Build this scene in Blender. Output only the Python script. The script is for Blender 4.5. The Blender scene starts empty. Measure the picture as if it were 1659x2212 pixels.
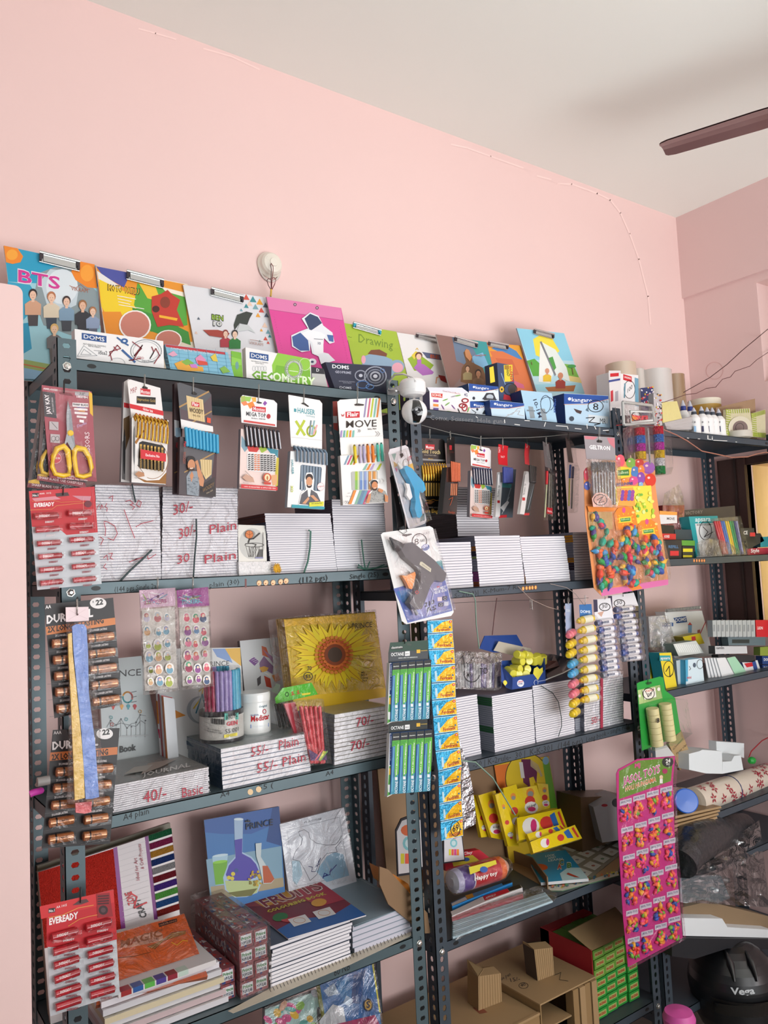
import bpy,math,random
from mathutils import Vector,Matrix
random.seed(7)
S=bpy.context.scene
COL=S.collection
R=math.radians
W,H=1659,2212
F=1712.05
YAW,PIT,ROL=R(35.6388),R(4.2996),R(-2.6705)
CAM=Vector((0,0,1.6))
FW=Vector((math.sin(YAW)*math.cos(PIT),math.cos(YAW)*math.cos(PIT),math.sin(PIT)))
_r=Vector((math.cos(YAW),-math.sin(YAW),0));_u=_r.cross(FW)
RT=_r*math.cos(ROL)+_u*math.sin(ROL)
UP=-_r*math.sin(ROL)+_u*math.cos(ROL)
cd=bpy.data.cameras.new('camera');cam=bpy.data.objects.new('camera',cd);COL.objects.link(cam)
cam.matrix_world=Matrix(((RT.x,UP.x,-FW.x,CAM.x),(RT.y,UP.y,-FW.y,CAM.y),(RT.z,UP.z,-FW.z,CAM.z),(0,0,0,1)))
cd.sensor_fit='VERTICAL';cd.sensor_height=36;cd.lens=F/H*36;cd.clip_start=.02
S.camera=cam
S.view_settings.view_transform='Standard';S.view_settings.look='None'
S.view_settings.gamma=1;S.view_settings.exposure=0;S.view_settings.use_curve_mapping=False
wd=bpy.data.worlds.new('world');S.world=wd;wd.use_nodes=True
wd.node_tree.nodes['Background'].inputs[0].default_value=(.93,.96,1,1)
wd.node_tree.nodes['Background'].inputs[1].default_value=0.12
XR_=3.0
def area(name,loc,target,sx,sy,power,col,spread=180):
 l=bpy.data.lights.new(name,'AREA');l.shape='RECTANGLE';l.size=sx;l.size_y=sy;l.energy=power;l.color=col
 o=bpy.data.objects.new(name,l);COL.objects.link(o);o.location=loc
 l.spread=R(spread);o.rotation_euler=(Vector(target)-Vector(loc)).to_track_quat('-Z','Y').to_euler();return o
area('shop_front_daylight',(-.4,-3.4,2.55),(1.2,1.9,3.0),3.8,1.0,9.5,(.99,.985,.99),84)
area('daylight_bounce',(1.9,-1.5,1.15),(2.1,-.1,3.1),2.6,1.8,108,(.98,.99,1))
area('side_daylight',(4.8,-2.6,2.2),(2.4,1.9,2.4),1.4,1.4,9,(.95,.98,1))
area('outdoor_daylight',(XR_+.4,-.6,1.9),(XR_+.9,1.5,1.6),.6,1.5,55,(1,1,.97))
YF,YB,YW,XR=1.56,1.855,1.92,3.0
ZC=3.055
Z1,Z2,Z3,Z4,Z5=2.039,1.606,1.165,.739,.31
def ray(px,py):return FW+RT*((px-W/2)/F)-UP*((py-H/2)/F)
def at(px,py,Y=None,X=None,Z=None):
 d=ray(px,py)
 t=Y/d.y if Y is not None else(X/d.x if X is not None else(Z-1.6)/d.z)
 return CAM+d*t
VIEWS=dict(P=(0,0,1),V1=(0,500,.36166),V2=(500,620,.30139),V3=(850,680,.30139),V4=(1250,760,.24653),V5=(40,820,.24111),V6=(360,820,.24111),V7=(700,840,.217),V8=(980,900,.19289),W1=(1200,900,.27667),W2=(60,1250,.27119),W3=(300,1250,.33755),W4=(800,1250,.27728),W5=(1180,1260,.28873),W6=(60,1720,.30139),W7=(380,1720,.3255),W8=(820,1640,.31344),Q1=(1200,1580,.2858),Q2=(1400,360,.2712),Q3=(1380,180,.16817),Q4=(820,1340,.23506),Q5=(0,1000,.14467),Q6=(520,530,.08439),Q7=(1040,1640,.18083),Q8=(560,1980,.26522),R4=(60,1250,.20346),R5=(1440,900,.36139),R6=(0,500,.22599))
_v=[VIEWS['P']]
def view(k):_v[0]=VIEWS[k]
def vp(x,y):v=_v[0];return v[0]+x*v[2],v[1]+y*v[2]
def vat(x,y,**k):return at(*vp(x,y),**k)
_mc={}
def lin(h):
 if isinstance(h,tuple):return h
 h=h.lstrip('#');h=''.join(c*2 for c in h)if len(h)==3 else h
 c=[int(h[i:i+2],16)/255 for i in(0,2,4)]
 return tuple((x/12.92 if x<=.04045 else((x+.055)/1.055)**2.4)for x in c)
def mt(col,r=.45,m=0.,tr=0.,bump=0.,bs=60.,var=0.,vs=8.,coat=0.,alpha=1.,kind=''):
 key=(col,r,m,tr,bump,bs,var,vs,coat,alpha,kind)
 if key in _mc:return _mc[key]
 M_=bpy.data.materials.new('mat_%d'%len(_mc));M_.use_nodes=True;nt=M_.node_tree;b=nt.nodes['Principled BSDF']
 c=lin(col);b.inputs['Base Color'].default_value=(*c,1);b.inputs['Roughness'].default_value=r;b.inputs['Metallic'].default_value=m
 if tr:b.inputs['Transmission Weight'].default_value=tr
 if coat:b.inputs['Coat Weight'].default_value=coat;b.inputs['Coat Roughness'].default_value=.12
 if alpha<1:b.inputs['Alpha'].default_value=alpha
 if var or bump:
  tc=nt.nodes.new('ShaderNodeTexCoord')
 if var:
  n=nt.nodes.new('ShaderNodeTexNoise');n.inputs['Scale'].default_value=vs;n.inputs['Detail'].default_value=5
  mr=nt.nodes.new('ShaderNodeMapRange');mr.inputs['To Min'].default_value=1-var;mr.inputs['To Max'].default_value=1+var
  mx=nt.nodes.new('ShaderNodeVectorMath');mx.operation='SCALE';mx.inputs[0].default_value=c
  nt.links.new(tc.outputs['Object'],n.inputs['Vector']);nt.links.new(n.outputs['Fac'],mr.inputs['Value'])
  nt.links.new(mr.outputs[0],mx.inputs['Scale']);nt.links.new(mx.outputs[0],b.inputs['Base Color'])
 if bump:
  n=nt.nodes.new('ShaderNodeTexNoise');n.inputs['Scale'].default_value=bs;n.inputs['Detail'].default_value=4
  bp=nt.nodes.new('ShaderNodeBump');bp.inputs['Strength'].default_value=bump;bp.inputs['Distance'].default_value=.01
  nt.links.new(tc.outputs['Object'],n.inputs['Vector']);nt.links.new(n.outputs['Fac'],bp.inputs['Height']);nt.links.new(bp.outputs[0],b.inputs['Normal'])
 _mc[key]=M_;return M_
def film(amt=.12,bump=1.,bs=45.,tint='#ffffff',rough=.12):
 amt=amt*.45
 key=('film',amt,bump,bs,tint,rough)
 if key in _mc:return _mc[key]
 M_=bpy.data.materials.new('clear_film_%d'%len(_mc));M_.use_nodes=True;nt=M_.node_tree;nt.nodes.clear()
 o=nt.nodes.new('ShaderNodeOutputMaterial');mx=nt.nodes.new('ShaderNodeMixShader');t=nt.nodes.new('ShaderNodeBsdfTransparent');g=nt.nodes.new('ShaderNodeBsdfGlossy')
 t.inputs[0].default_value=(*lin(tint),1);g.inputs['Roughness'].default_value=rough
 lw=nt.nodes.new('ShaderNodeLayerWeight');lw.inputs[0].default_value=.35
 mr=nt.nodes.new('ShaderNodeMapRange');mr.inputs['To Min'].default_value=amt;mr.inputs['To Max'].default_value=min(1,amt+.28)
 tc=nt.nodes.new('ShaderNodeTexCoord');n=nt.nodes.new('ShaderNodeTexNoise');n.inputs['Scale'].default_value=bs;n.inputs['Detail'].default_value=5;n.inputs['Distortion'].default_value=1.2
 bp=nt.nodes.new('ShaderNodeBump');bp.inputs['Strength'].default_value=bump;bp.inputs['Distance'].default_value=.02
 L=nt.links.new
 L(tc.outputs['Object'],n.inputs['Vector']);L(n.outputs['Fac'],bp.inputs['Height']);L(bp.outputs[0],g.inputs['Normal']);L(bp.outputs[0],lw.inputs['Normal'])
 L(lw.outputs['Fresnel'],mr.inputs['Value']);L(mr.outputs[0],mx.inputs[0]);L(t.outputs[0],mx.inputs[1]);L(g.outputs[0],mx.inputs[2]);L(mx.outputs[0],o.inputs[0])
 _mc[key]=M_;return M_
def MT(c):return c if isinstance(c,bpy.types.Material)else mt(c)
_tx={}
def textmesh(s,bold=0.):
 k=(s,bold)
 if k in _tx:return _tx[k]
 c=bpy.data.curves.new('t','FONT');c.body=s;c.resolution_u=1 if len(s)>6 else 2;c.offset=bold;c.fill_mode='FRONT'
 o=bpy.data.objects.new('t',c);COL.objects.link(o);bpy.context.view_layer.update()
 me=bpy.data.meshes.new_from_object(o.evaluated_get(bpy.context.evaluated_depsgraph_get()))
 vs=[v.co.copy()for v in me.vertices];fs=[list(p.vertices)for p in me.polygons]
 bpy.data.objects.remove(o);bpy.data.curves.remove(c);bpy.data.meshes.remove(me)
 if vs:
  x0=min(v.x for v in vs);x1=max(v.x for v in vs);y1=.72
  vs=[((v.x-x0)/max(x1-x0,1e-6),v.y/y1)for v in vs]
 _tx[k]=(vs,fs);return _tx[k]
class M:
 def __init__(s):s.v=[];s.f=[];s.mi=[];s.ms=[];s.sm=[]
 def mat(s,c):
  c=MT(c)
  if c not in s.ms:s.ms.append(c)
  return s.ms.index(c)
 def add(s,vs,fs,c,smooth=False):
  n=len(s.v);s.v+=[Vector(v)for v in vs];k=s.mat(c)
  for f in fs:s.f.append([n+i for i in f]);s.mi.append(k);s.sm.append(smooth)
  return s
 def box(s,a,b,c,top=None):
  (x0,y0,z0),(x1,y1,z1)=a,b
  vs=[(x0,y0,z0),(x1,y0,z0),(x1,y1,z0),(x0,y1,z0),(x0,y0,z1),(x1,y0,z1),(x1,y1,z1),(x0,y1,z1)]
  s.add(vs,[(0,3,2,1),(0,1,5,4),(1,2,6,5),(2,3,7,6),(3,0,4,7)],c);s.add(vs[4:],[(0,1,2,3)],top or c);return s
 def prism(s,pts,off,c,cs=None):
  n=len(pts);off=Vector(off);vs=[Vector(p)for p in pts];v2=[p+off for p in vs]
  s.add(vs,[tuple(range(n))],c);s.add(v2,[tuple(reversed(range(n)))],cs or c)
  s.add(vs+v2,[(i,i+n,(i+1)%n+n,(i+1)%n)for i in range(n)],cs or c);return s
 def tube(s,pts,r,c,n=6,closed=False,caps=True):
  pts=[Vector(p)for p in pts];N=len(pts);vs=[];fs=[];up=Vector((.13,.21,.97))
  rr=r if isinstance(r,(list,tuple))else[r]*N
  for i,p in enumerate(pts):
   a=pts[(i-1)%N]if(i or closed)else p;b=pts[(i+1)%N]if(i<N-1 or closed)else p
   t=(b-a)
   if t.length<1e-9:t=Vector((0,0,1))
   t.normalize();u=t.cross(up)
   if u.length<.05:u=t.cross(Vector((1,0,0)))
   u.normalize();w=t.cross(u);up=w if False else up
   for j in range(n):
    an=2*math.pi*j/n;vs.append(p+(u*math.cos(an)+w*math.sin(an))*rr[i])
  for i in range(N if closed else N-1):
   for j in range(n):
    a=i*n+j;b=i*n+(j+1)%n;i2=(i+1)%N;fs.append((a,b,i2*n+(j+1)%n,i2*n+j))
  s.add(vs,fs,c,True)
  if caps and not closed:s.add(vs[:n],[tuple(reversed(range(n)))],c);s.add(vs[-n:],[tuple(range(n))],c)
  return s
 def lathe(s,o,ax,prof,c,n=24,smooth=True):
  o=Vector(o);ax=Vector(ax).normalized();u=ax.orthogonal().normalized();w=ax.cross(u)
  rings=[[o+ax*p[1]+(u*math.cos(2*math.pi*j/n)+w*math.sin(2*math.pi*j/n))*p[0]for j in range(n)]for p in prof]
  for i in range(len(prof)-1):
   cc=prof[i][2]if len(prof[i])>2 else c
   s.add(rings[i]+rings[i+1],[(j,(j+1)%n,n+(j+1)%n,n+j)for j in range(n)],cc,smooth)
  if prof[0][0]>1e-6:s.add(rings[0],[tuple(reversed(range(n)))],c)
  if prof[-1][0]>1e-6:s.add(rings[-1],[tuple(range(n))],prof[-1][2]if len(prof[-1])>2 else c)
  return s
 def mesh(s,name,org):
  me=bpy.data.meshes.new(name);me.from_pydata([v-org for v in s.v],[],s.f)
  for m in s.ms:me.materials.append(m)
  me.polygons.foreach_set('material_index',s.mi);me.polygons.foreach_set('use_smooth',s.sm);me.update();return me
 def build(s,name,parent=None,label=None,org=None):
  g=org if org is not None else(wloc(parent)if parent else Vector((0,0,0)))
  o=bpy.data.objects.new(name,s.mesh(name,g));COL.objects.link(o)
  if parent:o.parent=parent
  elif org is not None:o.location=org
  if label:o['label']=label
  return o
 def single(s,name,label,cat,group=None):
  xs=[v.x for v in s.v];ys=[v.y for v in s.v];zs=[v.z for v in s.v]
  o=s.build(name,org=Vector(((min(xs)+max(xs))/2,(min(ys)+max(ys))/2,min(zs))))
  o['label']=label;o['category']=cat
  if group:o['group']=group
  return o
 def struct(s,name):
  o=s.build(name);o['kind']='structure';return o
def wloc(o):
 l=Vector(o.location)
 while o.parent:o=o.parent;l+=Vector(o.location)
 return l
def thing(name,label,cat,loc,group=None):
 o=bpy.data.objects.new(name,None);COL.objects.link(o);o.location=loc;o.empty_display_size=.02
 o['label']=label;o['category']=cat
 if group:o['group']=group
 return o
def dup(o,dx,label=None,parent=None):
 c=o.copy();COL.objects.link(c)
 if parent is None:c.location=Vector(o.location)+Vector(dx)
 else:c.parent=parent
 if label:c['label']=label
 for ch in o.children:
  dup(ch,dx,None,c)
 return c
class Pl:
 """a real flat surface: point at depth Y seen at px,py; yaw turns it about the vertical, tilt leans its top back"""
 def __init__(s,x,y,Y=None,Z=None,yaw=0,tilt=0,flat=False,X=None):
  s.o=vat(x,y,Y=Y)if Y is not None else(vat(x,y,Z=Z)if Z is not None else vat(x,y,X=X))
  yw,tl=R(yaw),R(tilt)
  if flat:s.n=Vector((0,0,1));s.u=Vector((math.cos(yw),math.sin(yw),0));s.v=s.n.cross(s.u)
  else:
   s.u=Vector((math.cos(yw),math.sin(yw),0));b=Vector((-math.sin(yw),math.cos(yw),0))
   s.v=Vector((0,0,math.cos(tl)))+b*math.sin(tl);s.n=s.u.cross(s.v)
 def hit(s,x,y,h=0.):
  d=ray(*vp(x,y));t=(s.o+s.n*h-CAM).dot(s.n)/d.dot(s.n);return CAM+d*t
class Art(M):
 E=8e-5
 def __init__(s,pl):super().__init__();s.pl=pl;s.k=0
 def _p(s,pts):return[s.pl.hit(x,y)+s.pl.n*(s.k*s.E)for x,y in pts]
 def slab(s,pts,t,c,cs=None):
  s.prism(s._p(pts),-s.pl.n*t,c,cs);return s
 def poly(s,pts,c):s.k+=1;s.add(s._p(pts),[tuple(range(len(pts)))],c);return s
 def quad(s,x0,y0,x1,y1,c,sk=0):return s.poly([(x0,y0),(x1,y0+sk),(x1,y1+sk),(x0,y1)],c)
 def ell(s,x,y,rx,ry,c,n=18,rot=0,a0=0,a1=360):
  ca,sa=math.cos(R(rot)),math.sin(R(rot));pts=[]
  for i in range(n):
   an=R(a0+(a1-a0)*i/(n if a1-a0==360 else n-1));ex,ey=rx*math.cos(an),ry*math.sin(an)
   pts.append((x+ex*ca-ey*sa,y+ex*sa+ey*ca))
  return s.poly(pts,c)
 def line(s,pts,w,c,closed=False):
  s.k+=1
  if closed:pts=list(pts)+[pts[0]]
  for(ax,ay),(bx,by)in zip(pts,pts[1:]):
   l=math.hypot(bx-ax,by-ay)
   if l<1e-6:continue
   dx,dy=(bx-ax)/l*w*.3,(by-ay)/l*w*.3;nx,ny=-(by-ay)/l*w/2,(bx-ax)/l*w/2
   s.add(s._p([(ax-dx+nx,ay-dy+ny),(bx+dx+nx,by+dy+ny),(bx+dx-nx,by+dy-ny),(ax-dx-nx,ay-dy-ny)]),[(0,1,2,3)],c)
  return s
 def ring(s,x,y,rx,ry,w,c,n=18,a0=0,a1=360):
  pts=[(x+rx*math.cos(R(a0+(a1-a0)*i/n)),y+ry*math.sin(R(a0+(a1-a0)*i/n)))for i in range(n+1)]
  return s.line(pts,w,c)
 def text(s,t,x0,y0,x1,y1,h,c,bold=0.,up=None):
  s.k+=1;vs,fs=textmesh(t,bold)
  if not vs:return s
  ux,uy=x1-x0,y1-y0
  vx,vy=up if up else(0,-1)
  vx,vy=vx*h,vy*h
  s.add(s._p([(x0+ux*a+vx*b,y0+uy*a+vy*b)for a,b in vs]),fs,c);return s
 def scrib(s,pts,w,c):return s.line(pts,w,c)
def lerp(a,b,t):return(a[0]+(b[0]-a[0])*t,a[1]+(b[1]-a[1])*t)
# ================================================================ the room
PINK=mt('#efcfca',r=.62,bump=.05,bs=30,var=.02,vs=3)
PINK2=mt('#e9cbc8',r=.6,bump=.05,bs=30,var=.02,vs=3)
def wallhole(m,X0,X1,yz,holes,c):
 y0,y1,z0,z1=yz;ys=sorted({y0,y1,*[h[0]for h in holes],*[h[1]for h in holes]});zs=sorted({z0,z1,*[h[2]for h in holes],*[h[3]for h in holes]})
 for a,b in zip(ys,ys[1:]):
  for p,q in zip(zs,zs[1:]):
   if any(h[0]<=a+1e-6 and b<=h[1]+1e-6 and h[2]<=p+1e-6 and q<=h[3]+1e-6 for h in holes):continue
   m.box((X0,a,p),(X1,b,q),c)
m=M();m.box((-1.6,YW,0),(XR+.3,YW+.2,ZC),PINK)
b=Art(Pl(800,400,Y=YW-.0005));view('P')
LT=mt('#fbdcd6',r=.6)
for p in([(300,62),(336,72),(380,85)],[(440,105),(500,122),(560,150)],[(975,312),(1010,320),(1060,338),(1130,363)],[(1160,380),(1190,388)],[(1205,397),(1235,398),(1290,418),(1318,432),(1340,460),(1360,505),(1380,560),(1400,640),(1405,700)]):
 b.line(p,3.2,LT)
m.add(b.v,b.f,LT);m.struct('wall_back')
m=M();wallhole(m,XR,XR+.25,(-4,YW,0,ZC),[(.9,1.70,1.335,1.955),(.9,1.60,2.27,2.665)],PINK2)
m.box((XR-.012,-4,2.70),(XR+.01,YW,ZC),PINK2)
m.struct('wall_right')
m=M();m.box((-1.6,-4,ZC),(XR+.3,YW+.2,ZC+.1),mt('#f1f5ee',r=.7,bump=.03,bs=20,var=.015,vs=2));m.struct('ceiling')
m=M();m.box((-4,-5,-.06),(XR+1.5,YW+.2,0),mt('#6d665e',r=.35,var=.12,vs=3));m.struct('floor')
view('P')
pa=at(0,613,Y=1.36);pb=at(49,619,Y=1.36)
m=M();x1=pb.x;z1=pb.z
pts=[]
for i in range(7):an=R(90*i/6);pts.append((x1-.012+.012*math.sin(an),z1-.012+.012*math.cos(an)))
m.prism([Vector((-1.6,1.36,0)),Vector((-1.6,1.36,z1))][::-1][:0]+[Vector((-1.6,1.36,z1))]+[Vector((x,1.36,z))for x,z in pts]+[Vector((x1,1.36,0)),Vector((-1.6,1.36,0))],(0,YW-1.36,0),PINK)
m.struct('wall_left')
BR=mt('#3a2420',r=.5,var=.15,vs=20,bump=.05)
t=M();y0,y1,z0,z1=.9,1.815,1.31,1.985
t.box((XR-.02,1.70,z0),(XR+.03,y1,z1),BR).box((XR-.025,1.735,z0),(XR-.019,1.742,z1),mt('#1d110e')).box((XR-.01,.9,z0),(XR+.03,1.70,1.335),BR).box((XR-.01,.9,1.955),(XR+.03,1.70,z1),BR)
t.box((XR+.04,.9,1.335),(XR+.045,1.70,1.955),film(.05,.1,10,'#fdfbe0'));t.struct('window_1')
t=M();t.box((XR+.9,-1,.2),(XR+1.0,3.4,3.0),mt('#f4f3d0',r=.7,var=.06,vs=6))
for k in range(12):z=.5+k*.2;t.box((XR+.885,-1,z),(XR+.9,3.4,z+.012),'#c9bd80')
t.struct('wall_outside')
t=M();t.box((XR+.26,.6,2.1),(XR+.3,1.8,2.9),mt('#f3d3a6',r=.7));t.struct('trim_1')  # panel closing the ventilator recess; its warm light is put into the peach colour
view('V4');a=Art(Pl(1180,180,X=XR-.001));a.pl.n=Vector((-1,0,0))
a.ring(1190,165,75,75,3,mt('#dcaaa5'));a.struct('trim_2')
# ================================================================ slotted steel racks
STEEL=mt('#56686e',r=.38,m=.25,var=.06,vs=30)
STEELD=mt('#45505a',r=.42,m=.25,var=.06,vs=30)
BOLT=mt('#c9c9c4',r=.25,m=.9)
def strip(m,o,u,n,w,z0,z1,c,pitch=.0225,hw=.0085,hh=.0052,t=.0018,ph=0.):
 """perforated flange: origin edge o, across u (width w), up z, thickness along n"""
 o,u,n=Vector(o),Vector(u),Vector(n);k=int((z1-z0)/pitch);Z=Vector((0,0,1))
 for i in range(k):
  za,zb=z0+i*pitch,z0+(i+1)*pitch if i<k-1 else z1;zc=(za+zb)/2;xc=w/2
  outer=[(0,za),(xc,za),(w,za),(w,zc),(w,zb),(xc,zb),(0,zb),(0,zc)]
  q=.62;inner=[(xc-hw*q,zc-hh),(xc,zc-hh),(xc+hw*q,zc-hh),(xc+hw,zc),(xc+hw*q,zc+hh),(xc,zc+hh),(xc-hw*q,zc+hh),(xc-hw,zc)]
  P=lambda L,d:[o+u*a+Z*b+n*d for a,b in L]
  vs=P(outer,0)+P(inner,0)+P(outer,t)+P(inner,t)
  fs=[]
  for j in range(8):
   j2=(j+1)%8;fs+=[(j,j2,8+j2,8+j),(16+j,24+j,24+j2,16+j2),(8+j,8+j2,24+j2,24+j)]
  m.add(vs,fs,c)
 for a in(0,w):e=[o+u*a+Z*z0,o+u*a+Z*z1,o+u*a+Z*z1+n*t,o+u*a+Z*z0+n*t];m.add(e,[(0,1,2,3)],c)
def post_mesh(sx,sy,c,zt,hw,hh,w=.036):
 """L post whose corner is at the origin; flanges run towards sx and sy"""
 m=M();strip(m,(0,0,0),(sx,0,0),(0,sy,0),w,0,zt,c,hw=hw,hh=hh);strip(m,(0,0,0),(0,sy,0),(sx,0,0),w,0,zt,c,hw=hw,hh=hh);return m
def rack(label,x0,x1,zt,shelves,c,hw,hh,marks={}):
 r=thing('steel_rack',label,'rack',(x0,YF,0),None)
 for(x,y,sx,sy)in((x0,YF,1,1),(x1,YF,-1,1),(x0,YB,1,-1),(x1,YB,-1,-1)):
  pm=post_mesh(sx,sy,c,zt,hw,hh);me=pm.mesh('post',Vector((0,0,0)));o=bpy.data.objects.new('post',me);COL.objects.link(o);o.parent=r;o.location=Vector((x,y,0))-Vector(r.location)
 for z in shelves:
  m=M();g=.0022;h=.0245;a=.0008
  X0,X1,Y0,Y1=x0+g,x1-g,YF+g,YB-g
  m.box((X0,Y0,z-a*2),(X1,Y1,z),c)
  m.box((X0,Y0,z-h),(X1,Y0+.0015,z),c).box((X0,Y1-.0015,z-h),(X1,Y1,z),c).box((X0,Y0,z-h),(X0+.0015,Y1,z),c).box((X1-.0015,Y0,z-h),(X1,Y1,z),c)
  m.box((X0,Y0,z-h),(X1,Y0+.012,z-h+.0015),c)
  for xx in(x0+.065,x1-.065):
   m.prism([Vector((xx+.009*math.cos(R(q)),Y0-.0004,z-h/2+.0045*math.sin(R(q))))for q in range(0,360,30)],(0,.0006,0),'#15181a')
  if z in marks:
   k=Art(Pl(800,1200,Y=Y0-.0001));marks[z](k);m.v_off=len(m.v);n0=len(m.v)
   for f,mi in zip(k.f,k.mi):m.add([k.v[i]for i in f],[tuple(range(len(f)))],k.ms[mi])
   view('P')
  m.build('shelf',r)
  for xx,yy,s in((x0+.018,YF,-1),(x1-.018,YF,-1)):
   b=M();b.lathe((xx,yy-.0001,z-.018),(0,-1,0),[(.0085,0),(.0085,.0012),(.0065,.0014),(.006,.005),(.003,.0062)],BOLT,n=6,smooth=False);b.build('bolt',r)
 return r
BK=mt('#15171a',r=.6);WT=mt('#e8e8e4',r=.6);CREAM=mt('#e8c89a',r=.5);PINKD=mt('#b98f8c')
def mk1b(k):
 view('V5');k.text('(144 pgs Single 2a)',860,1905,1250,1870,50,BK)
 view('V6');k.text('plain (30)',385,1865,650,1830,48,BK);k.quad(700,1785,716,1862,'#6f3b3a')
 for x,y in((828,1823),(888,1820),(953,1820),(1020,1812),(1068,1805)):k.ell(x,y,24,28,'#7a4a2c',10);k.ell(x,y,20,24,CREAM,10,20);k.ell(x-4,y+8,7,6,'#b8622c',8)
 k.text('(112 pgs)',1185,1825,1440,1795,52,BK)
 view('V7');k.text('Single (25)',255,1895,540,1868,50,BK)
def mk1c(k):
 view('W2');k.text('A4 plain',760,1928,965,1872,52,BK)
 view('W3');k.text('A4',520,1405,580,1385,34,BK);k.text('55 (',765,1355,860,1335,34,BK);k.text('A4',1195,1265,1245,1250,30,BK)
 for x,y in((713,1365),(766,1348)):k.ell(x,y,18,20,CREAM,10)
def mk1d(k):
 view('W7');k.text('60 NB',1050,1195,1155,1150,50,BK)
def mk2a(k):
 view('V3');k.text('Comx, Scissors, Hole guns',262,752,800,780,34,'#7b7d80')
 for p in([(795,752),(798,775)],[(868,785),(905,790)],[(940,757),(975,760)],[(1090,770),(1080,800)],[(1165,795),(1245,800),(1250,820)],[(1300,815),(1345,820)],[(1385,785),(1388,815)],[(1440,800),(1450,820)],[(590,730),(600,738)],[(1500,830),(1540,828)]):k.line(p,5,WT)
def mk2b(k):
 view('V8');k.text('S- 2(P3)|  K-Mum-7 Ra',8,2030,740,1925,50,BK)
 for x,y in((778,1925),(815,1920),(850,1918),(880,1915),(915,1912)):k.ell(x,y,17,26,'#8a4a1c',10);k.ell(x,y,12,20,'#f0b060',8)
def mk2c(k):
 view('W4');k.text('-30 | K-2rule-  30 |  K-K-301  (144 pgs)',800,1475,1655,1285,50,BK)
 view('W5');k.text('Long book - single rule',300,1190,620,1080,40,BK)
def mk3a(k):
 view('V4')
 k.text('Li',1128,765,1175,772,36,WT)
 for p in([(950,755),(965,757)],[(1045,762),(1062,763)],[(1180,775),(1300,780)],[(1375,790),(1385,791)]):k.line(p,5,WT)
def mk3b(k):
 view('W1')
 for x in(1082,1102,1122,1142,1160):k.ell(x,1124,8,15,'#8a4a1c',10);k.ell(x,1124,5,11,'#f0a060',8)
def mk3c(k):pass
view('P')
X1a,X1b=at(131,1290,Y=YF).x,at(903,1712,Y=YF).x
X2a,X2b=at(914,1500,Y=YF).x,at(1392,1640,Y=YF).x
X3a,X3b=X2b+.02,XR-.03
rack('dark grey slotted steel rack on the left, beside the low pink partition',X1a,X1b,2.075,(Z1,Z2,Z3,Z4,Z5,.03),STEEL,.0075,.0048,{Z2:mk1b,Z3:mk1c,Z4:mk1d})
zz=lambda L:sum(at(x,y,Y=YF).z for x,y in L)/len(L)
A1,A2,A3,A4=zz([(928,891),(1317,918)]),zz([(1022,1271),(1240,1253)]),zz([(1011,1644),(1257,1591),(1365,1562)]),zz([(984,2032),(1337,1881)])
B1,B2,B3,B4=zz([(1440,929),(1650,948)]),zz([(1438,1203),(1659,1201)]),zz([(1463,1482),(1659,1453)]),zz([(1557,1751),(1659,1715)])
print('SH',A1,A2,A3,A4,B1,B2,B3,B4,X1a,X1b,X2a,X2b,X3a,X3b)
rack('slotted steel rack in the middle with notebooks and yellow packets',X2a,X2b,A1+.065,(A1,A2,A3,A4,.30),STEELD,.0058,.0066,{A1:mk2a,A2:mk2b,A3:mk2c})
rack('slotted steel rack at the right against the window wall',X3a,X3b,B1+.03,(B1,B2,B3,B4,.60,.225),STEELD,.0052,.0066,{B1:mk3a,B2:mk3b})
# ================================================================ helpers for goods
CH=mt('#d9dcdc',r=.18,m=.9);CHD=mt('#3a3238',r=.4);WIRE=mt('#b9b9b4',r=.25,m=.9);WIREB=mt('#2a2626',r=.4)
WHT=mt('#f2f1ef',r=.35,coat=.3);PAPER=mt('#ece8ea',r=.75);NAVY='#1c3f7c';BLK='#17171a';RED='#c8202c'
def down(pl,top,bot,zb):
 """points of a vertical edge seen from top px to bottom px, lengthened along the surface to height zb"""
 a,b=pl.hit(*top),pl.hit(*bot);d=b-a;return a,a+d*((zb-a.z)/d.z)
def carton(name,label,cat,pl,TL,TR,BR,BL,dep,col,side=None,zb=None,art=None,group=None,top=None):
 a=Art(pl)
 if zb is None:p=[pl.hit(*TL),pl.hit(*TR),pl.hit(*BR),pl.hit(*BL)]
 else:
  p0,p3=down(pl,TL,BL,zb);p1,p2=down(pl,TR,BR,zb);p=[p0,p1,p2,p3]
 a.prism(p,-pl.n*dep,col,side or col)
 if art:art(a)
 return a.single(name,label,cat,group)
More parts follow.
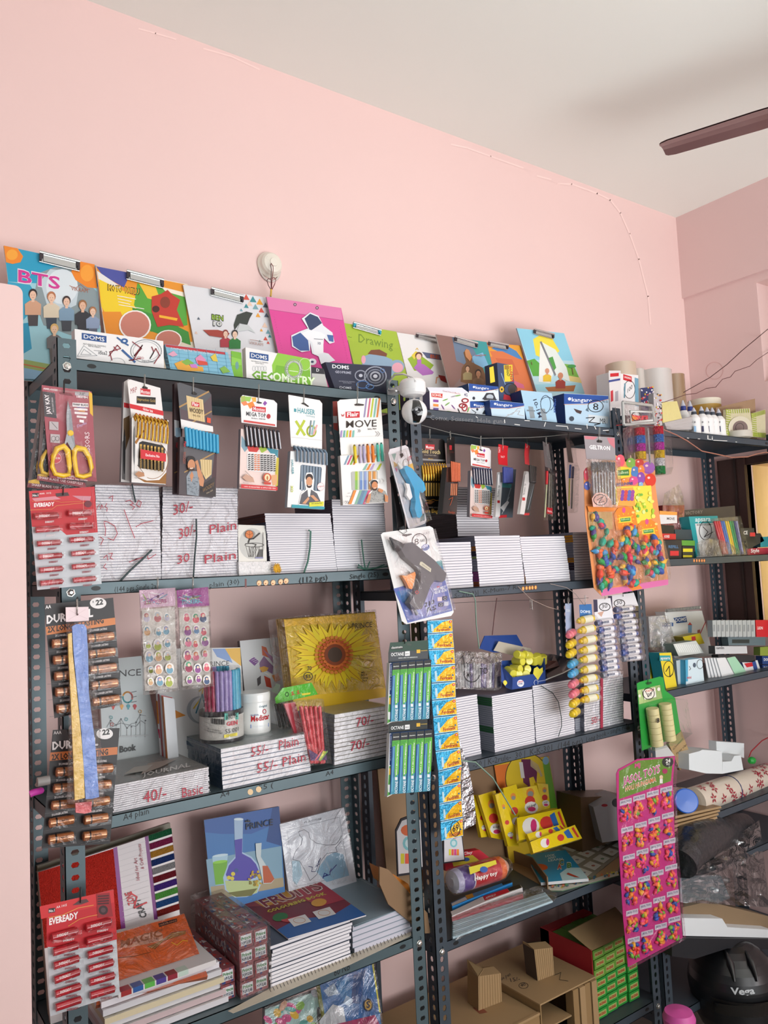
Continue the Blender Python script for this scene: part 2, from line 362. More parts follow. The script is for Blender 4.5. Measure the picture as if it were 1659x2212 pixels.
def clipboard(label,pl,c4,zb,col,art,clip,edge='#c9b8ae',endc=CHD,clipz=.004,name='clipboard'):
 p0,p3=down(pl,c4[0],c4[3],zb);p1,p2=down(pl,c4[1],c4[2],zb)
 t=thing(name,label,name,(p3+p2)/2)
 a=Art(pl);a.prism([p0,p1,p2,p3],-pl.n*.004,col,edge);art(a);a.build('board',t)
 if clip:
  (ax,ay),(bx,by),h=clip;k=M();n=pl.n
  A,B=pl.hit(ax,ay),pl.hit(bx,by);C,D=pl.hit(bx,by+h),pl.hit(ax,ay+h)
  k.prism([A+n*.001,B+n*.001,C+n*.001,D+n*.001],n*.002,CH)
  k.tube([A+n*.007,B+n*.007],.004,CH,8)
  k.tube([D+n*.004,C+n*.004],.0018,CH,6)
  e=(B-A)*.10;f=(D-A)
  k.prism([A+e+n*.004+f*.12,B-e+n*.004+f*.12,C-e+n*.0045-f*.1,D+e+n*.0045-f*.1],n*.002,CH)
  k.build('clip',t)
  for P,s in((A,1),(B,-1)):
   q=M();w=e*.9*s;q.prism([P+n*.003+f*.05,P+w+n*.003+f*.05,P+w+n*.003+f*.55,P+w*.6+n*.003+f*.6,P+w*.6+n*.003+f*.9,P+n*.003+f*.9],n*.006,endc);q.build('clip_end',t)
 return t
def fig(a,x,y,s,skin,hair,top,legs=None,legh=2.2):
 if legs:a.poly([(x-s*.9,y+s*3),(x+s*.9,y+s*3),(x+s*.8,y+s*(3+legh)),(x-s*.7,y+s*(3+legh))],legs)
 a.poly([(x-s*.5,y+s*1.0),(x+s*.5,y+s*1.0),(x+s*1.35,y+s*1.6),(x+s*1.3,y+s*3.4),(x-s*1.3,y+s*3.4),(x-s*1.35,y+s*1.6)],top)
 a.quad(x-s*.25,y+s*.6,x+s*.25,y+s*1.25,skin)
 a.ell(x,y-s*.12,s*.72,s*.85,hair,14);a.ell(x,y+s*.15,s*.55,s*.75,skin,14)
 a.ell(x-s*.2,y+s*.1,s*.07,s*.05,BLK,6);a.ell(x+s*.2,y+s*.1,s*.07,s*.05,BLK,6);a.quad(x-s*.15,y+s*.5,x+s*.15,y+s*.55,'#a04a44')
 # ================================================================ clipboards along the top
view('V1')
def art_a(a):
 a.poly([(22,85),(575,205),(585,330),(50,300)],'#2a9fc4')
 a.poly([(45,300),(180,320),(240,420),(130,540),(60,560)],'#35a0c2')
 a.poly([(60,560),(170,545),(190,700),(90,760)],'#2b98bd')
 a.poly([(230,250),(330,212),(440,230),(580,360),(600,560),(420,620),(260,560),(200,400)],'#8b9a9e')
 a.poly([(240,300),(300,225),(420,240),(470,340),(455,440),(370,480),(280,440)],'#c5d3da');a.ell(370,330,95,105,'#dbe5ea',20)
 a.poly([(22,85),(105,102),(138,150),(122,185),(75,195),(36,185)],'#ef8a2b');a.ell(72,140,34,32,'#f6a83c')
 a.poly([(425,240),(470,178),(565,198),(580,340),(520,335),(450,290)],'#f08a26');a.ell(520,250,40,50,'#f7a238')
 a.text('BTS',104,303,362,352,82,'#e9e4ee',.035);a.text('BTS',108,300,358,347,74,'#d23a93',.02)
 a.text('VIKRAM',425,352,524,368,24,'#b06a50');a.line([(415,325),(450,340),(480,318),(510,342),(535,348)],3,'#b06a50')
 fig(a,196,378,36,'#e6bfa6','#2d2326','#d3a385','#4a4448');fig(a,306,395,36,'#eac3a8','#b5734f','#d9ccb4','#3c4654')
 fig(a,396,420,34,'#e7c0a8','#3a2c2c','#7f9db5','#3f434c');fig(a,492,445,34,'#e2b69a','#9a6a44','#34343c','#34343c');fig(a,552,482,30,'#e9c4ac','#a8714a','#8fa0bd','#5a6072')
 fig(a,322,588,34,'#e9c4a4','#d9b26c','#6c6a6c','#5c5654',3)
 a.poly([(140,770),(300,800),(300,850),(140,820)],'#93a860');a.poly([(140,820),(300,850),(260,893),(142,885)],'#86b0cf');a.line([(140,800),(290,830)],8,'#c06a3a')
ZB1=Z1+.0005
clipboard('blue clipboard with pink title letters and a printed group of people',Pl(100,760,Y=1.79,tilt=11,yaw=0),[(22,85),(572,203),(600,560),(112,820)],ZB1,'#9ed0dc',art_a,[(232,132),(472,190),52])
def art_b(a):
 a.poly([(575,210),(1100,315),(1150,660),(650,640),(600,420)],'#e8962c')
 a.poly([(574,208),(780,248),(740,335),(610,260)],'#4c53a0');a.poly([(580,235),(720,330),(700,380),(590,300)],'#e9e6e0')
 a.poly([(590,285),(830,400),(910,560),(700,600),(605,450)],'#f0ce2a');a.poly([(820,310),(1105,370),(1120,560),(900,600),(800,440)],'#59a53c')
 a.poly([(790,455),(900,490),(1125,600),(1140,680),(800,560)],'#3f8f3a');a.poly([(610,480),(720,480),(790,640),(640,640)],'#e8902a')
 a.poly([(960,330),(1100,365),(1103,392),(990,360)],'#f4ead8');a.poly([(830,312),(930,335),(960,420),(880,400)],'#f2c23a')
 a.text('MOTU  PATLU',642,352,834,380,38,'#3a2a22',.04);a.text('MOTU  PATLU',646,350,830,377,32,'#efc42a',.01)
 for k,w in enumerate((110,80,70,150)):a.line([(700+k*3,385+k*18),(700+w+k*3,392+k*18+w*.12)],4,'#f4efe6')
 a.poly([(905,390),(960,375),(1000,350),(1030,380),(1075,410),(1055,470),(1098,570),(1010,560),(940,572),(905,480)],'#c23a2c')
 a.poly([(950,500),(1060,520),(1055,535),(950,515)],'#efb52e');a.ell(930,465,22,20,'#4a2420');a.ell(985,425,30,34,'#8a3b2a')
 a.ell(805,560,96,88,'#f6efe9',22);a.ell(805,560,86,80,'#c98070',22);a.ell(1005,650,80,60,'#f6efe9',20);a.ell(1005,650,72,54,'#c47a6a',20)
clipboard('yellow, green and orange clipboard with a red throne print, second from the left on top',Pl(700,600,Y=1.80,tilt=11),[(572,207),(1120,315),(1170,690),(625,600)],ZB1,'#ecdfc9',art_b,[(752,243),(972,298),45])
def art_c(a):
 cs=['#d4584a','#3f8f96','#e8a43c','#5d6a78','#e9c9b4','#7aa8b0']
 for i,(x,y,s)in enumerate([(1470,392,30),(1510,405,32),(1550,420,32),(1585,440,26),(1490,430,26),(1525,450,28),(1560,470,26),(1470,445,22),(1540,500,22),(1590,500,22),(1580,560,26),(1600,600,22),(1585,640,20),(1610,625,16),(1560,590,14),(1185,520,14),(1170,605,14),(1440,470,14),(1600,665,14),(1550,655,10)]):
  c=cs[i%6];a.poly([(x-s*.6,y+s*.5),(x,y-s*.6),(x+s*.7,y+s*.6)],c)
 a.text('BEN',1262,528,1334,537,34,'#2b3a20',.05);a.text('BEN',1265,526,1331,534,28,'#9cc43c',.01);a.text('10',1270,566,1325,570,30,'#2b2f30',.05);a.text('10',1273,563,1322,567,25,'#e9ece6',.01)
 a.poly([(1395,560),(1415,500),(1470,480),(1508,490),(1490,520),(1475,560),(1430,550),(1400,590)],'#39413c');a.poly([(1430,555),(1480,560),(1525,610),(1480,590),(1410,600)],'#c9cfcf')
 a.poly([(1210,590),(1300,590),(1370,610),(1350,640),(1250,625)],'#a8453a');fig(a,1345,612,24,'#eac6b0','#8a3530','#b03a48');fig(a,1400,615,26,'#eccab2','#2a2426','#2f7d3e')
 a.text('VIKRAM',1485,675,1568,688,18,'#b08a80');a.line([(1490,650),(1530,655),(1565,662)],3,'#b08a80')
clipboard('white clipboard with small coloured triangles, third from the left on top',Pl(1300,600,Y=1.80,tilt=11),[(1093,318),(1592,395),(1640,690),(1165,690)],ZB1,'#dfe0e4',art_c,[(1255,346),(1447,395),38])
view('V2')
def art_d(a):
 a.poly([(252,70),(784,150),(797,238),(268,160)],'#e27fb0');a.line([(266,160),(800,240)],3,'#b04a80')
 for x,y in((455,126),(613,150)):a.ell(x,y,12,12,'#6a4a5c',12);a.ell(x,y,6,6,'#c9b0bc',8)
 for i in range(14):a.ell(305+i*4.4,215+i*19,2,2,'#a83c78',6);a.ell(775+i*4.4,285+i*19,2,2,'#a83c78',6)
 a.poly([(500,230),(560,185),(620,210),(655,280),(720,330),(735,400),(700,410),(660,370),(650,470),(690,480),(740,530),(640,560),(620,500),(575,480),(560,400),(560,460),(500,470),(430,430),(425,350),(490,320),(545,300)],'#e9ecf2')
 a.poly([(430,360),(490,330),(545,385),(555,460),(490,460),(440,425)],'#43609a');a.poly([(520,230),(560,195),(615,218),(645,262),(590,300),(560,320)],'#39486a');a.poly([(680,345),(725,350),(728,398),(695,390)],'#4d6ba6')
 a.poly([(500,335),(555,310),(640,330),(670,350),(655,380),(655,475),(590,490),(575,400),(520,360)],'#f4f5f8');a.text('10',615,415,635,417,18,'#39486a',.02);a.line([(588,375),(650,380)],5,'#8a8f9a');a.ell(575,540,30,24,'#e9ecf2');a.ell(575,540,12,9,'#39486a',6)
clipboard('bright pink plastic exam pad with a white sports shirt print, under the ceiling-rose wires',Pl(500,300,Y=1.79,tilt=11),[(250,70),(786,150),(865,550),(335,470)],ZB1,'#dd4b98',art_d,None,edge='#a98a94',name='exam_pad')
a=M();a
def art_e(a):
 a.poly([(806,258),(1180,320),(1200,440),(830,380)],'#a7bf3e')
 a.text('Drawing',910,395,1158,446,62,'#75922f',.008);a.text('~',835,365,862,368,20,'#40501c')
 a.poly([(935,560),(940,500),(1000,478),(1080,490),(1150,520),(1180,600),(1150,640),(900,640)],'#8ea9c0');a.ell(1185,570,55,48,'#8ea9c0');a.ell(1190,578,40,36,'#e6a6b4');a.poly([(975,480),(1000,452),(1060,448),(1115,478),(1110,500),(1040,488)],'#7b4a36');a.ell(945,520,16,30,'#e6a6b4')
clipboard('lime green clipboard reading Drawing with a turquoise-ended clip',Pl(900,400,Y=1.80,tilt=11),[(805,258),(1182,320),(1265,670),(890,610)],ZB1,'#a3bb3c',art_e,[(865,262),(1062,318),32],endc=mt('#2fa5bd',r=.3))
def art_f(a):
 a.poly([(1262,515),(1330,470),(1450,560),(1420,600),(1310,600)],'#9cb83c');a.poly([(1290,490),(1320,460),(1345,470),(1310,520)],'#e9cf4a');a.poly([(1365,465),(1495,485),(1510,525),(1400,510)],'#5b6280');a.text('BE',1425,508,1490,516,26,'#c2582e',.02)
 a.poly([(1335,545),(1380,555),(1450,610),(1440,625),(1370,635),(1305,580)],'#b873c0');a.ell(1342,492,26,26,'#6b4232');a.ell(1342,500,19,21,'#edc6ac');a.quad(1330,520,1360,552,'#b873c0');a.line([(1320,452),(1330,438),(1338,452)],4,'#e6b83a')
 a.line([(1465,690),(1470,650),(1500,640)],9,'#d8a07e');a.poly([(1480,630),(1530,640),(1545,690),(1500,670)],'#a83030')
clipboard('white clipboard with a lilac dress print, half behind the brown picture clipboard',Pl(1300,500,Y=1.825,tilt=9),[(1185,325),(1495,372),(1560,700),(1265,650)],A1,'#e9e6e4',art_f,[(1315,340),(1475,372),28])
view('V3')
def art_g(a):
 a.poly([(306,143),(480,168),(560,350),(430,515),(400,513)],'#8e6a62');a.poly([(420,160),(540,178),(600,260),(560,380),(450,330)],'#6d7f96');a.poly([(540,178),(665,196),(735,480),(650,500),(600,300)],'#3d9a9c');a.poly([(560,300),(640,270),(680,360),(600,400)],'#7fb4d6')
 a.poly([(500,270),(530,250),(565,300),(560,340),(640,380),(680,495),(560,505),(480,480),(490,380),(520,340)],'#7a5638');fig(a,530,385,24,'#d9ac8a','#4f3424','#a79468');fig(a,606,420,30,'#c9906a','#241a1a','#8c6a4a')
 a.poly([(508,262),(520,245),(540,255),(560,305),(545,335),(515,300)],'#c98a5c');a.line([(585,295),(660,290)],4,'#c04a3a');a.ell(625,293,12,8,'#8a8f96')
clipboard('brown picture clipboard with a tall chrome clip, standing in front of its neighbours',Pl(500,400,Y=1.775,tilt=12),[(304,140),(668,196),(745,500),(402,516)],A1,'#8c7470',art_g,[(430,165),(592,212),30],edge='#cfc3bc')
def art_h(a):
 a.poly([(670,200),(912,222),(930,320),(800,300),(690,300)],'#e9a23c');a.poly([(800,215),(880,260),(925,320),(850,310),(700,240)],'#4f88c0');a.poly([(690,260),(780,262),(930,330),(990,520),(880,520),(760,420)],'#dd7a4a');a.poly([(730,310),(850,320),(900,430),(800,440)],'#cf6a44');a.poly([(860,470),(930,500),(940,530),(880,520)],'#d46a8a')
clipboard('orange and blue clipboard mostly hidden behind the tall dark mirror box',Pl(850,400,Y=1.80,tilt=11),[(665,198),(912,220),(1003,540),(740,500)],A1,'#dd7a4a',art_h,[(672,198),(812,225),28])
def art_i(a):
 a.poly([(885,97),(1222,133),(1290,330),(960,320)],'#8fd0e6');a.poly([(1000,175),(1060,140),(1140,175),(1190,260),(1110,330),(1020,290)],'#f2e04a');a.poly([(955,330),(1010,315),(1060,360),(1090,440),(1000,440)],'#5aa844');a.poly([(1210,350),(1290,360),(1330,450),(1240,450)],'#7cb84a');a.poly([(1220,430),(1335,450),(1350,490),(1230,470)],'#ead58a')
 a.poly([(1010,500),(1345,490),(1370,565),(1030,545)],'#9fd4e2');a.poly([(1050,195),(1040,480),(1120,490),(1145,420)],'#eef0ea');a.poly([(1060,195),(1160,250),(1240,380),(1265,480),(1150,430)],'#e4ece6');a.poly([(1047,195),(1060,190),(1165,430),(1155,440)],'#7d8086')
 a.poly([(1085,520),(1305,505),(1290,550),(1110,550)],'#a8683a');a.poly([(1110,310),(1140,300),(1165,380),(1150,400)],'#4fa04a')
 fig(a,1100,405,22,'#d99a7a','#d99a7a','#eac33a');fig(a,1195,440,26,'#cf8a6a','#cf8a6a','#9a3a30');a.line([(1285,430),(1275,370)],5,'#7a5a3a');a.ell(1275,370,30,12,'#3f9a4c');a.line([(990,360),(985,340)],4,'#7a5a3a')
clipboard('blue clipboard with a sailing boat and island print, tilted, last along the top',Pl(1100,400,Y=1.79,tilt=11),[(883,95),(1223,132),(1372,570),(1022,540)],A1,'#b9dde6',art_i,[(997,110),(1140,148),28],edge='#8d98a4')
# ================================================================ boxes standing along the top shelves
GB='geometry boxes along the front of the top shelf'
def doms(a,x0,y0,x1,y1,h,c='#f1f1f1',bg='#1f4d8c'):
 sk=(y1-y0);a.poly([(x0,y0),(x1,y1),(x1,y1+h),(x0,y0+h)],bg);a.text('DOMS',x0+(x1-x0)*.08,y0+h*.8,x1-(x1-x0)*.08,y1+h*.8,h*.6,c,.012)
view('V1')
def g1(a):
 doms(a,488,605,636,625,40);a.text('MATHEMATICAL DRAWING',497,676,632,692,10,'#444');a.text('INSTRUMENTS',528,688,600,698,9,'#444')
 for p in([(462,745),(500,682),(580,742)],[(482,735),(502,703),(545,735)]):a.line(p,2.5,'#8b8f94',True)
 a.text('idea2',588,734,640,738,24,'#33383e');a.line([(560,710),(610,716)],2,'#555')
 a.ring(872,715,92,68,4,'#8b8f94',30);a.ring(872,715,78,56,2,'#a5a9ad',30);a.ring(700,790,46,34,2,'#a5a9ad',14,180,360)
 a.line([(700,635),(740,665),(765,680)],9,'#2b5a94');a.ell(742,655,22,16,'#2b5a94');a.ell(742,655,9,6,'#dfe6ee');a.line([(730,710),(805,780)],12,'#2b5a94')
 for p in([(650,745),(700,680),(720,700),(655,720),(668,770)],[(680,690),(700,712)],[(790,660),(845,700),(800,745),(850,680),(795,770),(770,770),(840,760)],[(905,690),(918,720),(895,760),(930,700),(952,740),(920,790)]):a.line(p,5,'#8c2230')
 a.text('Super Prime',848,778,915,784,12,'#46525e');a.text('GEO',820,760,858,764,14,'#b04a50')
carton('geometry_box','white geometry box scribbled in red marker, at the left end of the top shelf','box',Pl(700,700,Y=1.60),(446,582),(975,655),(980,815),(450,770),.025,'#ecebea','#d8d6d5',Z1,g1,GB)
def g2(a):
 a.poly([(985,672),(1360,722),(1395,858),(1020,820)],'#7fb8cf');a.poly([(987,674),(1345,722),(1348,738),(992,690)],'#b8323c');a.text('MATHEMATICAL INSTRUMENTS',1300,730,1020,692,11,'#f0e6e6',up=(-.1,1))
 for i in range(7):a.line([(1010+i*55,700),(1030+i*55,850)],1.5,'#5f98b4');a.line([(990,700+i*22),(1390,740+i*22)],1.5,'#5f98b4')
 for p,c in(([(1040,790),(1090,770),(1130,800),(1210,810),(1215,838),(1120,835),(1060,825)],'#e0a33c'),([(1080,780),(1120,762),(1160,790),(1110,800)],'#7fae4a'),([(1165,760),(1195,735),(1230,770),(1200,800),(1175,790)],'#d78ab0'),([(1175,770),(1235,780),(1240,800),(1185,800)],'#cf4a3a'),([(1255,750),(1285,730),(1300,780),(1270,775)],'#d9c04a'),([(1310,820),(1340,805),(1375,840),(1330,850)],'#7fae4a'),([(1130,795),(1170,795),(1180,818),(1140,815)],'#c77ac0'),([(1000,735),(1035,715),(1060,740),(1030,750)],'#d8a0b8')):a.poly(p,c)
carton('geometry_box','blue world-map geometry box lying upside down between two white ones','box',Pl(1100,760,Y=1.60,tilt=8),(985,672),(1360,722),(1397,860),(1020,830),.02,'#8cc4d8','#6c93a4',Z1,g2,GB)
view('V2')
def g3(a):
 a.poly([(330,472),(560,515),(568,690),(300,665),(290,560)],'#8fc63f');a.poly([(320,560),(565,600),(568,695),(300,665)],'#76b22e')
 doms(a,130,465,265,485,46);a.text('MATHEMATICAL DRAWING',142,534,262,548,8,'#444');a.text('INSTRUMENTS',172,548,232,556,7,'#444')
 a.text('GEOMETRY',145,658,600,710,62,'#6ea82c',.03);a.quad(300,610,565,700,'#76b22e',20);a.text('OMETRY',295,672,600,712,62,'#dfeecb',.03)
 a.ring(445,590,62,72,5,'#a7aba8',28);a.ring(445,590,48,56,14,'#c7cbc6',24);a.ell(445,600,40,40,'#8fc63f');a.ring(525,555,40,44,3,'#e4f2d0',20);a.line([(415,600),(475,608)],4,'#e8f4da')
 for x in(160,180,200,220,240):a.ring(x,585,10,18,2,'#b8bcbe',8)
carton('geometry_box','white and lime geometry box with a protractor circle and big green letters','box',Pl(300,560,Y=1.60,yaw=-3),(100,432),(568,520),(572,700),(108,650),.02,'#ecebea','#e4e4e4',Z1,g3,GB)
def g3s(a):
 a.poly([(15,500),(55,510),(55,610),(15,600)],'#4c8a26')
 a.poly([(-1,458),(68,470),(82,645),(0,636)],'#77b634');a.poly([(0,500),(70,520),(72,560),(0,560)],'#8cc84a');a.poly([(28,545),(40,532),(50,545),(52,575),(40,596),(28,578)],'#6a9a98')
carton('hanging_card','lime green hang tab sticking out left of the white and lime geometry box','card',Pl(30,560,Y=1.607),(-2,458),(70,470),(82,650),(2,640),.002,'#77b634',None,Z1,g3s)
carton('geometry_box','plain pale grey box with a dark lid strip between the lime and navy boxes','box',Pl(620,640,Y=1.60),(575,572),(660,585),(690,712),(578,700),.02,'#b9b9b6','#8d8d8c',Z1,lambda a:(a.poly([(575,572),(660,585),(668,625),(576,618)],'#20232c'),a.text('D',608,605,628,607,22,'#e0e0e0',.02)),GB)
def g4(a):
 a.poly([(675,540),(1140,568),(1147,575),(700,545)],'#2c3450');a.text('DOMS',722,580,842,590,26,'#eef0f4',.02);a.text('GEOPRIME',742,616,858,624,18,'#b9bccb',.015)
 a.text('MATHEMATICAL DRAWING',770,678,885,684,7,'#a9adbb');a.text('INSTRUMENTS',800,690,860,693,7,'#a9adbb');a.text('DOMS',775,728,860,733,18,'#c9ccd6',.01)
 a.ring(1030,640,78,68,8,'#aab0bd',26);a.ring(1030,640,56,48,10,'#7d8494',24);a.ring(1030,640,34,30,12,'#b9bfca',20);a.ell(1030,640,16,14,'#d7dae2');a.ring(925,635,40,36,8,'#9aa0b0',18);a.ell(925,635,14,12,'#c9ccd8');a.ring(940,700,46,26,6,'#4f7fc0',18);a.ring(990,715,28,18,5,'#6f9bd6',14);a.ring(1080,600,16,14,4,'#4f7fc0',10)
carton('geometry_box','dark navy geometry box with silver gear rings, beside the white camera','box',Pl(900,640,Y=1.60,yaw=-2),(672,538),(1148,570),(1142,745),(735,710),.022,'#222940','#2d3450',Z1,g4,GB)
view('V3')
KB='blue and white punch and stapler boxes on the middle rack'
def sohil(a):
 a.poly([(270,560),(352,566),(350,596),(272,588)],'#cf3a30');a.text('SOHIL',276,582,346,588,18,'#f6e9e0',.02);a.text('General, Home & Office Use',352,550,478,572,12,'#b04a50');a.text('4G',506,582,530,586,22,'#46557c',.02)
 for y,c in((615,'#8e4a9c'),(646,'#e8923a'),(674,'#6a5aa0')):a.quad(284,y-8,322,y+10,c,3)
 for x,y,c,r in((370,610,'#6fae4a',-20),(430,585,'#9a9aa4',-15),(352,662,'#7a4a8c',60),(428,662,'#7a4a8c',50),(385,640,'#6fae4a',-35),(468,690,'#333',65),(400,695,'#6fae4a',10),(460,580,'#6fae4a',-10),(535,680,'#6fae4a',-70)):a.ell(x,y,22,4,c,10,r)
 for x,y in((512,616),(492,652)):a.ring(x,y,22,14,8,'#b8303a',16)
 for y in(655,):a.ring(508,y+10,18,24,7,'#b8303a',16)
 a.text('Stainless Steel Blade',420,706,530,718,12,'#b04a50')
carton('scissors_box','white scissors box with small leaf shapes, just right of the white camera','box',Pl(400,620,Y=1.60),(258,548),(545,562),(552,722),(262,690),.03,'#efe7e8','#5a5f86',A1,sohil)
carton('paper_pad','white sheet lying on top of the scissors box','paper',Pl(380,530,Y=1.60),(240,520),(490,522),(545,562),(258,548),.02,'#dfe0e8','#c6c8d2',None)
def kang(logo,small=None,extra=None):
 def f(a):
  x0,y0,x1,y1,h,xr,yr,xb,yb=logo
  a.poly([(x0,y0),(xr,yr),(xr,yr+h*.35),(x0+(xr-x0)*.6,y0+(yr-y0)*.6+h*1.0),(x0,y0+h*1.25)],'#1d4f9e');a.line([(x0,y0+h*1.3),(x0+(xr-x0)*.5,y0+(yr-y0)*.5+h*1.12),(xr,yr+h*.4)],3,'#d98a4a')
  a.text('kangaro',x1,y1+h*.72,x1+(xr-x0)*.46,y1+h*.72+(yr-y0)*.3,h*.5,'#f0f4fa',.01);a.ell(x1-h*.28,y1+h*.42,h*.2,h*.2,'#e6eefa',8)
  if extra:extra(a)
 return f
def kx1(a):
 a.ell(575,598,10,12,'#2b3440',10);a.poly([(640,600),(665,560),(715,560),(735,605),(650,612)],'#2f343c');a.ell(690,590,26,20,'#b9c4cc',12);a.poly([(640,595),(740,605),(735,615),(636,606)],'#3a3f48');a.text('DP-52',700,540,745,545,12,'#2b3440')
carton('punch_box','blue and white hole punch box lying on another of its kind, beside the scissors box','box',Pl(640,560,Y=1.61),(537,492),(750,515),(757,618),(545,620),.05,'#dfeaf2','#16366e',None,kang((540,492,588,500,42,750,515,0,0),None,kx1),KB)
def kx2(a):a.ell(600,678,8,10,'#2b3440',8);a.poly([(640,700),(655,678),(690,690),(690,715),(636,712)],'#2f343c');a.line([(560,680),(590,700),(580,715)],4,'#2b3440')
carton('punch_box','blue and white hole punch box at the bottom beneath the upper punch box','box',Pl(620,680,Y=1.61),(547,620),(690,632),(692,725),(552,718),.05,'#dfeaf2','#16366e',A1,kang((548,620,592,630,38,690,632,0,0),None,kx2),KB)
def kx3(a):
 for p in([(800,735),(850,705),(880,690),(905,690),(890,715),(935,725)],[(815,715),(850,715),(890,672),(915,668)]):a.line(p,5,'#e4e8ea');a.line(p,2,'#53606a')
carton('punch_box','pale blue box with a white plier punch picture, lower front of the middle rack','box',Pl(820,680,Y=1.585),(690,610),(936,635),(943,745),(705,728),.05,'#c3dcec','#16366e',A1,kang((692,612,740,620,44,936,636,0,0),None,kx3),KB)
def kx4(a):
 for x,y in((985,680),(1070,695)):a.poly([(x-20,y-25),(x+15,y-20),(x+30,y+60),(x-5,y+62)],'#8d989e');a.poly([(x-30,y),(x+30,y+5),(x+30,y+14),(x-30,y+10)],'#76828a')
 a.ring(1090,640,36,62,4,'#23304c',20);a.ring(1100,640,50,50,4,'#23304c',20,200,420);a.text('10-1M',1000,610,1040,740,26,'#23304c',.01,up=(.95,-.3));a.text('kangaro',1148,700,1152,600,18,'#1d4f9e',.02,up=(1,0))
carton('stapler_box','light blue stapler box with a marker circle, turned corner-on','box',Pl(1040,640,Y=1.60,yaw=-8),(912,540),(1135,562),(1172,765),(955,748),.05,'#aacfe6','#16407e',A1,kx4,KB)
def kx5(a):
 a.ring(1448,655,54,42,5,BLK,24);a.text('8',1430,680,1468,684,50,BLK);a.text('No.10',1495,628,1534,632,20,'#2b3c50');a.ell(1276,745,18,18,'#3d4a58',12)
 a.poly([(1290,672),(1330,685),(1350,690),(1340,712),(1310,700)],'#4a3838');a.poly([(1375,685),(1390,665),(1400,695)],'#5a7080');a.poly([(1395,715),(1540,730),(1535,780),(1395,770)],'#d4dde2');a.line([(1380,740),(1440,735),(1400,770),(1480,780),(1440,790)],6,BLK);a.text('MR',1478,780,1520,784,40,BLK)
carton('stapler_box','large pale blue stapler box with a circled 8, right end of shelf','box',Pl(1380,680,Y=1.60),(1222,563),(1540,580),(1552,790),(1235,770),.06,'#b7d4e8','#16407e',A1,kang((1222,565,1278,578,60,1540,582,0,0),None,kx5),KB)
def mir(a):
 for x in(712,820):a.poly([(x-30,360),(x+32,358),(x+34,478),(x-24,480)],'#e8d23a')if x>750 else a.poly([(687,378),(716,368),(728,480),(694,490)],'#e8d23a')
 a.text('Nirbhoy',838,478,828,365,24,'#c02c34',.03,up=(1,0));a.text('Gold',815,440,808,385,22,'#2b4a2a',.02,up=(1,0));a.quad(796,362,826,392,'#a8802a')
 a.ring(838,535,46,44,5,BLK,24);a.ell(850,532,30,34,'#46403e',16);a.ell(775,535,16,22,'#e0b83a',12);a.ell(775,535,7,9,'#40342a',8);a.poly([(790,570),(830,580),(850,615),(785,608)],'#b8323c');a.line([(770,420),(800,500)],5,'#8fb0d0')
carton('magnifier_box','tall dark blue box with a yellow panel standing on end in front of the clipboards','box',Pl(800,480,Y=1.66,yaw=4),(742,342),(850,362),(882,625),(760,612),.05,'#3d4f70','#2b3a5a',None,mir)
# ================================================================ security camera on the post
view('V3')
c0=vat(140,540,Y=1.47);wp=mt('#eeeeee',r=.28,coat=.4)
t=thing('security_camera','white dome security camera with a black lens window fixed to the rack post','camera',c0)
m=M();top=vat(135,475,Y=1.47);ax=Vector((0,0,-1))
m.lathe(top,ax,[(.0,-.003),(.024,-.003),(.028,0),(.0315,.006),(.032,.024),(.030,.031),(.024,.036),(.0,.037)],wp,28);m.build('mount_ring',t)
m=M();hc=vat(150,695,Y=1.46);r_=.0305
m.lathe(hc+Vector((0,0,r_)),(0,0,-1),[(.001,0)]+[(r_*math.sin(R(q)),r_*(1-math.cos(R(q))))for q in range(12,181,12)],wp,32);m.build('head',t)
m=M();hk=hc;ld=(vat(200,680,Y=1.40)-hc).normalized();side=ld.cross(Vector((0,0,1))).normalized();up2=side.cross(ld)
g=[[hk+(ld*math.cos(R(b_))*math.cos(R(e_))+side*math.sin(R(b_))+up2*math.cos(R(b_))*math.sin(R(e_)))*(r_+.0006)for b_ in(-26+13*abs(e_)/62,0,26-13*abs(e_)/62)]for e_ in range(-60,61,10)]
for i in range(len(g)-1):
 for j in range(2):m.add([g[i][j],g[i][j+1],g[i+1][j+1],g[i+1][j]],[(0,1,2,3)],mt('#141416',r=.08,coat=1),True)
m.build('lens_window',t)
m=M();m.lathe(hc+ld*(r_-.003),ld,[(.0095,0),(.0095,.0055),(.0065,.0058),(.006,.004),(.0,.003)],mt('#2a2a30',r=.15,coat=1),20);m.build('lens',t)
m=M();m.tube([vat(160,480,Y=1.44),vat(140,450,Y=1.45),vat(70,425,Y=1.48),vat(10,430,Y=1.53),vat(-30,480,Y=1.555),vat(-36,540,Y=1.555),vat(20,545,Y=1.49)],.0022,wp,8);m.build('cable',t)
m=M();m.box((top.x-.012,top.y+.01,top.z-.016),(top.x+.012,YF-.003,top.z-.004),wp);m.build('bracket',t)
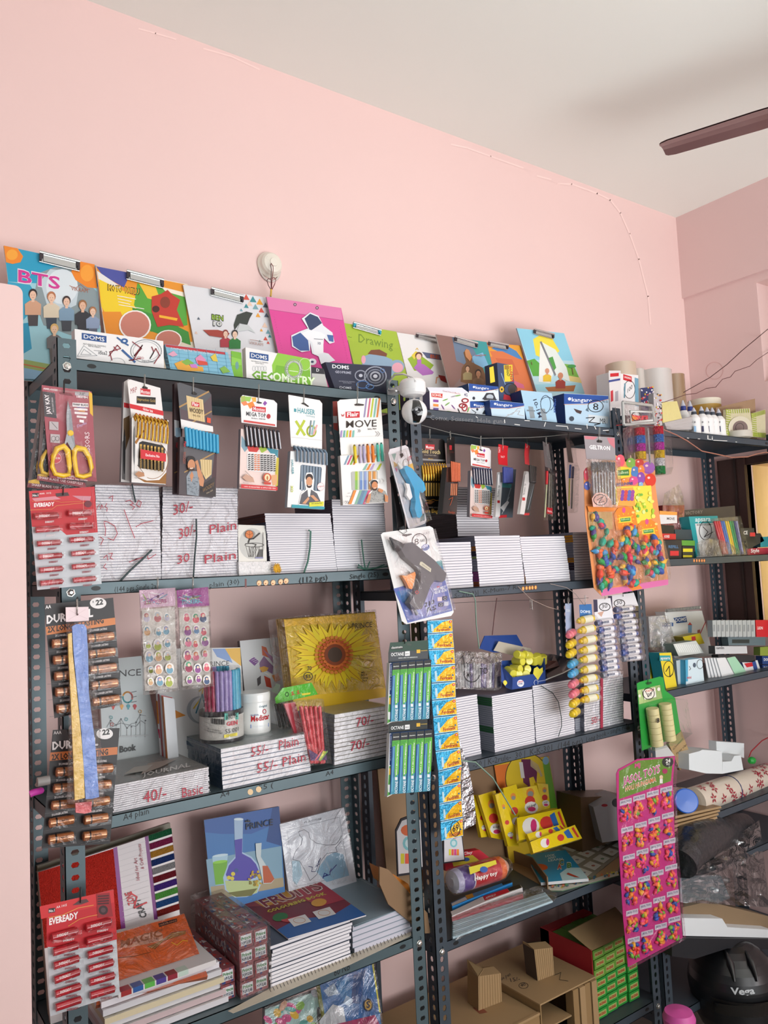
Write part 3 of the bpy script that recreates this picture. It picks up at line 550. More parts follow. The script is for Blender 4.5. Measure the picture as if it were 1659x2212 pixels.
# ================================================================ goods hanging in front of the shelves
def off(pl,d):
 q=object.__new__(Pl);q.o=pl.o+pl.n*d;q.u,q.v,q.n=pl.u,pl.v,pl.n;return q
def hookpart(t,pl,x,y0,y1,r=.0007,c=WIRE,w=8,h=.004):
 m=M();a=[pl.hit(x-w/2,y0),pl.hit(x-w/2,(y0+y1)/2),pl.hit(x,y1,h*.3),pl.hit(x,y1,h),pl.hit(x+w/2,(y0+y1)/2,h),pl.hit(x+w/2,y0,h),pl.hit(x,y0-w/2,h/2)]
 m.tube(a,r,c,5);m.build('hook',t)
def rod(pl,x0,y0,x1,y1,r,c,h,n=8,cap=None):
 m=M();A,B=pl.hit(x0,y0,h),pl.hit(x1,y1,h);d=(B-A);L=d.length;d.normalize()
 m.lathe(A,d,[(r*.7,0),(r,r*.4),(r,L-r*.4),(r*.7,L)],c,n);
 if cap:m.lathe(A,d,[(r*1.06,L*cap[0]),(r*1.06,L*cap[1])],cap[2],n)
 return m
def battery(t,pl,x0,y0,x1,y1,r,cols,h,txt=None,flip=False):
 m=M();A,B=pl.hit(x0,y0,h),pl.hit(x1,y1,h)
 if flip:A,B=B,A
 d=B-A;L=d.length;d.normalize();c1,c2,cut=cols
 m.lathe(A,d,[(r*.9,0),(r,r*.15),(r,L*cut,c2),(r,L*.93,mt('#c8ccd0',r=.3,m=.8)),(r*.85,L*.95),(r*.35,L*.955),(r*.33,L)],c1,14)
 if txt:
  q=off(pl,h+r*1.02);a=Art(q);s=1 if not flip else 1
  a.text(txt[0],x0+(x1-x0)*txt[1],y0+(y1-y0)*txt[1]+txt[3]*.4,x0+(x1-x0)*txt[2],y0+(y1-y0)*txt[2]+txt[3]*.4,txt[3],txt[4],.02);m.add(a.v,a.f,txt[4])
 m.build('battery',t)
def blister(t,pl,quads,h,mat_=None):
 m=M()
 for q in quads:
  b=[pl.hit(x,y,.0004)for x,y in q];cx=sum((p for p in b),Vector())/len(b);f=[cx+(p-cx)*.9+pl.n*h for p in b];n=len(b)
  m.add(b+f,[(i,(i+1)%n,n+(i+1)%n,n+i)for i in range(n)]+[tuple(range(n,2*n))],mat_ or film(.05,.35,25))
 return m.build('blister',t)
view('V5')
def scis(pl,c4,col,label,dark,loops=True,red='#a8525c'):
 t=thing('scissors_card',label,'scissors',(pl.hit(*c4[2])+pl.hit(*c4[3]))/2,'scissors on blister cards')
 a=Art(pl);a.slab(c4,.0008,col,'#8c444c')
 x0,y0=c4[0];
 return t,a
plS3=Pl(200,900,Y=1.545,yaw=-4,tilt=-4)
t,a=scis(plS3,[(205,60),(600,100),(560,1030),(78,965)],'#2c2a2d','rearmost scissors card of the three, its dark left side and maroon foot showing',1)
a.poly([(85,915),(560,990),(558,1030),(78,965)],'#7a2f38');a.poly([(90,905),(180,885),(190,935),(86,925)],'#e0b93a');a.text('SHARP BLADE  USE CAREFULLY',118,950,520,1000,22,'#e9dada',.02);a.ring(225,790,60,95,16,'#d8b436',20);a.build('card',t)
blister(t,plS3,[[(205,60),(600,100),(560,1030),(78,965)]],.008);hookpart(t,plS3,408,18,122,c=WIREB)
plS2=Pl(250,900,Y=1.533,yaw=-2,tilt=-3)
t,a=scis(plS2,[(215,50),(640,100),(605,965),(165,900)],'#38353a','middle scissors card of the three, black handles half hidden by the front card',1)
a.poly([(168,855),(300,880),(600,925),(605,970),(165,900)],'#96404a');a.poly([(170,848),(250,838),(262,872),(170,862)],'#e0b93a');a.text('SHARP BLADE  USE CAREFULLY',185,885,580,945,22,'#f0dede',.02);a.build('card',t)
m=M();m.tube([plS2.hit(x,y,.005)for x,y in((250,640),(215,700),(200,770),(215,830),(270,850),(300,780),(290,680))],.004,mt('#d9b63a',r=.35),8,True);m.build('handle',t)
m=M();m.prism([plS2.hit(x,y,.004)for x,y in((400,200),(440,560),(400,600),(380,400))],plS2.n*.0015,mt('#8f9094',r=.3,m=.7));m.build('blade',t)
blister(t,plS2,[[(215,50),(640,100),(605,965),(165,900)]],.008);hookpart(t,plS2,409,18,122,c=WIREB)
pl=Pl(450,500,Y=1.518,yaw=0)
t,a=scis(pl,[(208,48),(655,108),(700,915),(278,880)],'#a65560','front scissors card, mauve with yellow handles, hung on the left rack post',0)
a.poly([(630,106),(660,125),(668,330),(640,300)],'#e3b53c')
a.poly([(213,105),(326,120),(342,348),(232,330)],'#4d4a4e');a.text('JAY KAY',290,310,268,130,38,'#efe9ea',.02,up=(-1,.1));a.text('EXCLUSIVE SERIES',318,290,306,160,12,'#cfc6c8',.01,up=(-1,.1))
a.text('AMK-00SES',220,88,350,104,17,'#efdfe2',.03);a.quad(505,108,628,142,'#a9a4a8',6);a.text('7.0"',545,136,595,140,22,'#3a3436',.02);a.text('180MM',520,160,618,172,20,'#f2e6e8',.03)
a.poly([(360,118),(400,108),(470,125),(490,150),(420,140),(370,130)],'#7c2f38')
for x0,y0,x1,h,c in((482,206,626,36,'#eee6e6'),(496,254,618,18,'#e6dcdc'),(502,288,618,20,'#e6dcdc'),(520,322,606,18,'#e6dcdc'),(545,358,584,24,'#f0ebeb')):a.quad(x0,y0,x1,y0+h,c,8)
a.text('SHARP BLADE',486,230,622,240,18,'#3a3a44',.02);a.poly([(520,245),(600,253),(595,258),(525,250)],'#4d6fa8');a.poly([(535,275),(598,282),(590,290),(538,284)],'#e09a4a')
a.text('Dayfin',522,430,608,400,24,'#c9a8c8',.02);a.text('SCISSORS',640,720,632,470,44,'#ead6da',.01,up=(-1,0));a.text('STEEL',572,610,566,548,18,'#c08a92',up=(-1,0))
a.quad(274,375,356,450,'#b9b2b4',6);a.line([(295,385),(345,440)],5,'#6c6668');a.quad(284,488,368,565,'#b9b2b4',6);a.ring(310,530,18,22,4,'#6c6668',12);a.ring(345,530,16,20,4,'#6c6668',12)
a.ell(325,705,58,50,'#c23f4c',18);a.ring(325,705,56,48,3,'#e9c8cc',18);a.text('PREMIUM',285,712,368,716,20,'#f0d8da',.02)
a.poly([(285,850),(695,880),(700,912),(280,880)],'#93424c');a.text('SUPER',450,875,510,880,18,'#f0dede',.02);a.text('Non Stick Rubber Grip Chrome',345,885,615,910,15,'#f0dede',.02);a.build('card',t)
m=M();sm=mt('#9a9ca2',r=.28,m=.75)
m.prism([pl.hit(x,y,.003)for x,y in((440,190),(470,300),(490,470),(510,620),(490,620),(440,490),(425,400),(425,300))],pl.n*.0016,sm);m.prism([pl.hit(x,y,.005)for x,y in((440,195),(452,300),(455,480),(500,600),(505,660),(480,640),(435,560),(405,600),(432,480),(428,330))],pl.n*.0015,mt('#b4b6ba',r=.25,m=.75));m.build('blade',t)
YEL=mt('#f0c62c',r=.32,coat=.3)
for L in([(405,598),(345,620),(310,690),(302,780),(330,845),(400,862),(450,850),(458,780),(448,700),(440,640)],[(520,612),(590,625),(635,700),(655,790),(640,850),(580,872),(525,860),(510,790),(500,700),(500,640)]):
 m=M();m.tube([pl.hit(x,y,.006)for x,y in L],[.0062,.0056,.0044,.0042,.0044,.0044,.0046,.0044,.0046,.0056],YEL,10,True);m.build('handle',t)
m=M();m.lathe(pl.hit(464,480,.006),pl.n,[(.0055,0),(.0055,.002),(.004,.003)],YEL,14);m.build('pivot',t)
blister(t,pl,[[(285,560),(400,560),(420,170),(460,170),(520,560),(670,640),(672,880),(290,872)]],.011);hookpart(t,pl,409,18,122,c=WIREB)
def eveready(label,pl,c4,split,lefts,rights,step,art,r,grp='red battery cards on the left post'):
 t=thing('battery_card',label,'batteries',(pl.hit(*c4[2])+pl.hit(*c4[3]))/2,grp)
 a=Art(pl);a.slab(c4,.0008,'#c3c9ce','#b9bec4');a.poly(split,'#c01f2a');art(a)
 col=(mt('#b01f2c',r=.25,coat=.6),mt('#9c1824',r=.25,coat=.6),.5);qs=[]
 for L in(lefts,rights):
  for i,(x0,y0,x1,y1)in enumerate(L):
   dy=(y1-y0);xm,ym=(x0+x1)/2,(y0+y1)/2
   a.text('EVEREADY',xm-15,ym+step*.54,xm+65,ym+step*.5+dy*.2,step*.14,'#efe6e6' if ym<split[3][1]-step*.4 else '#9a3a44',.03)
   battery(t,pl,x0,y0,x1,y1,r,col,r+.001,('EVEREADY',.2,.62,step*.19,'#f3e3e3')if(i+len(L))%2==0 or i==3 else None)
   e=step*.27;qs.append([(x0-e*.5,y0-e),(x1+e*.6,y1-e),(x1+e*.6,y1+e),(x0-e*.5,y0+e)])
 a.build('card',t);blister(t,pl,qs,2*r+.002);return t
view('V5');pl=Pl(400,1400,Y=1.53,yaw=2)
def ea(a):
 a.poly([(92,1000),(680,960),(690,1080),(100,1090)],'#c8303a');a.poly([(120,1065),(330,1045),(380,1070),(150,1095)],'#d48a96');a.poly([(480,1040),(650,1045),(640,1085),(560,1080)],'#c98a98')
 a.quad(122,1018,180,1056,'#3a3034',-4);a.text('No.1',126,1048,176,1044,20,'#e9e4e4',.03);a.text('AAA  1012',186,1030,292,1022,15,'#f0e0e0',.02)
 a.text('EVEREADY',138,1142,320,1130,34,'#f6eeee',.04);a.line([(100,1170),(300,1160),(340,1130),(620,1100)],4,'#d98a4a');a.line([(120,1090),(300,1080),(380,1100),(560,1090)],3,'#d98a4a');a.poly([(330,1020),(440,1010),(455,1040),(340,1050)],'#4a3234');a.line([(575,1060),(590,1300)],2,'#f0c0b0');a.line([(655,990),(690,1360)],3,'#d2626a');a.ell(622,1115,34,30,'#6c2430',16)
t=eveready('smaller red and silver battery card hanging below the scissors',pl,[(92,1000),(680,958),(745,1830),(168,1885)],[(92,1000),(680,958),(710,1368),(430,1392),(380,1350),(120,1318)],[(140,1228,365,1215),(150,1350,375,1335),(165,1472,385,1455),(175,1590,400,1572),(185,1710,405,1690),(192,1828,405,1805)],[(440,1200,660,1192),(448,1318,672,1308),(455,1440,680,1425),(470,1562,690,1545),(475,1680,695,1660),(485,1800,700,1780)],118,ea,.0053)
hookpart(t,pl,400,960,1035,c=WIREB)
view('W6');pl=Pl(400,1100,Y=1.50,yaw=3)
def eb(a):
 a.poly([(85,790),(615,670),(620,760),(95,880)],'#cf2f33');a.quad(148,806,196,838,'#2c2628',-8);a.text('No.1',152,832,192,824,18,'#e9e4e4',.03);a.text('AA 1015',204,804,280,786,17,'#f0e0e0',.02)
 a.text('EVEREADY',153,922,360,872,46,'#f6eeee',.04);a.line([(150,870),(250,850),(360,800),(470,780)],5,'#e09a4a');a.line([(290,930),(370,880),(440,860),(600,830)],4,'#e09a4a')
 a.poly([(320,780),(370,745),(420,735),(438,755),(380,775)],'#5a3a3c');a.poly([(490,700),(585,690),(610,860),(500,870)],'#96222a');a.ell(540,815,34,34,'#3a2226',16);a.ell(540,815,18,18,'#5a4044',12)
 for k in range(4):a.quad(500,712+k*18,580,722+k*18,'#4a1a20',-6)
t=eveready('larger red and silver battery card hanging low on the left post',pl,[(135,790),(615,668),(660,1420),(160,1578)],[(135,790),(615,668),(640,1025),(450,1080),(380,1090),(135,1080)],[(170,1015,365,962),(180,1120,370,1065),(185,1217,375,1158),(190,1320,380,1252),(195,1420,385,1357),(200,1515,390,1452)],[(415,945,605,895),(420,1045,610,995),(428,1140,615,1087),(432,1240,620,1185),(440,1335,628,1280),(445,1430,630,1375)],98,eb,.0064)
hookpart(t,pl,378,655,765,c=WIREB)
COP=(mt('#1d1b1c',r=.3,coat=.5),mt('#b9794e',r=.25,m=.5,coat=.5),.2)
def dura(label,pl,c4,rows,arts,grp='black and copper battery cards'):
 t=thing('battery_card',label,'batteries',(pl.hit(*c4[2])+pl.hit(*c4[3]))/2,grp)
 a=Art(pl);a.slab(c4,.0008,'#242224','#1c1a1c');arts(a);qs=[]
 for x0,y0,x1,y1,ty in rows:
  if ty:a.text('2X LONGER LASTING',x0+(x1-x0)*.1,y0-58,x0+(x1-x0)*.75,y1-50,17,'#e6e2e2',.02)
  m=M();A,B=pl.hit(x0,y0,.009),pl.hit(x1,y1,.009);d=B-A;L=d.length;d.normalize();r=.0082;c=COP[1]
  m.lathe(A,d,[(r*.5,-.001,c),(r*.9,0,c),(r,.001,c),(r,L*.24,mt('#2a1c16',r=.3)),(r,L*.31,c),(r,L*.97,c),(r*.9,L,c)],c,16)
  if x1-x0>100:q=Art(off(pl,.0175));q.text('DURACELL',x0+(x1-x0)*.42,y0+(y1-y0)*.42+10,x0+(x1-x0)*.82,y0+(y1-y0)*.82+8,20,'#3a241a',.02);m.add(q.v,q.f,'#3a241a')
  m.build('battery',t);qs.append([(x0-18,y0-40),(x1+14,y1-42),(x1+16,y1+38),(x0-14,y0+40)])
  a.line([(x0-60 if x0<300 else x0-20,y0+62),(x1+20,y1+52)],2,'#6a6668')
 a.build('card',t);blister(t,pl,qs,.019);return t
view('W2');pl=Pl(400,1900,Y=1.535)
def da(a):
 a.poly([(200,1205),(310,1200),(330,1280),(200,1300)],'#4a4a4c');a.text('AAA',206,1240,268,1236,26,'#eee',.02);a.text('DURACELL',195,1362,560,1325,62,'#f0eeee',.04)
 a.poly([(180,1385),(715,1340),(712,1400),(172,1452)],'#c9743c');a.text('2X LONGER LASTING',190,1445,640,1400,46,'#2c1c16',.04);a.ell(612,1235,66,44,'#e9e7e6',20);a.text('22',592,1245,652,1238,42,'#222',.04);a.text('R',570,1222,584,1220,18,'#222');
t=dura('lower black and copper battery card behind the yellow and blue packet',pl,[(200,1205),(732,1190),(655,2110),(110,2150)],[(225,1542,430,1530,1),(205,1672,410,1655,1),(190,1808,400,1785,1),(170,1948,365,1915,1),(165,2082,362,2050,0),(480,1525,675,1508,1),(470,1655,660,1636,1),(455,1790,648,1765,1),(448,1925,635,1900,1),(440,2055,625,2030,0)],da)
hookpart(t,pl,395,1150,1215,c=WIREB)
pl=Pl(400,600,Y=1.515)
def db(a):
 a.text('AA',140,242,186,234,28,'#eee',.02);a.text('DURACELL',150,358,520,300,64,'#f0eeee',.04);a.poly([(142,385),(695,310),(698,365),(150,450)],'#d17f43');a.text('2X LONGER LASTING',158,430,605,352,44,'#2c1c16',.04)
 a.ell(560,195,66,44,'#e9e7e6',20);a.text('22',540,212,600,203,42,'#222',.04);a.text('R',515,195,528,193,18,'#222')
t=dura('upper black and copper battery card with an orange band, behind the packet',pl,[(130,205),(680,152),(752,1000),(212,1112)],[(195,520,425,500,1),(205,650,430,630,1),(215,778,440,758,1),(222,905,445,885,1),(232,1038,450,1015,1),(470,480,682,456,1),(480,605,692,580,1),(490,730,702,703,1),(500,855,714,828,1),(510,985,726,955,1)],db)
hookpart(t,pl,395,150,225,c=WIREB)
pl=Pl(400,900,Y=1.49)
t=thing('craft_packet','long clear packet with a blue and a yellow strip, over the black battery cards','packet',pl.hit(450,1750))
a=Art(pl);a.slab([(302,228),(484,224),(487,335),(304,345)],.001,'#ecd9dc');a.line([(330,250),(395,285),(460,245)],2,'#d2babf');a.line([(320,330),(395,285),(475,320)],2,'#d2babf');a.ell(395,285,8,9,'#5c2430',10);a.build('header_card',t)
for pts,c,h in(([(348,380),(380,362),(440,362),(462,390),(475,600),(480,900),(530,1300),(562,1735),(500,1750),(455,1752),(440,1500),(420,1200),(390,900),(360,600)],'#4f7fd6',.001),([(316,440),(345,430),(352,600),(385,900),(415,1200),(440,1500),(448,1742),(370,1762),(352,1300),(335,900),(320,620)],'#e9bb22',.0005)):
 m=M();m.prism([pl.hit(x,y,h)for x,y in pts],pl.n*.005,mt(c,r=.3,coat=.6,bump=.5,bs=40));m.build('strip',t)
m=M();m.prism([pl.hit(x,y,.002)for x,y in((375,1785),(505,1772),(502,1855),(450,1868),(378,1860))],pl.n*.004,mt('#c41e26',r=.3,coat=.6,bump=.6,bs=60));m.build('red_tag',t)
m=M();pts=[(304,345),(487,335),(520,700),(560,1150),(602,1735),(500,1800),(310,1785),(330,1000)]
m.prism([pl.hit(x,y,-.001)for x,y in pts],pl.n*.0095,film(.14,1.4,38,rough=.08));m.build('film',t);hookpart(t,pl,393,165,288)
def pencard(name,label,pl,head,body,bt,colh,colb,hook,arth=None,artb=None,pens=(),side=None,cat='pens',grp='pen cards hanging from the top shelves'):
 t=thing(name,label,cat,(pl.hit(*body[2])+pl.hit(*body[3]))/2,grp)
 a=Art(pl);a.slab(head,.0006,colh);
 if arth:arth(a)
 a.build('header_card',t)
 if body:
  b=Art(off(pl,bt));b.slab(body,bt+.001,colb,side or colb)
  if artb:artb(b)
  b.build('sleeve',t)
 for i,p in enumerate(pens):p(t,pl)
 if hook:hookpart(t,pl,*hook)
 return t
def penrow(xs,f,r,c,h,name='pen'):
 def mk(x):
  def g(t,pl):
   (x0,y0),(x1,y1)=f(x);col=c[int(x)%len(c)]if isinstance(c,list)else c
   rod(pl,x0,y0,x1,y1,r,col,h).build(name,t)
  return g
 return[mk(x)for x in xs]
def window_pens(a,x0,x1,y0,y1,sk,n,fn):
 for i in range(n):fn(a,x0+(x1-x0)*(i+.5)/n,y0+sk*(i+.5)/n,(x1-x0)/n,y1-y0)
GOLD=mt('#e0b04a',r=.2,m=.9)
view('V5');pl=Pl(1150,500,Y=1.53,yaw=4)
def h1(a):
 a.text("MRP",1003,128,1060,110,50,'#a02c34');a.quad(1092,78,1182,132,'#cc2b36',10);a.text('Montex',1096,122,1178,132,34,'#f6ecec',.01);a.quad(1058,148,1228,212,'#1c1a1a',12);a.text('Impression Gold',1064,186,1222,204,28,'#c9a95c')
 a.poly([(992,215),(1296,282),(1298,324),(998,256)],'#cf1f2c');a.text('Glider Ink',1112,272,1205,296,24,'#f4e8e8',.02);a.poly([(1105,68),(1125,55),(1158,72),(1155,86),(1110,80)],'#2a2220')
def b1(a):
 a.poly([(1040,560),(1120,450),(1128,460),(1055,580)],'#a8702a');a.ell(1200,720,140,170,'#e6e0da',26);a.ring(1200,720,138,168,5,'#9a6a3a',26,-60,110)
 a.poly([(1050,870),(1130,920),(1320,935),(1325,830),(1260,900),(1150,905)],'#94601c')
 a.poly([(1080,565),(1110,550),(1290,590),(1312,620),(1305,800),(1280,815),(1090,795),(1070,770)],'#17120f')
 for i in range(7):
  x=1096+i*30;y=578+i*6;a.quad(x-9,y,x+9,y+215,'#caa048');
  for k in range(9):a.poly([(x-9,y+140+k*9),(x+9,y+133+k*9),(x+9,y+138+k*9),(x-9,y+145+k*9)],'#17120f')
  for k in range(3):a.quad(x-9,y+22+k*8,x+9,y+25+k*8,'#17120f')
 a.poly([(1078,628),(1308,668),(1306,740),(1080,712)],'#cf1f2c');a.text('Exclusive No',1125,690,1250,706,24,'#f6ecec',.02)
 a.poly([(1030,850),(1060,825),(1110,840),(1115,870),(1060,880)],'#b8835c');a.line([(1050,770),(1105,840)],5,'#5a3a22');a.text('No. No.',1025,890,1085,894,12,'#555');a.ell(1021,600,9,180,'#1b1a1c',14);a.line([(1022,460),(1020,860)],4,'#8f8f92')
GOLDCLIP=penrow(range(9),lambda i:((1062+i*33,330+i*7),(1068+i*33,510+i*6)),.0030,GOLD,.012,'pen_clip')
def goldloop(t,pl):
 for i in range(9):
  m=M();x=1062+i*33;y=330+i*7
  m.tube([pl.hit(x-20,y+40,.006),pl.hit(x-18,y+6,.009),pl.hit(x-6,y-16,.012),pl.hit(x+6,y,.017),pl.hit(x+10,y+60,.018),pl.hit(x+8,y+165,.014),pl.hit(x+4,y+190,.013)],[.0035,.0036,.0034,.0030,.0024,.002,.0028],GOLD,8);m.build('pen_clip',t)
t=pencard('pen_card','white pen card with gold pen clips and a red band, nearest the left post',pl,[(975,15),(1000,-2),(1270,75),(1300,355),(1010,340)],[(1015,340),(1345,365),(1318,940),(1012,920)],.009,'#e9e6e4','#ebe8e5',(1130,-45,70),h1,b1,[goldloop],'#7b7b80')
pl2=Pl(1000,500,Y=1.545,yaw=4);a=Art(pl2);a.slab([(945,20),(985,-5),(1080,40),(1010,920),(918,915)],.009,'#e2dedc','#8e8e92');a.poly([(944,205),(990,215),(992,258),(944,248)],'#cf1f2c');a.poly([(940,350),(995,320),(1000,500),(938,700)],'#6d5232');a.ell(948,640,9,200,'#1b1a1c',14);a.poly([(930,560),(960,500),(955,900),(925,890)],'#6d6a6a');a.ell(946,660,10,190,'#1b1a1c',14)
a.single('pen_card','second white pen card peeking out left of and behind the gold clip card','pens','pen cards hanging from the top shelves')
view('V6');pl=Pl(250,500,Y=1.53,yaw=4)
def h2(a):
 a.poly([(95,40),(400,130),(412,420),(130,355)],'#5b4a50');a.poly([(95,30),(390,115),(395,150),(250,300),(115,260)],'#55575c');a.line([(115,245),(375,108)],14,'#b08a54');a.line([(225,385),(400,285)],12,'#b08a54')
 a.poly([(175,142),(325,180),(342,382),(195,350)],'#dcc391');
 for k in range(7):a.line([(185+k*20,150+k*5),(203+k*20,348+k*5)],2,'#c9ac78')
 a.quad(222,198,292,236,'#cc2b36',12);a.text('Flair',228,230,286,242,30,'#f6ecec',.02);a.text('WOODY',202,290,326,312,42,'#3f2f1c',.01);a.text('BALL PEN',235,325,298,338,14,'#5c4a30');a.quad(358,340,392,385,'#e0502e',8);a.poly([(122,355),(412,420),(414,470),(130,440)],'#e8e6e4');a.poly([(220,120),(245,108),(272,128),(262,140),(230,132)],'#1d1a1a')
def b2(a):
 a.poly([(150,600),(450,650),(430,900),(170,760)],'#5c5a5e');a.poly([(430,650),(450,660),(440,1050),(340,1040),(400,900)],'#4a2f34');a.line([(300,725),(440,650)],12,'#b08a54');a.line([(160,830),(230,790)],10,'#b08a54');a.poly([(430,870),(440,1052),(300,1040),(300,950)],'#332c2c')
 a.poly([(300,715),(405,720),(400,850),(350,895),(310,820)],'#d9c08c')
 for k in range(4):a.line([(318+k*22,715),(322+k*22,880-k*12)],4,'#b59a62')
 a.poly([(175,870),(205,820),(270,820),(300,860),(290,940),(285,1045),(180,1030)],'#8d97a0');a.poly([(270,820),(265,770),(250,735),(275,720),(295,790),(335,900),(325,960),(295,950)],'#c98a62');a.poly([(205,860),(225,820),(240,860),(220,920)],'#c98a62')
 for i in range(60):a.ell(random.uniform(185,285),random.uniform(870,1030),4,3,'#5e6872',5)
 a.ell(208,725,38,38,'#1f1a1c',14);a.ell(210,770,34,52,'#c98a62',16);a.ell(210,800,26,24,'#3a2a24',14);a.ell(210,785,20,22,'#c98a62',12);a.line([(198,800),(226,796)],5,'#f4ece6')
 a.text('WOODY',310,1015,412,955,36,'#8c6a3a');a.text('BALL PEN',345,1028,400,1000,14,'#b9a888');a.text('Flair',143,560,143,610,20,'#c83038',.02,up=(1,0));a.text('WOODY',138,650,132,760,24,'#9c4a34',.01,up=(1,0))
BLU=mt('#3fa6cf',r=.3,coat=.4)
t=pencard('pen_card','dark brown pen card with a row of bright blue pen caps',pl,[(95,40),(115,25),(370,108),(395,150),(415,470),(130,440)],[(120,510),(460,560),(418,1055),(110,1028)],.009,'#55575c','#4d4448',(238,-20,130),h2,b2,penrow(range(10),lambda i:((172+i*31,425+i*7.5),(185+i*30,600+i*7)),.0038,BLU,.013),'#3a2226')
a=Art(Pl(90,500,Y=1.545,yaw=4));a.slab([(68,35),(96,25),(140,50),(140,1030),(68,1025)],.009,'#4a3a3e','#3a2226');a.poly([(68,360),(110,370),(110,510),(70,505)],'#b9b9bc');a.poly([(78,430),(125,432),(128,520),(80,515)],'#8fa9bd');a.text('Flair',82,565,84,615,20,'#c83038',.02,up=(1,0));a.text('WOODY',85,650,84,740,22,'#9c4a34',.01,up=(1,0));a.line([(72,835),(112,815)],10,'#b08a54')
a.single('pen_card','dark brown pen card behind the blue-capped one, only its left spine visible','pens','pen cards hanging from the top shelves')
def megatop(label,view_,sc,ox,oy,Y,rich,yaw=3):
 """printed layout is shared by the two cards; sc/ox/oy map the layout onto each"""
 view(view_);f=lambda x,y:(ox+x*sc[0],oy+y*sc[1]);pl=Pl(*f(820,600),Y=Y,yaw=yaw)
 P=lambda L:[f(*p)for p in L];s=sc[0]
 def hh(a):
  for pts,c in(([(665,150),(700,145),(720,190),(690,220),(665,200)],'#a8b85c'),([(700,150),(760,155),(745,200),(705,190)],'#9cc85a'),([(665,205),(710,190),(730,225),(690,235)],'#e88a5a'),([(720,215),(770,195),(790,235),(745,262)],'#ee8a3c'),([(760,160),(800,160),(800,200),(770,200)],'#f0b04a'),([(880,190),(900,210),(880,235),(862,215)],'#8a4aa8')):a.poly(P(pts),c)
  a.poly(P([(768,238),(888,250),(886,295),(766,282)]),'#cc2b36');a.text('Montex',*f(776,276),*f(880,288),34*s,'#f6ecec',.01);a.text('MEGA TOP',*f(712,322),*f(888,342),38*s,'#4c4a4e',.01);a.ell(*f(912,330),18*s,22*s,'#b8303a',14);a.text('BALL PENS',*f(760,350),*f(885,362),10*s,'#6a686c',.01)
  a.poly(P([(690,362),(970,402),(970,416),(690,380)]),'#cf4a44');a.poly(P([(800,205),(815,195),(850,205),(850,215),(820,215)]),'#241f1f')
 def bb(a):
  for pts,c in(([(670,500),(740,600),(700,650),(668,600)],'#7fa0b0'),([(720,600),(790,580),(830,620),(800,660),(740,650)],'#c83a34'),([(820,600),(880,590),(900,630),(850,660)],'#9cb83c'),([(890,610),(1000,630),(995,700),(930,660)],'#3a8a9c'),([(970,700),(1005,700),(995,950),(975,960)],'#c9b83c'),([(930,860),(990,850),(985,940),(950,950)],'#e0aa7a')):a.poly(P(pts),c)
  a.poly(P([(720,655),(735,645),(965,665),(985,690),(970,825),(950,845),(735,815),(718,795)]),'#e9e7e6')
  for i in range(9):
   x=738+i*27
   for k in range(8):a.poly(P([(x-10,668+i*2+k*19),(x+10,664+i*2+k*19),(x+10,674+i*2+k*19),(x-10,678+i*2+k*19)]),'#d8784a' if i in(2,3)else '#2b2a2c')
  a.poly(P([(665,880),(700,850),(760,880),(775,925),(700,910)]),'#caa08a');a.line(P([(690,820),(750,880)]),4*s,'#8a7a70');a.ell(*f(888,880),36*s,40*s,'#c8502e',16);a.ell(*f(888,880),24*s,30*s,'#f0dcb0',14);a.ell(*f(888,885),8*s,20*s,'#b8682e',10);a.poly(P([(855,920),(922,925),(918,945),(860,942)]),'#c8402e')
  a.poly(P([(655,940),(980,965),(978,996),(652,975)]),'#cf2f34');a.text('100% GUARANTEED & APPROVED PEN',*f(680,966),*f(960,984),11*s,'#f4dada',.02);a.text('Please use this',*f(670,930),*f(720,938),9*s,'#777')
 dk=[mt('#23202a',r=.25,coat=.5),mt('#cfd3da',r=.15,m=.8)]
 pens=[]
 if rich:
  pens+=penrow(range(9),lambda i:(f(705+i*36,405+i*6),f(725+i*36,600+i*3)),.0034,dk[0],.012,'pen');pens+=penrow(range(9),lambda i:(f(716+i*36,425+i*6),f(734+i*36,590+i*4)),.0018,dk[1],.016,'pen_clip')
 else:pens+=penrow(range(8),lambda i:(f(705+i*40,405+i*2),f(725+i*40,600+i*2)),.003,mt('#33436a',r=.25,coat=.5),.012,'pen');pens+=penrow(range(8),lambda i:(f(716+i*40,425+i*2),f(734+i*40,590+i*2)),.0015,dk[1],.016,'pen_clip')
 head=P([(660,165),(680,138),(960,185),(990,215),(985,425),(670,385)]);body=P([(665,440),(1010,480),(980,998),(650,975)])
 return pencard('pen_card',label,pl,head,body,.009,'#eeecec','#e9d3cc',(*f(825,0)[:1],f(0,42)[1],f(0,205)[1]),hh,bb,pens,'#8f8a92')
megatop('white pen card with a rainbow corner and silver-clipped dark pens, larger of two alike','V6',(1,1),0,0,1.53,True)
view('V6');pl=Pl(1250,600,Y=1.53,yaw=3)
def h4(a):
 a.text('HAUSER',1172,296,1330,316,46,'#4a9aa6',.025);a.quad(1140,258,1162,288,'#4a9aa6',3);a.text('Germany',1246,328,1328,342,20,'#6aa8b4')
 a.line([(1160,375),(1235,495)],22,'#b9c83a');a.line([(1232,370),(1168,490)],22,'#b9c83a');a.ring(1296,462,38,46,15,'#b9c83a',22)
 for x0,x1,c in((1292,1280,'#76868c'),(1322,1300,'#8fb4b8'),(1345,1315,'#e6a8a8')):a.line([(x0,370 if x0<1340 else 410),(x1,490)],14,c)
 a.line([(1115,515),(1392,545)],3,'#c4c2c0');a.poly([(1200,215),(1230,205),(1275,240),(1265,246),(1235,228)],'#241f1f')
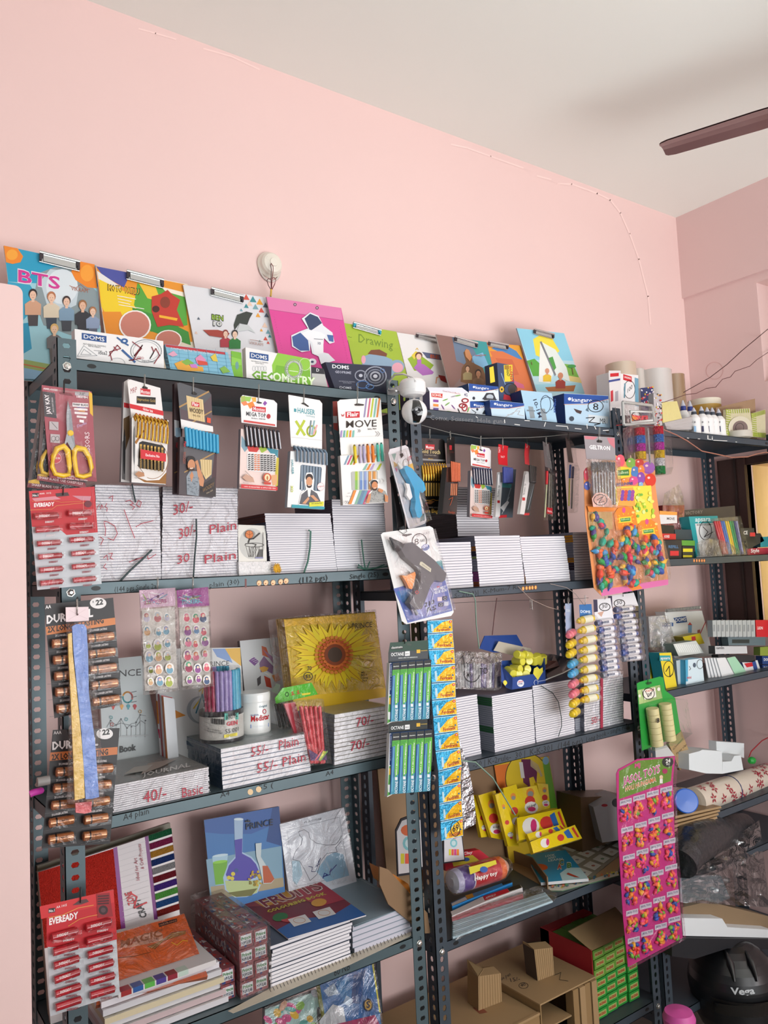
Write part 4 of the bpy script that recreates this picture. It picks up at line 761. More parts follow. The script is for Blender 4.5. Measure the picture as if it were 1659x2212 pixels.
def b4(a):
 a.poly([(1200,770),(1215,762),(1385,785),(1390,800),(1375,1000),(1190,985)],'#4a5c6c')
 for i in range(7):a.line([(1215+i*26,770+i*3),(1212+i*25,990)],17,'#6f8294');a.line([(1210+i*26,770+i*3),(1207+i*25,990)],4,'#a9b8c4')
 a.poly([(1180,1110),(1200,1020),(1245,985),(1230,900),(1250,835),(1300,832),(1320,900),(1310,985),(1370,1050),(1385,1110),(1180,1125)],'#f0eeec')
 a.poly([(1185,1115),(1205,1030),(1260,985),(1290,985),(1345,1020),(1380,1100),(1300,1125)],'#5a5a60');a.poly([(1258,985),(1290,985),(1280,1050),(1265,1050)],'#ecebe8');a.ell(1275,880,34,36,'#2a2022',16);a.ell(1274,915,28,44,'#d39a74',16);a.ell(1274,950,24,22,'#3a2620',12);a.ell(1274,935,19,18,'#d39a74',12);a.line([(1262,950),(1286,950)],4,'#f4ece6')
 a.poly([(1210,1110),(1265,1050),(1275,1070),(1240,1115)],'#d39a74');a.poly([(1280,1040),(1310,1035),(1360,1085),(1330,1090)],'#d39a74');a.ell(1376,960,32,36,'#eae6e6',16);a.ring(1376,960,31,35,2,'#c88a90',18);a.text('original',1350,965,1402,960,14,'#c84a50')
 a.poly([(1118,1120),(1412,1140),(1408,1164),(1115,1148)],'#2f9aa8');a.poly([(1272,1102),(1404,1092),(1402,1132),(1274,1140)],'#d9d83a');a.text('XO stories Pen',1292,1118,1385,1112,12,'#3a3a20',.02);a.line([(1205,915),(1205,985)],6,'#e6ecf0')
 a.text('HAUSER',1112,720,1118,850,18,'#4a9aa6',.02,up=(1,0));a.text('XO',1108,950,1108,1010,20,'#b9c83a',.03,up=(1,0))
GR=mt('#75899c',r=.35,coat=.3)
def hloops(t,pl):
 for i in range(9):
  m=M();x=1150+i*33;y=600+i*4
  m.tube([pl.hit(x-8,y+30,.006),pl.hit(x-6,y-2,.011),pl.hit(x+4,y+6,.016),pl.hit(x+18,y+30,.017),pl.hit(x+20,y+135,.014)],[.0028,.003,.003,.0027,.0025],GR,8);m.build('pen_clip',t)
pencard('pen_card','white pen card with grey-blue pens and a lime X and O on its header',pl,[(1090,140),(1095,136),(1370,185),(1394,215),(1392,620),(1115,600)],[(1110,640),(1432,655),(1410,1162),(1080,1142)],.010,'#f0efed','#eeedec',(1230,72,220),h4,b4,[hloops],'#aab0ba')
view('V7');pl=Pl(400,600,Y=1.53,yaw=2)
ST=['#9a86b8','#c8587a','#7fb0b0','#b4c43c','#8ab8a8','#e0883c','#e39a4a','#7fc0b0']
def h5(a):
 for k,(c,x)in enumerate((('#9a90b4',400),('#cf6a82',435),('#c0c83c',466),('#86bfae',498),('#e28c48',528))):a.poly([(x+15,95),(x+32,93),(x+8,282),(x-10,284)],c)
 a.quad(213,228,354,290,'#cb2a36',-4);a.text('Flair',228,276,342,270,42,'#f6ecec',.03);a.poly([(168,248),(185,262),(203,244),(195,275),(176,275)],'#c45a5c');a.text('MOVE',218,388,522,375,72,'#3b322c',.005);a.text('BALL PEN',434,408,518,404,14,'#5a534e',.02)
 for k,c in enumerate(('#a48cc0','#6fb0a8','#c0c83c','#e2883c','#7fc0b0')):a.poly([(165+k*30,415),(182+k*30,413),(176+k*30,482),(157+k*30,484)],c)
 for x,y,s in((335,405,14),(350,405,14),(510,425,24),(532,425,24)):a.line([(x,y),(x+s*.9,y+s),(x,y+2*s)],6,'#b9b6b4')
 a.line([(160,485),(590,468)],2,'#c4c0bc');a.poly([(298,155),(330,145),(395,155),(390,168),(345,170),(305,168)],'#3a302c')
def b5(a):
 for k,c in enumerate(('#7f9ab0','#c8587a','#86a83c','#d8883c')):a.poly([(235+k*30,662),(255+k*30,661),(215+k*30,755),(193+k*30,757)],c)
 for k,c in enumerate(('#8ab8a8','#e2883c','#b8a0c8','#e9e6e4','#c0c83c')):a.poly([(420+k*34,745),(440+k*34,744),(410+k*34,808),(380+k*34,810)],c)
 a.poly([(490,665),(520,660),(500,730),(470,735)],'#e2884a')
 a.poly([(268,835),(280,824),(520,812),(532,822),(532,1000),(275,1008)],'#b9bab4')
 for x,c,d in((325,'#a8c43c','#86b85a'),(372,'#8fa8cc','#6a8ac0'),(414,'#8fa0cc','#7088c0'),(458,'#d8944a','#b8885a'),(502,'#d8944a','#a8895a')):a.quad(x-19,822,x+19,1004,c);a.quad(x-19,910,x+19,1004,d);a.quad(x+8,822,x+14,1004,'#e9efe4')
 for k,c in enumerate(('#e28c3c','#f0eeec','#86b09a','#6a86a0','#6a9ab0','#c8587a')):a.poly([(290+k*28,1012),(318+k*28,1010),(268+k*28,1148),(238+k*28,1150)],c)
 a.poly([(395,1140),(440,1040),(470,1010),(440,930),(480,898),(530,905),(545,990),(600,1005),(625,1060),(620,1130)],'#f0eeec')
 a.poly([(440,1135),(455,1045),(480,1010),(540,1010),(600,1015),(622,1060),(610,1130)],'#a8a8a4');
 for i in range(50):a.ell(random.uniform(455,600),random.uniform(1030,1125),4,3,'#6a6e70',5)
 a.poly([(400,1140),(425,1060),(450,1040),(445,1100),(430,1140)],'#d08a5c');a.poly([(530,990),(575,1010),(560,1040),(520,1020)],'#d08a5c');a.poly([(585,1050),(620,1070),(620,1130),(590,1125)],'#d08a5c');a.ell(485,940,34,30,'#1f1a1c',14);a.ell(487,968,30,42,'#d08a5c',16);a.ell(487,995,26,22,'#3a2a24',12);a.ell(487,982,20,18,'#d08a5c',12);a.line([(474,992),(500,988)],4,'#f4ece6')
 a.text('MRP',215,1048,245,1046,10,'#666');a.text('PER PACK',200,1080,262,1076,10,'#666');a.line([(195,1118),(208,1132),(197,1148)],5,'#6a6664');a.line([(210,1118),(223,1132),(212,1148)],5,'#6a6664')
 for x in(545,575):a.line([(x,900),(x+22,925),(x,950)],7,'#d4d0cc')
PC=[mt(c,r=.35,coat=.2)for c in('#efd22c','#c4b8d4','#bdb4d2','#f08a2c','#f0862c','#58cdb8','#5ad0ba')]
def mv(t,pl):
 for x,y,c in((302,575,0),(352,575,1),(392,572,2),(432,568,3),(480,568,4),(530,560,5),(570,555,6)):
  m=M();m.tube([pl.hit(x-2,y-12,.010),pl.hit(x,y,.013),pl.hit(x+8,y+90,.014),pl.hit(x+14,y+165,.013)],[.0028,.0042,.0036,.0028],PC[c],8);m.build('pen_clip',t)
pencard('pen_card','large white pen card with pastel caps and diagonal rainbow stripes',pl,[(132,130),(160,108),(530,88),(565,110),(600,660),(170,670)],[(160,665),(606,640),(632,1130),(188,1158)],.009,'#f1efec','#f0eeeb',(333,-60,155),h5,b5,[mv],'#cfcac4')
a=Art(Pl(130,500,Y=1.56,yaw=2));a.slab([(85,125),(135,120),(150,520),(175,960),(140,980),(105,470),(90,420)],.006,'#5d7078','#4a5a62');a.poly([(85,125),(130,122),(140,420),(95,400)],'#b04a44');a.poly([(88,270),(130,270),(132,340),(92,340)],'#c9ccd2')
a.single('pen_card','narrow red and grey pen packet behind the left edge of the rainbow card','pens','pen cards hanging from the top shelves')
pl=Pl(1050,800,Y=1.575,yaw=2)
BKG=mt('#1c1a1a',r=.3,coat=.5)
def h6(a):
 a.poly([(912,690),(1205,705),(1205,722),(915,708)],'#8c8c8c');a.quad(1008,550,1100,602,'#b9242e',5);a.text('Montex',1014,592,1094,598,30,'#f6ecec',.01);a.text('Gold Touch',955,638,1155,650,44,'#d8c48a',.01);a.text('BALLPOINT PEN',998,662,1115,670,10,'#a8a294',.02);a.text('Montex',1038,700,1085,703,13,'#c9a040',.01);a.poly([(1030,520),(1075,512),(1085,530),(1040,535)],'#0b0a0a')
def b6(a):
 a.poly([(975,950),(990,935),(1190,935),(1200,950),(1200,1070),(980,1065)],'#2a2010')
 for i in range(9):a.line([(992+i*25,940),(992+i*25,1064)],15,'#c9983c');a.line([(989+i*25,940),(989+i*25,1064)],4,'#f0d890')
 a.line([(985,1110),(1060,1110),(1085,1100),(1110,1112),(1200,1110)],6,'#b8842c');a.poly([(990,1140),(1050,1115),(1100,1120),(1060,1150)],'#8a5c34');a.text('WRITE WITH',1035,1185,1128,1188,11,'#a8a294',.02);a.text('Pure Elegance',985,1232,1195,1236,40,'#c9a040',.01)
def gt(t,pl):
 for i in range(10):
  m=M();x=975+i*26;m.tube([pl.hit(x-4,745,.010),pl.hit(x,770,.014),pl.hit(x+12,860,.016),pl.hit(x+14,915,.013)],[.003,.0036,.0034,.0024],GOLD,8);m.build('pen_clip',t)
pencard('pen_card','black pen card with gold clips and gold lettering behind the blue glue gun',pl,[(905,500),(920,485),(1180,500),(1200,520),(1215,745),(920,745)],[(945,790),(1225,790),(1215,1255),(960,1250)],.010,BKG,BKG,(1052,400,520),h6,b6,[gt])
pl=Pl(1260,850,Y=1.57,yaw=32)
def b7(a):
 a.quad(1262,940,1325,1055,'#3a2018',8)
 for i in range(4):a.line([(1268+i*17,945),(1264+i*17,1058)],10,'#d8703c');a.line([(1266+i*17,945),(1262+i*17,1058)],3,'#f4c0a0')
 a.line([(1240,1100),(1280,1080),(1260,1140),(1250,1160)],5,'#b85a38');a.text('Redge',1235,1238,1300,1242,26,'#a8523a',.01)
RG=mt('#e8805c',r=.2,m=.8)
pencard('pen_card','black pen card with rose-copper clips, turned edge-on beside the gold one',pl,[(1222,490),(1240,475),(1300,480),(1305,745),(1228,745)],[(1222,780),(1345,770),(1320,1252),(1178,1240)],.012,BKG,BKG,(1258,420,510),lambda a:(a.quad(1248,560,1272,606,'#b9242e',3),a.text('Gold',1243,635,1290,640,22,'#6a3028')),b7,penrow(range(6),lambda i:((1266+i*16,722+i*3),(1272+i*15,925)),.0032,RG,.017),'#222020')
megatop('white pen card with a rainbow corner and navy pens, smaller of two alike','V8',(.70,.97),-275,175,1.60,False,10)
view('V8')
def techno(label,dx,col,tl,tr,bl,br,hookx,yaw):
 pl=Pl(tl[0]+50,700,Y=1.60,yaw=yaw)
 return pl
pl=Pl(570,700,Y=1.60,yaw=22)
def hr(a):a.text('TACT',522,405,520,340,18,'#f4dada',.02,up=(-1,0));a.text('TACT',525,460,572,462,22,'#f6e0e0',.01)
NVB=mt('#2f3f8c',r=.35,coat=.3)
def bt1(a):
 a.poly([(548,580),(700,590),(660,1130),(508,1135)],'#4a5660');a.poly([(545,740),(650,760),(640,800),(540,790)],'#3a8a8c');a.line([(640,800),(560,1060)],8,'#9aa8b0');a.line([(620,900),(540,1090)],5,'#c9d0d4');a.poly([(520,1020),(600,940),(620,960),(560,1060)],'#e4e6e8');a.poly([(508,1105),(595,1100),(592,1128),(508,1135)],'#c8242e')
 a.poly([(495,650),(550,640),(515,1120),(465,1122)],'#e9e8e8');a.text('TECHNO TIP',505,905,520,770,22,'#44464c',.01,up=(-1,-.1));a.quad(487,938,515,968,'#c8242e')
pencard('pen_card','red-topped pen card with thick navy blue caps in the middle rack',pl,[(503,308),(610,330),(600,430),(605,550),(505,535),(495,450)],[(512,620),(660,640),(598,1130),(465,1125)],.006,'#d01f2a','#d9d8d8',(550,230,385),hr,bt1,penrow(range(7),lambda i:((560+i*15,562+i*2),(565+i*14,745)),.0042,NVB,.020),'#d6d6d8')
pl=Pl(820,700,Y=1.60,yaw=38)
def bt2(a):
 a.poly([(845,620),(930,640),(850,1090),(785,1090)],'#2f3a3c');a.line([(900,760),(830,1040)],6,'#9aa8b0');a.line([(880,780),(800,1040)],4,'#6a7a7c');a.poly([(785,1080),(848,1078),(845,1104),(785,1106)],'#c8242e');a.poly([(800,650),(865,620),(790,1095),(740,1088)],'#e6e5e4');a.text('TECHNO TIP',793,880,812,750,20,'#44464c',.01,up=(-1,-.1));a.quad(766,905,798,940,'#c8242e')
pencard('pen_card','red-topped pen card with black caps, turned nearly edge-on',pl,[(803,298),(855,330),(845,430),(850,545),(800,530),(793,420)],[(815,610),(905,640),(842,1102),(740,1090)],.006,'#c81f2a','#cfcecd',(822,232,345),None,bt2,penrow(range(5),lambda i:((855+i*15,545+i*5),(860+i*12,740)),.0038,mt('#2b2726',r=.35),.022),'#cfcecd')
def penbag(label,pl,out,hookp,rods,redq=None,head=None):
 t=thing('pen_packet',label,'pens',pl.hit(*out[-2]),'pen cards hanging from the top shelves')
 if head:a=Art(pl);a.slab(head[0],.0006,head[1]);a.build('header_card',t)
 for x0,y0,x1,y1,r,c in rods:rod(pl,x0,y0,x1,y1,r,c,.004).build('pen',t)
 if redq:a=Art(off(pl,.009));a.slab(redq,.0006,'#b8232e');a.text('Rorito',redq[0][0]+8,redq[0][1]+50,redq[1][0]-8,redq[1][1]+50,26,'#f0d8d8',.01);a.build('tag',t)
 m=M();m.prism([pl.hit(x,y,-.001)for x,y in out],pl.n*.011,film(.10,.6,30));m.build('bag',t);hookpart(t,pl,*hookp)
pl=Pl(1050,800,Y=1.60,yaw=10)
penbag('clear pen packet with a red pen and a red foot tag',pl,[(1000,290),(1060,300),(1100,600),(1130,620),(1115,1165),(1005,1160),(1020,600)],(1035,215,330),[(1045,610,1040,760,.004,'#d83038'),(1042,760,1018,1130,.0022,'#c9c9a0'),(1075,640,1060,1100,.0025,'#8c8478'),(1095,650,1085,1110,.0025,'#6a6258')],[(1045,1015),(1108,1025),(1106,1095),(1042,1085)],([(997,275),(1060,310),(1105,590),(1025,560)],'#6a6464'))
pl=Pl(1300,700,Y=1.60,yaw=25)
penbag('clear packet of blue capped pens hanging between the rear posts',pl,[(1250,220),(1330,350),(1345,520),(1375,600),(1350,1080),(1280,1075),(1270,520)],(1285,175,270),[(1308,540,1300,690,.0034,'#3a62b8'),(1338,560,1330,690,.0038,'#2b3c78'),(1298,690,1290,1000,.002,'#c9c04a'),(1330,700,1320,1030,.0025,'#8c8a88')],None,([(1252,225),(1300,270),(1340,520),(1285,510)],'#7c6a66'))
m=M();view('V3');m.tube([vat(x,y,Y=1.60)for x,y in((200,790),(420,850),(620,885),(800,882),(960,880),(1100,872),(1260,855),(1330,840))],.0009,mt('#8b8b86',r=.6),5);m.single('hanging_string','thin string stretched below the top shelf, carrying the row of pen cards','string')
# ================================================================ piles of notebooks
_nb={}
def nbmesh(w,d,t,edge,cover,side):
 k=(round(w,3),round(d,3),round(t,5),edge,cover,side)
 if k in _nb:return _nb[k]
 m=M();e=t*.085;i=.0006
 m.box((-w/2,i,e),(w/2,d-i,t-e),mt(edge,r=.8))
 s=mt(side,r=.5)
 m.add([(-w/2-.0004,0,e),(-w/2-.0004,d,e),(-w/2-.0004,d,t-e),(-w/2-.0004,0,t-e)],[(0,3,2,1)],s);m.add([(w/2+.0004,0,e),(w/2+.0004,d,e),(w/2+.0004,d,t-e),(w/2+.0004,0,t-e)],[(0,1,2,3)],s)
 c=mt(cover,r=.4);m.box((-w/2-.0004,0,.0001),(w/2+.0004,d,e),c);m.box((-w/2-.0004,0,t-e),(w/2+.0004,d,t-.0001),c)
 _nb[k]=m.mesh('notebook',Vector((0,0,0)));return _nb[k]
def stack(label,q,n,Y,d,edge='#e9e6ea',cover='#6c6e86',side='#3a3550',sides=None,topc=None,jit=.0006,zb=None,yaw=0,name='notebook',group=None,toplabel=None,stuff=False,jy=.001):
 TL,TR,BR,BL=q;pl=Pl(*BL,Y=Y,yaw=yaw);P=[pl.hit(*p)for p in(TL,TR,BR,BL)]
 zb_=zb if zb is not None else(P[2].z+P[3].z)/2;zt=(P[0].z+P[1].z)/2;t=(zt-zb_)/n
 last=None
 for i in range(n):
  f=(i+.5)/n;L=P[3].lerp(P[0],f);Rr=P[2].lerp(P[1],f);w=((P[2]-P[3]).length+(P[1]-P[0]).length)/2
  sd=side
  if sides:
   for a,b,c in sides:
    if a<=f<b:sd=c
  me=nbmesh(w,d,t,edge,topc if(topc and i==n-1)else cover,sd)
  o=bpy.data.objects.new(name,me);COL.objects.link(o);c=(L+Rr)/2
  o.location=(c.x+random.uniform(-jit,jit),c.y+random.uniform(0,jy),zb_+i*t);o.rotation_euler.z=R(yaw)+random.uniform(-.004,.004)
  o['label']=(toplabel if toplabel and i==n-1 else label);o['category']='notebook';
  if not(toplabel and i==n-1):o['group']=group or label
  last=o
 return zt,t
def ribbon(pts,Y,r,c,label,cat='ribbon',flat=True):
 m=M();m.tube([vat(x,y,Y=Y)for x,y in pts],r,c,6);return m.single('binding_ribbon',label,cat)
def wrap(label,q,Y,d,zb,amt=.05,ink=None,yaw=0,bump=.7,bs=30):
 """clear film around a bundle, marker writing on it"""
 pl=Pl(*q[3],Y=Y,yaw=yaw);P=[pl.hit(*p)for p in q];m=M();n=-pl.n
 m.prism([P[0],P[1],Vector((P[2].x,P[2].y,zb+.001)),Vector((P[3].x,P[3].y,zb+.001))],n*d,film(amt,bump,bs,rough=.07))
 if ink:
  a=Art(off(pl,.0006));ink(a);m.add(a.v,[],WHT)
  n0=len(m.v)-len(a.v)
  for f,mi in zip(a.f,a.mi):m.f.append([i+n0 for i in f]);m.mi.append(m.mat(a.ms[mi]));m.sm.append(False)
 return m.single('plastic_wrap',label,'plastic wrap')
INK=mt('#b5384a',r=.6);GRN=mt('#4c7a6c',r=.6);GRY=mt('#3f4f50',r=.6)
view('P')
qA=[(205,1045),(345,1052),(348,1254),(212,1262)]
stack('white-edged notebook in the film-wrapped pile behind the small battery card',qA,35,1.585,.19,zb=Z2,group='notebooks of the far left pile')
def iA(a):
 view('V5')
 for p in([(700,1165),(705,1140),(725,1120)],[(735,1160),(745,1120),(760,1150)],[(790,1110),(775,1140),(795,1150),(790,1180)],[(810,1060),(845,1040),(840,1090)],[(960,1090),(1000,1080),(1030,1110),(1000,1120),(1040,1140),(1020,1165)],[(1075,1080),(1055,1120),(1085,1145),(1100,1100),(1075,1080)],[(765,1270),(800,1275),(860,1310),(885,1380),(850,1440),(800,1420)],[(775,1400),(780,1340),(765,1280)],[(945,1165),(990,1290),(1040,1420)],[(1050,1320),(1100,1290),(1205,1265)],[(730,1410),(760,1430),(735,1480)],[(760,1600),(790,1570),(800,1620)],[(810,1560),(840,1555),(820,1600),(845,1610)],[(990,1635),(1060,1605),(1030,1620),(1120,1590),(1150,1560),(1160,1610),(1230,1565)],[(780,1650),(760,1680),(790,1700)]):a.line(p,6,INK)
wrap('crinkled clear film with red marker scrawl around the far left notebook pile',[(203,1043),(347,1050),(350,1254),(210,1262)],1.582,.196,Z2,ink=iA)
view('P')
qB=[(352,1052),(514,1054),(513,1248),(350,1254)]
stack('white-edged notebook in the film-wrapped pile under the dark brown pen card',qB,34,1.587,.19,zb=Z2,side='#41304a',group='notebooks of the second pile')
def iB(a):
 view('V6')
 a.text('30/-',60,1215,235,1170,95,INK);a.text('30/-',110,1430,265,1380,95,INK);a.text('Plain',385,1385,625,1340,85,INK);a.text('30',95,1655,205,1625,80,INK);a.text('Plain',340,1650,620,1605,80,INK)
wrap('crinkled clear film with red prices around the second notebook pile',[(350,1050),(516,1052),(516,1248),(350,1254)],1.584,.196,Z2,ink=iB)
view('V5');ribbon([(1018,935),(1030,1010),(1050,1100)],1.580,.0016,GRY,'short dark ribbon on top of the far left notebook pile');ribbon([(1195,1525),(1110,1610),(1000,1710),(905,1812)],1.578,.0022,GRY,'dark ribbon crossing the lower far left notebook pile')
view('V6');ribbon([(265,1245),(268,1400),(250,1600),(240,1770),(275,1775)],1.578,.0018,GRY,'grey ribbon hanging down the middle of the second notebook pile')
wrapY=1.60
a=Art(Pl(780,1700,Y=1.58,yaw=2));z0=Z2;P=a.pl
p=[P.hit(645,1632),P.hit(935,1628),None,None];p[2]=Vector((p[1].x,p[1].y,z0));p[3]=Vector((p[0].x,p[0].y,z0));ztopk=(p[0].z+p[1].z)/2
a.prism(p,-P.n*.09,mt('#e6e4e4',r=.25,coat=.5,bump=.9,bs=90));a.single('paper_packet','small white film-wrapped packet under the basketball pad','packet')
def bk(a):
 a.ell(765,1470,118,140,'#c9c9c4',20);a.ell(740,1385,55,40,'#9a9a96',14);a.ring(785,1482,85,18,5,'#3a3634',20);a.poly([(830,1520),(862,1520),(862,1590),(800,1590)],'#5c5c5a')
 for k in range(5):a.line([(710+k*30,1495),(735+k*20,1590)],3,'#4a4644');a.line([(820-k*20,1497),(770-k*8,1590)],3,'#4a4644')
 a.ell(738,1388,36,36,'#d98047',18);a.line([(705,1375),(738,1392),(772,1375)],3,'#7a3a1c');a.line([(738,1354),(742,1422)],3,'#7a3a1c');a.ring(738,1388,36,36,3,'#7a3a1c',16);a.line([(730,1460),(740,1430),(775,1425),(830,1378)],12,'#2f2a28');a.line([(705,1472),(760,1468),(800,1478),(785,1500)],6,'#2f2a28');a.line([(862,1370),(858,1600)],4,'#6a6866');a.quad(790,1590,862,1604,'#8a8cae')
carton('drawing_pad','small drawing pad with a basketball hoop sketch standing on the white packet','drawing pad',Pl(770,1500,Y=1.588,yaw=3,tilt=4),(636,1300),(888,1308),(897,1620),(645,1622),.012,'#e4e2da','#5a5456',ztopk,bk)
m=M();o=vat(985,1752,Y=1.575);o.z=Z2+.012
for i in range(26):
 an=2*math.pi*i/26;d=Vector((math.cos(an),-.3-.3*random.random(),math.sin(an)))*random.uniform(.009,.013);m.tube([o,o+d],[.0016,.0008],mt('#d9a62a',r=.6),4)
m.single('marigold','small yellow marigold lying at the foot of the basketball pad','flower')
view('P')
qC=[(570,1112),(716,1106),(727,1241),(590,1247)]
stack('orange-backed notebook in the slightly leaning pile right of the basketball pad',qC,27,1.587,.19,zb=Z2,side='#5a5a72',sides=[(.85,1.01,'#7a4438')],group='notebooks of the third pile',toplabel='top notebook of the leaning third pile, bent upward under the white pen card')
qD=[(716,1083),(829,1076),(838,1237),(728,1241)]
stack('white-edged notebook in the tall pile beside the middle posts',qD,31,1.59,.18,zb=Z2,side='#56505f',sides=[(0,.22,'#b06a44'),(.22,.34,'#6a7a8c')],group='notebooks of the fourth pile')
view('V6');ribbon([(1272,1350),(1290,1360),(1285,1500),(1265,1630),(1228,1740)],1.579,.0022,GRN,'green ribbon hanging down the third notebook pile')
view('V7');m=M()
for pts in([(372,1500),(385,1620),(400,1740),(415,1800)],[(455,1720),(430,1780),(415,1800),(340,1750)],[(415,1800),(520,1780),(600,1750)],[(415,1800),(470,1795),(630,1765)],[(335,1775),(415,1802)]):m.tube([vat(x,y,Y=1.578)for x,y in pts],.0018,GRN,5)
m.single('binding_ribbon','green ribbon with frayed knotted ends on the fourth notebook pile','ribbon')
view('P')
stack('white-edged notebook in the dark-backed curving pile behind the gold pen cards',[(985,1052),(1068,1054),(1084,1156),(986,1160)],20,1.70,.14,zb=None,side='#2c2a30',cover='#4a4a56',group='notebooks of the dark-backed upper pile')
stack('white-edged notebook in the low pile right of the big glue gun card',[(936,1172),(1018,1170),(1022,1272),(944,1276)],17,1.59,.2,zb=A2,side='#8a8ca0',group='notebooks right of the glue gun')
stack('white-edged notebook with mixed coloured backs in the middle rack',[(1026,1158),(1122,1156),(1135,1262),(1036,1268)],20,1.587,.2,zb=A2,side='#8d8c9c',sides=[(0,.12,'#a4552a'),(.12,.28,'#9a4a86'),(.28,.55,'#9a9aa8'),(.55,.6,'#8a9a5c'),(.6,.72,'#33283a'),(.72,.82,'#b8742c')],group='notebooks with coloured backs')
stack('white-edged notebook in the pile below the red-topped pen cards',[(1126,1160),(1216,1157),(1236,1258),(1134,1262)],20,1.587,.2,zb=A2,side='#c8c8d0',sides=[(0,.22,'#c9952a'),(.22,.34,'#b9b9bc')],group='notebooks below the red cards')
stack('white-edged notebook in the pile nearest the balloon packets',[(1240,1150),(1274,1149),(1284,1246),(1240,1258)],19,1.60,.2,zb=A2,side='#8d8c9c',sides=[(.35,.5,'#c9862a'),(.2,.35,'#3a2a3a'),(.8,.95,'#d9942a')],group='notebooks by the balloons')
view('W2')
stack('A4 drawing book in the wrapped pile marked 40 on the third shelf',[(688,1648),(1432,1500),(1455,1728),(672,1892)],13,1.575,.235,zb=Z3,cover='#55545c',side='#4a4a52',topc='#8a8884',jit=.0015,group='A4 books in the wrapped pile marked 40')
def i40(a):a.text('40/-',920,1790,1105,1745,95,INK);a.text('Basic',1230,1745,1395,1710,80,INK)
wrap('crinkled film with a red 40 over the A4 book pile',[(684,1643),(1436,1494),(1460,1728),(668,1892)],1.573,.24,Z3,.04,i40)
a=Art(Pl(1000,1450,Z=vat(1060,1570,Y=1.575).z+.003,flat=True));a.poly([(900,1560),(960,1470),(1200,1430),(1060,1500)],'#a39389');a.poly([(760,1560),(850,1500),(1000,1480),(940,1530)],'#b5b0a8');a.text('JOURNAL',915,1580,1295,1495,34,'#d4d2d0',.01);a.single('cover_print','grey cover lettering on the top book of the pile marked 40','cover')
view('W3')
zJ,tJ=stack('thick white drawing book with dark blue cover in the pile marked 55 twice',[(526,1100),(1084,980),(1100,1212),(540,1358)],9,1.575,.24,zb=Z3,cover='#4d6078',side='#33506c',topc='#8f9a9c',group='drawing books marked 55')
def i55(a):a.text('55/-   Plain',720,1140,1022,1065,62,INK);a.text('55/- Plain',757,1245,1070,1165,62,INK)
wrap('smooth clear film around the long drawing book pile under the pen jar',[(524,1096),(1088,976),(1104,1212),(536,1358)],1.573,.245,Z3,.03,i55,bump=.5)
zK,tK=stack('drawing book with a pale back in the pile marked 70 twice',[(1258,872),(1600,808),(1608,1118),(1246,1185)],12,1.58,.22,zb=Z3,cover='#7a7466',side='#9a9aa8',topc='#a8a390',group='drawing books marked 70')
def i70(a):a.text('70/-',1392,950,1502,925,60,INK);a.text('70/-',1355,1105,1475,1075,62,INK)
wrap('smooth clear film around the drawing books in front of the sunflower books',[(1254,868),(1603,804),(1611,1118),(1243,1185)],1.578,.225,Z3,.03,i70,bump=.5)
view('W4')
zL,_=stack('white-edged notebook in the pile right behind the glue sachet strip',[(655,908),(838,920),(862,1392),(700,1425)],25,1.60,.2,zb=A3,side='#8d92a0',sides=[(.78,.9,'#3a6a44')],group='notebooks behind the sachets')
zM,_=stack('white-edged notebook in the wide pile under the yellow glue sticks',[(948,915),(1262,862),(1290,1320),(975,1385)],27,1.585,.22,zb=A3,side='#a4a8b4',sides=[(.82,.98,'#2f6a3c'),(.33,.45,'#2f6a3c')],group='notebooks under the glue sticks')
stack('white-edged notebook in the sloping pile under the open magazine',[(1272,850),(1560,770),(1605,1235),(1292,1318)],26,1.587,.22,zb=A3,side='#8a8ca0',group='notebooks under the magazine')
ribbon([(1330,835),(1420,890),(1465,960),(1488,1080),(1490,1150),(1465,1230)],1.578,.0012,GRY,'dark string hanging over the pile under the magazine')
view('W5')
stack('long notebook in the tall film-wrapped pile with a red ribbon',[(285,740),(575,668),(578,1048),(288,1112)],21,1.585,.2,zb=A3,side='#5d6270',group='long notebooks with a red ribbon')
def i50(a):a.text('50/-',340,1055,400,1035,50,INK);a.quad(405,690,425,1090,'#a8324a',-6)
wrap('clear film with a red ribbon round the tall long-notebook pile',[(282,736),(578,664),(581,1048),(286,1112)],1.583,.205,A3,.04,i50)
stack('grey-backed notebook lying at the foot of the highlighter strings',[(215,1010),(280,1005),(284,1108),(222,1120)],6,1.60,.18,zb=A3,edge='#8d9098',side='#8d9098',group='grey-backed notebooks')
view('W7')
zP,_=stack('large white book in the pile under the fruit colouring book',[(640,975),(1160,840),(1172,1060),(630,1280)],11,1.575,.24,zb=Z4,cover='#4c5666',side='#4c5666',jit=.004,jy=.006,group='large books under the colouring book')
stack('map book in the plastic-covered pile at the right end of the fourth shelf',[(1172,870),(1550,720),(1560,880),(1180,1025)],5,1.585,.24,zb=Z4,edge='#c9c8d4',cover='#8a97a4',side='#a9acb8',topc='#8fa2ae',jit=.003,group='map books in plastic')
view('P')
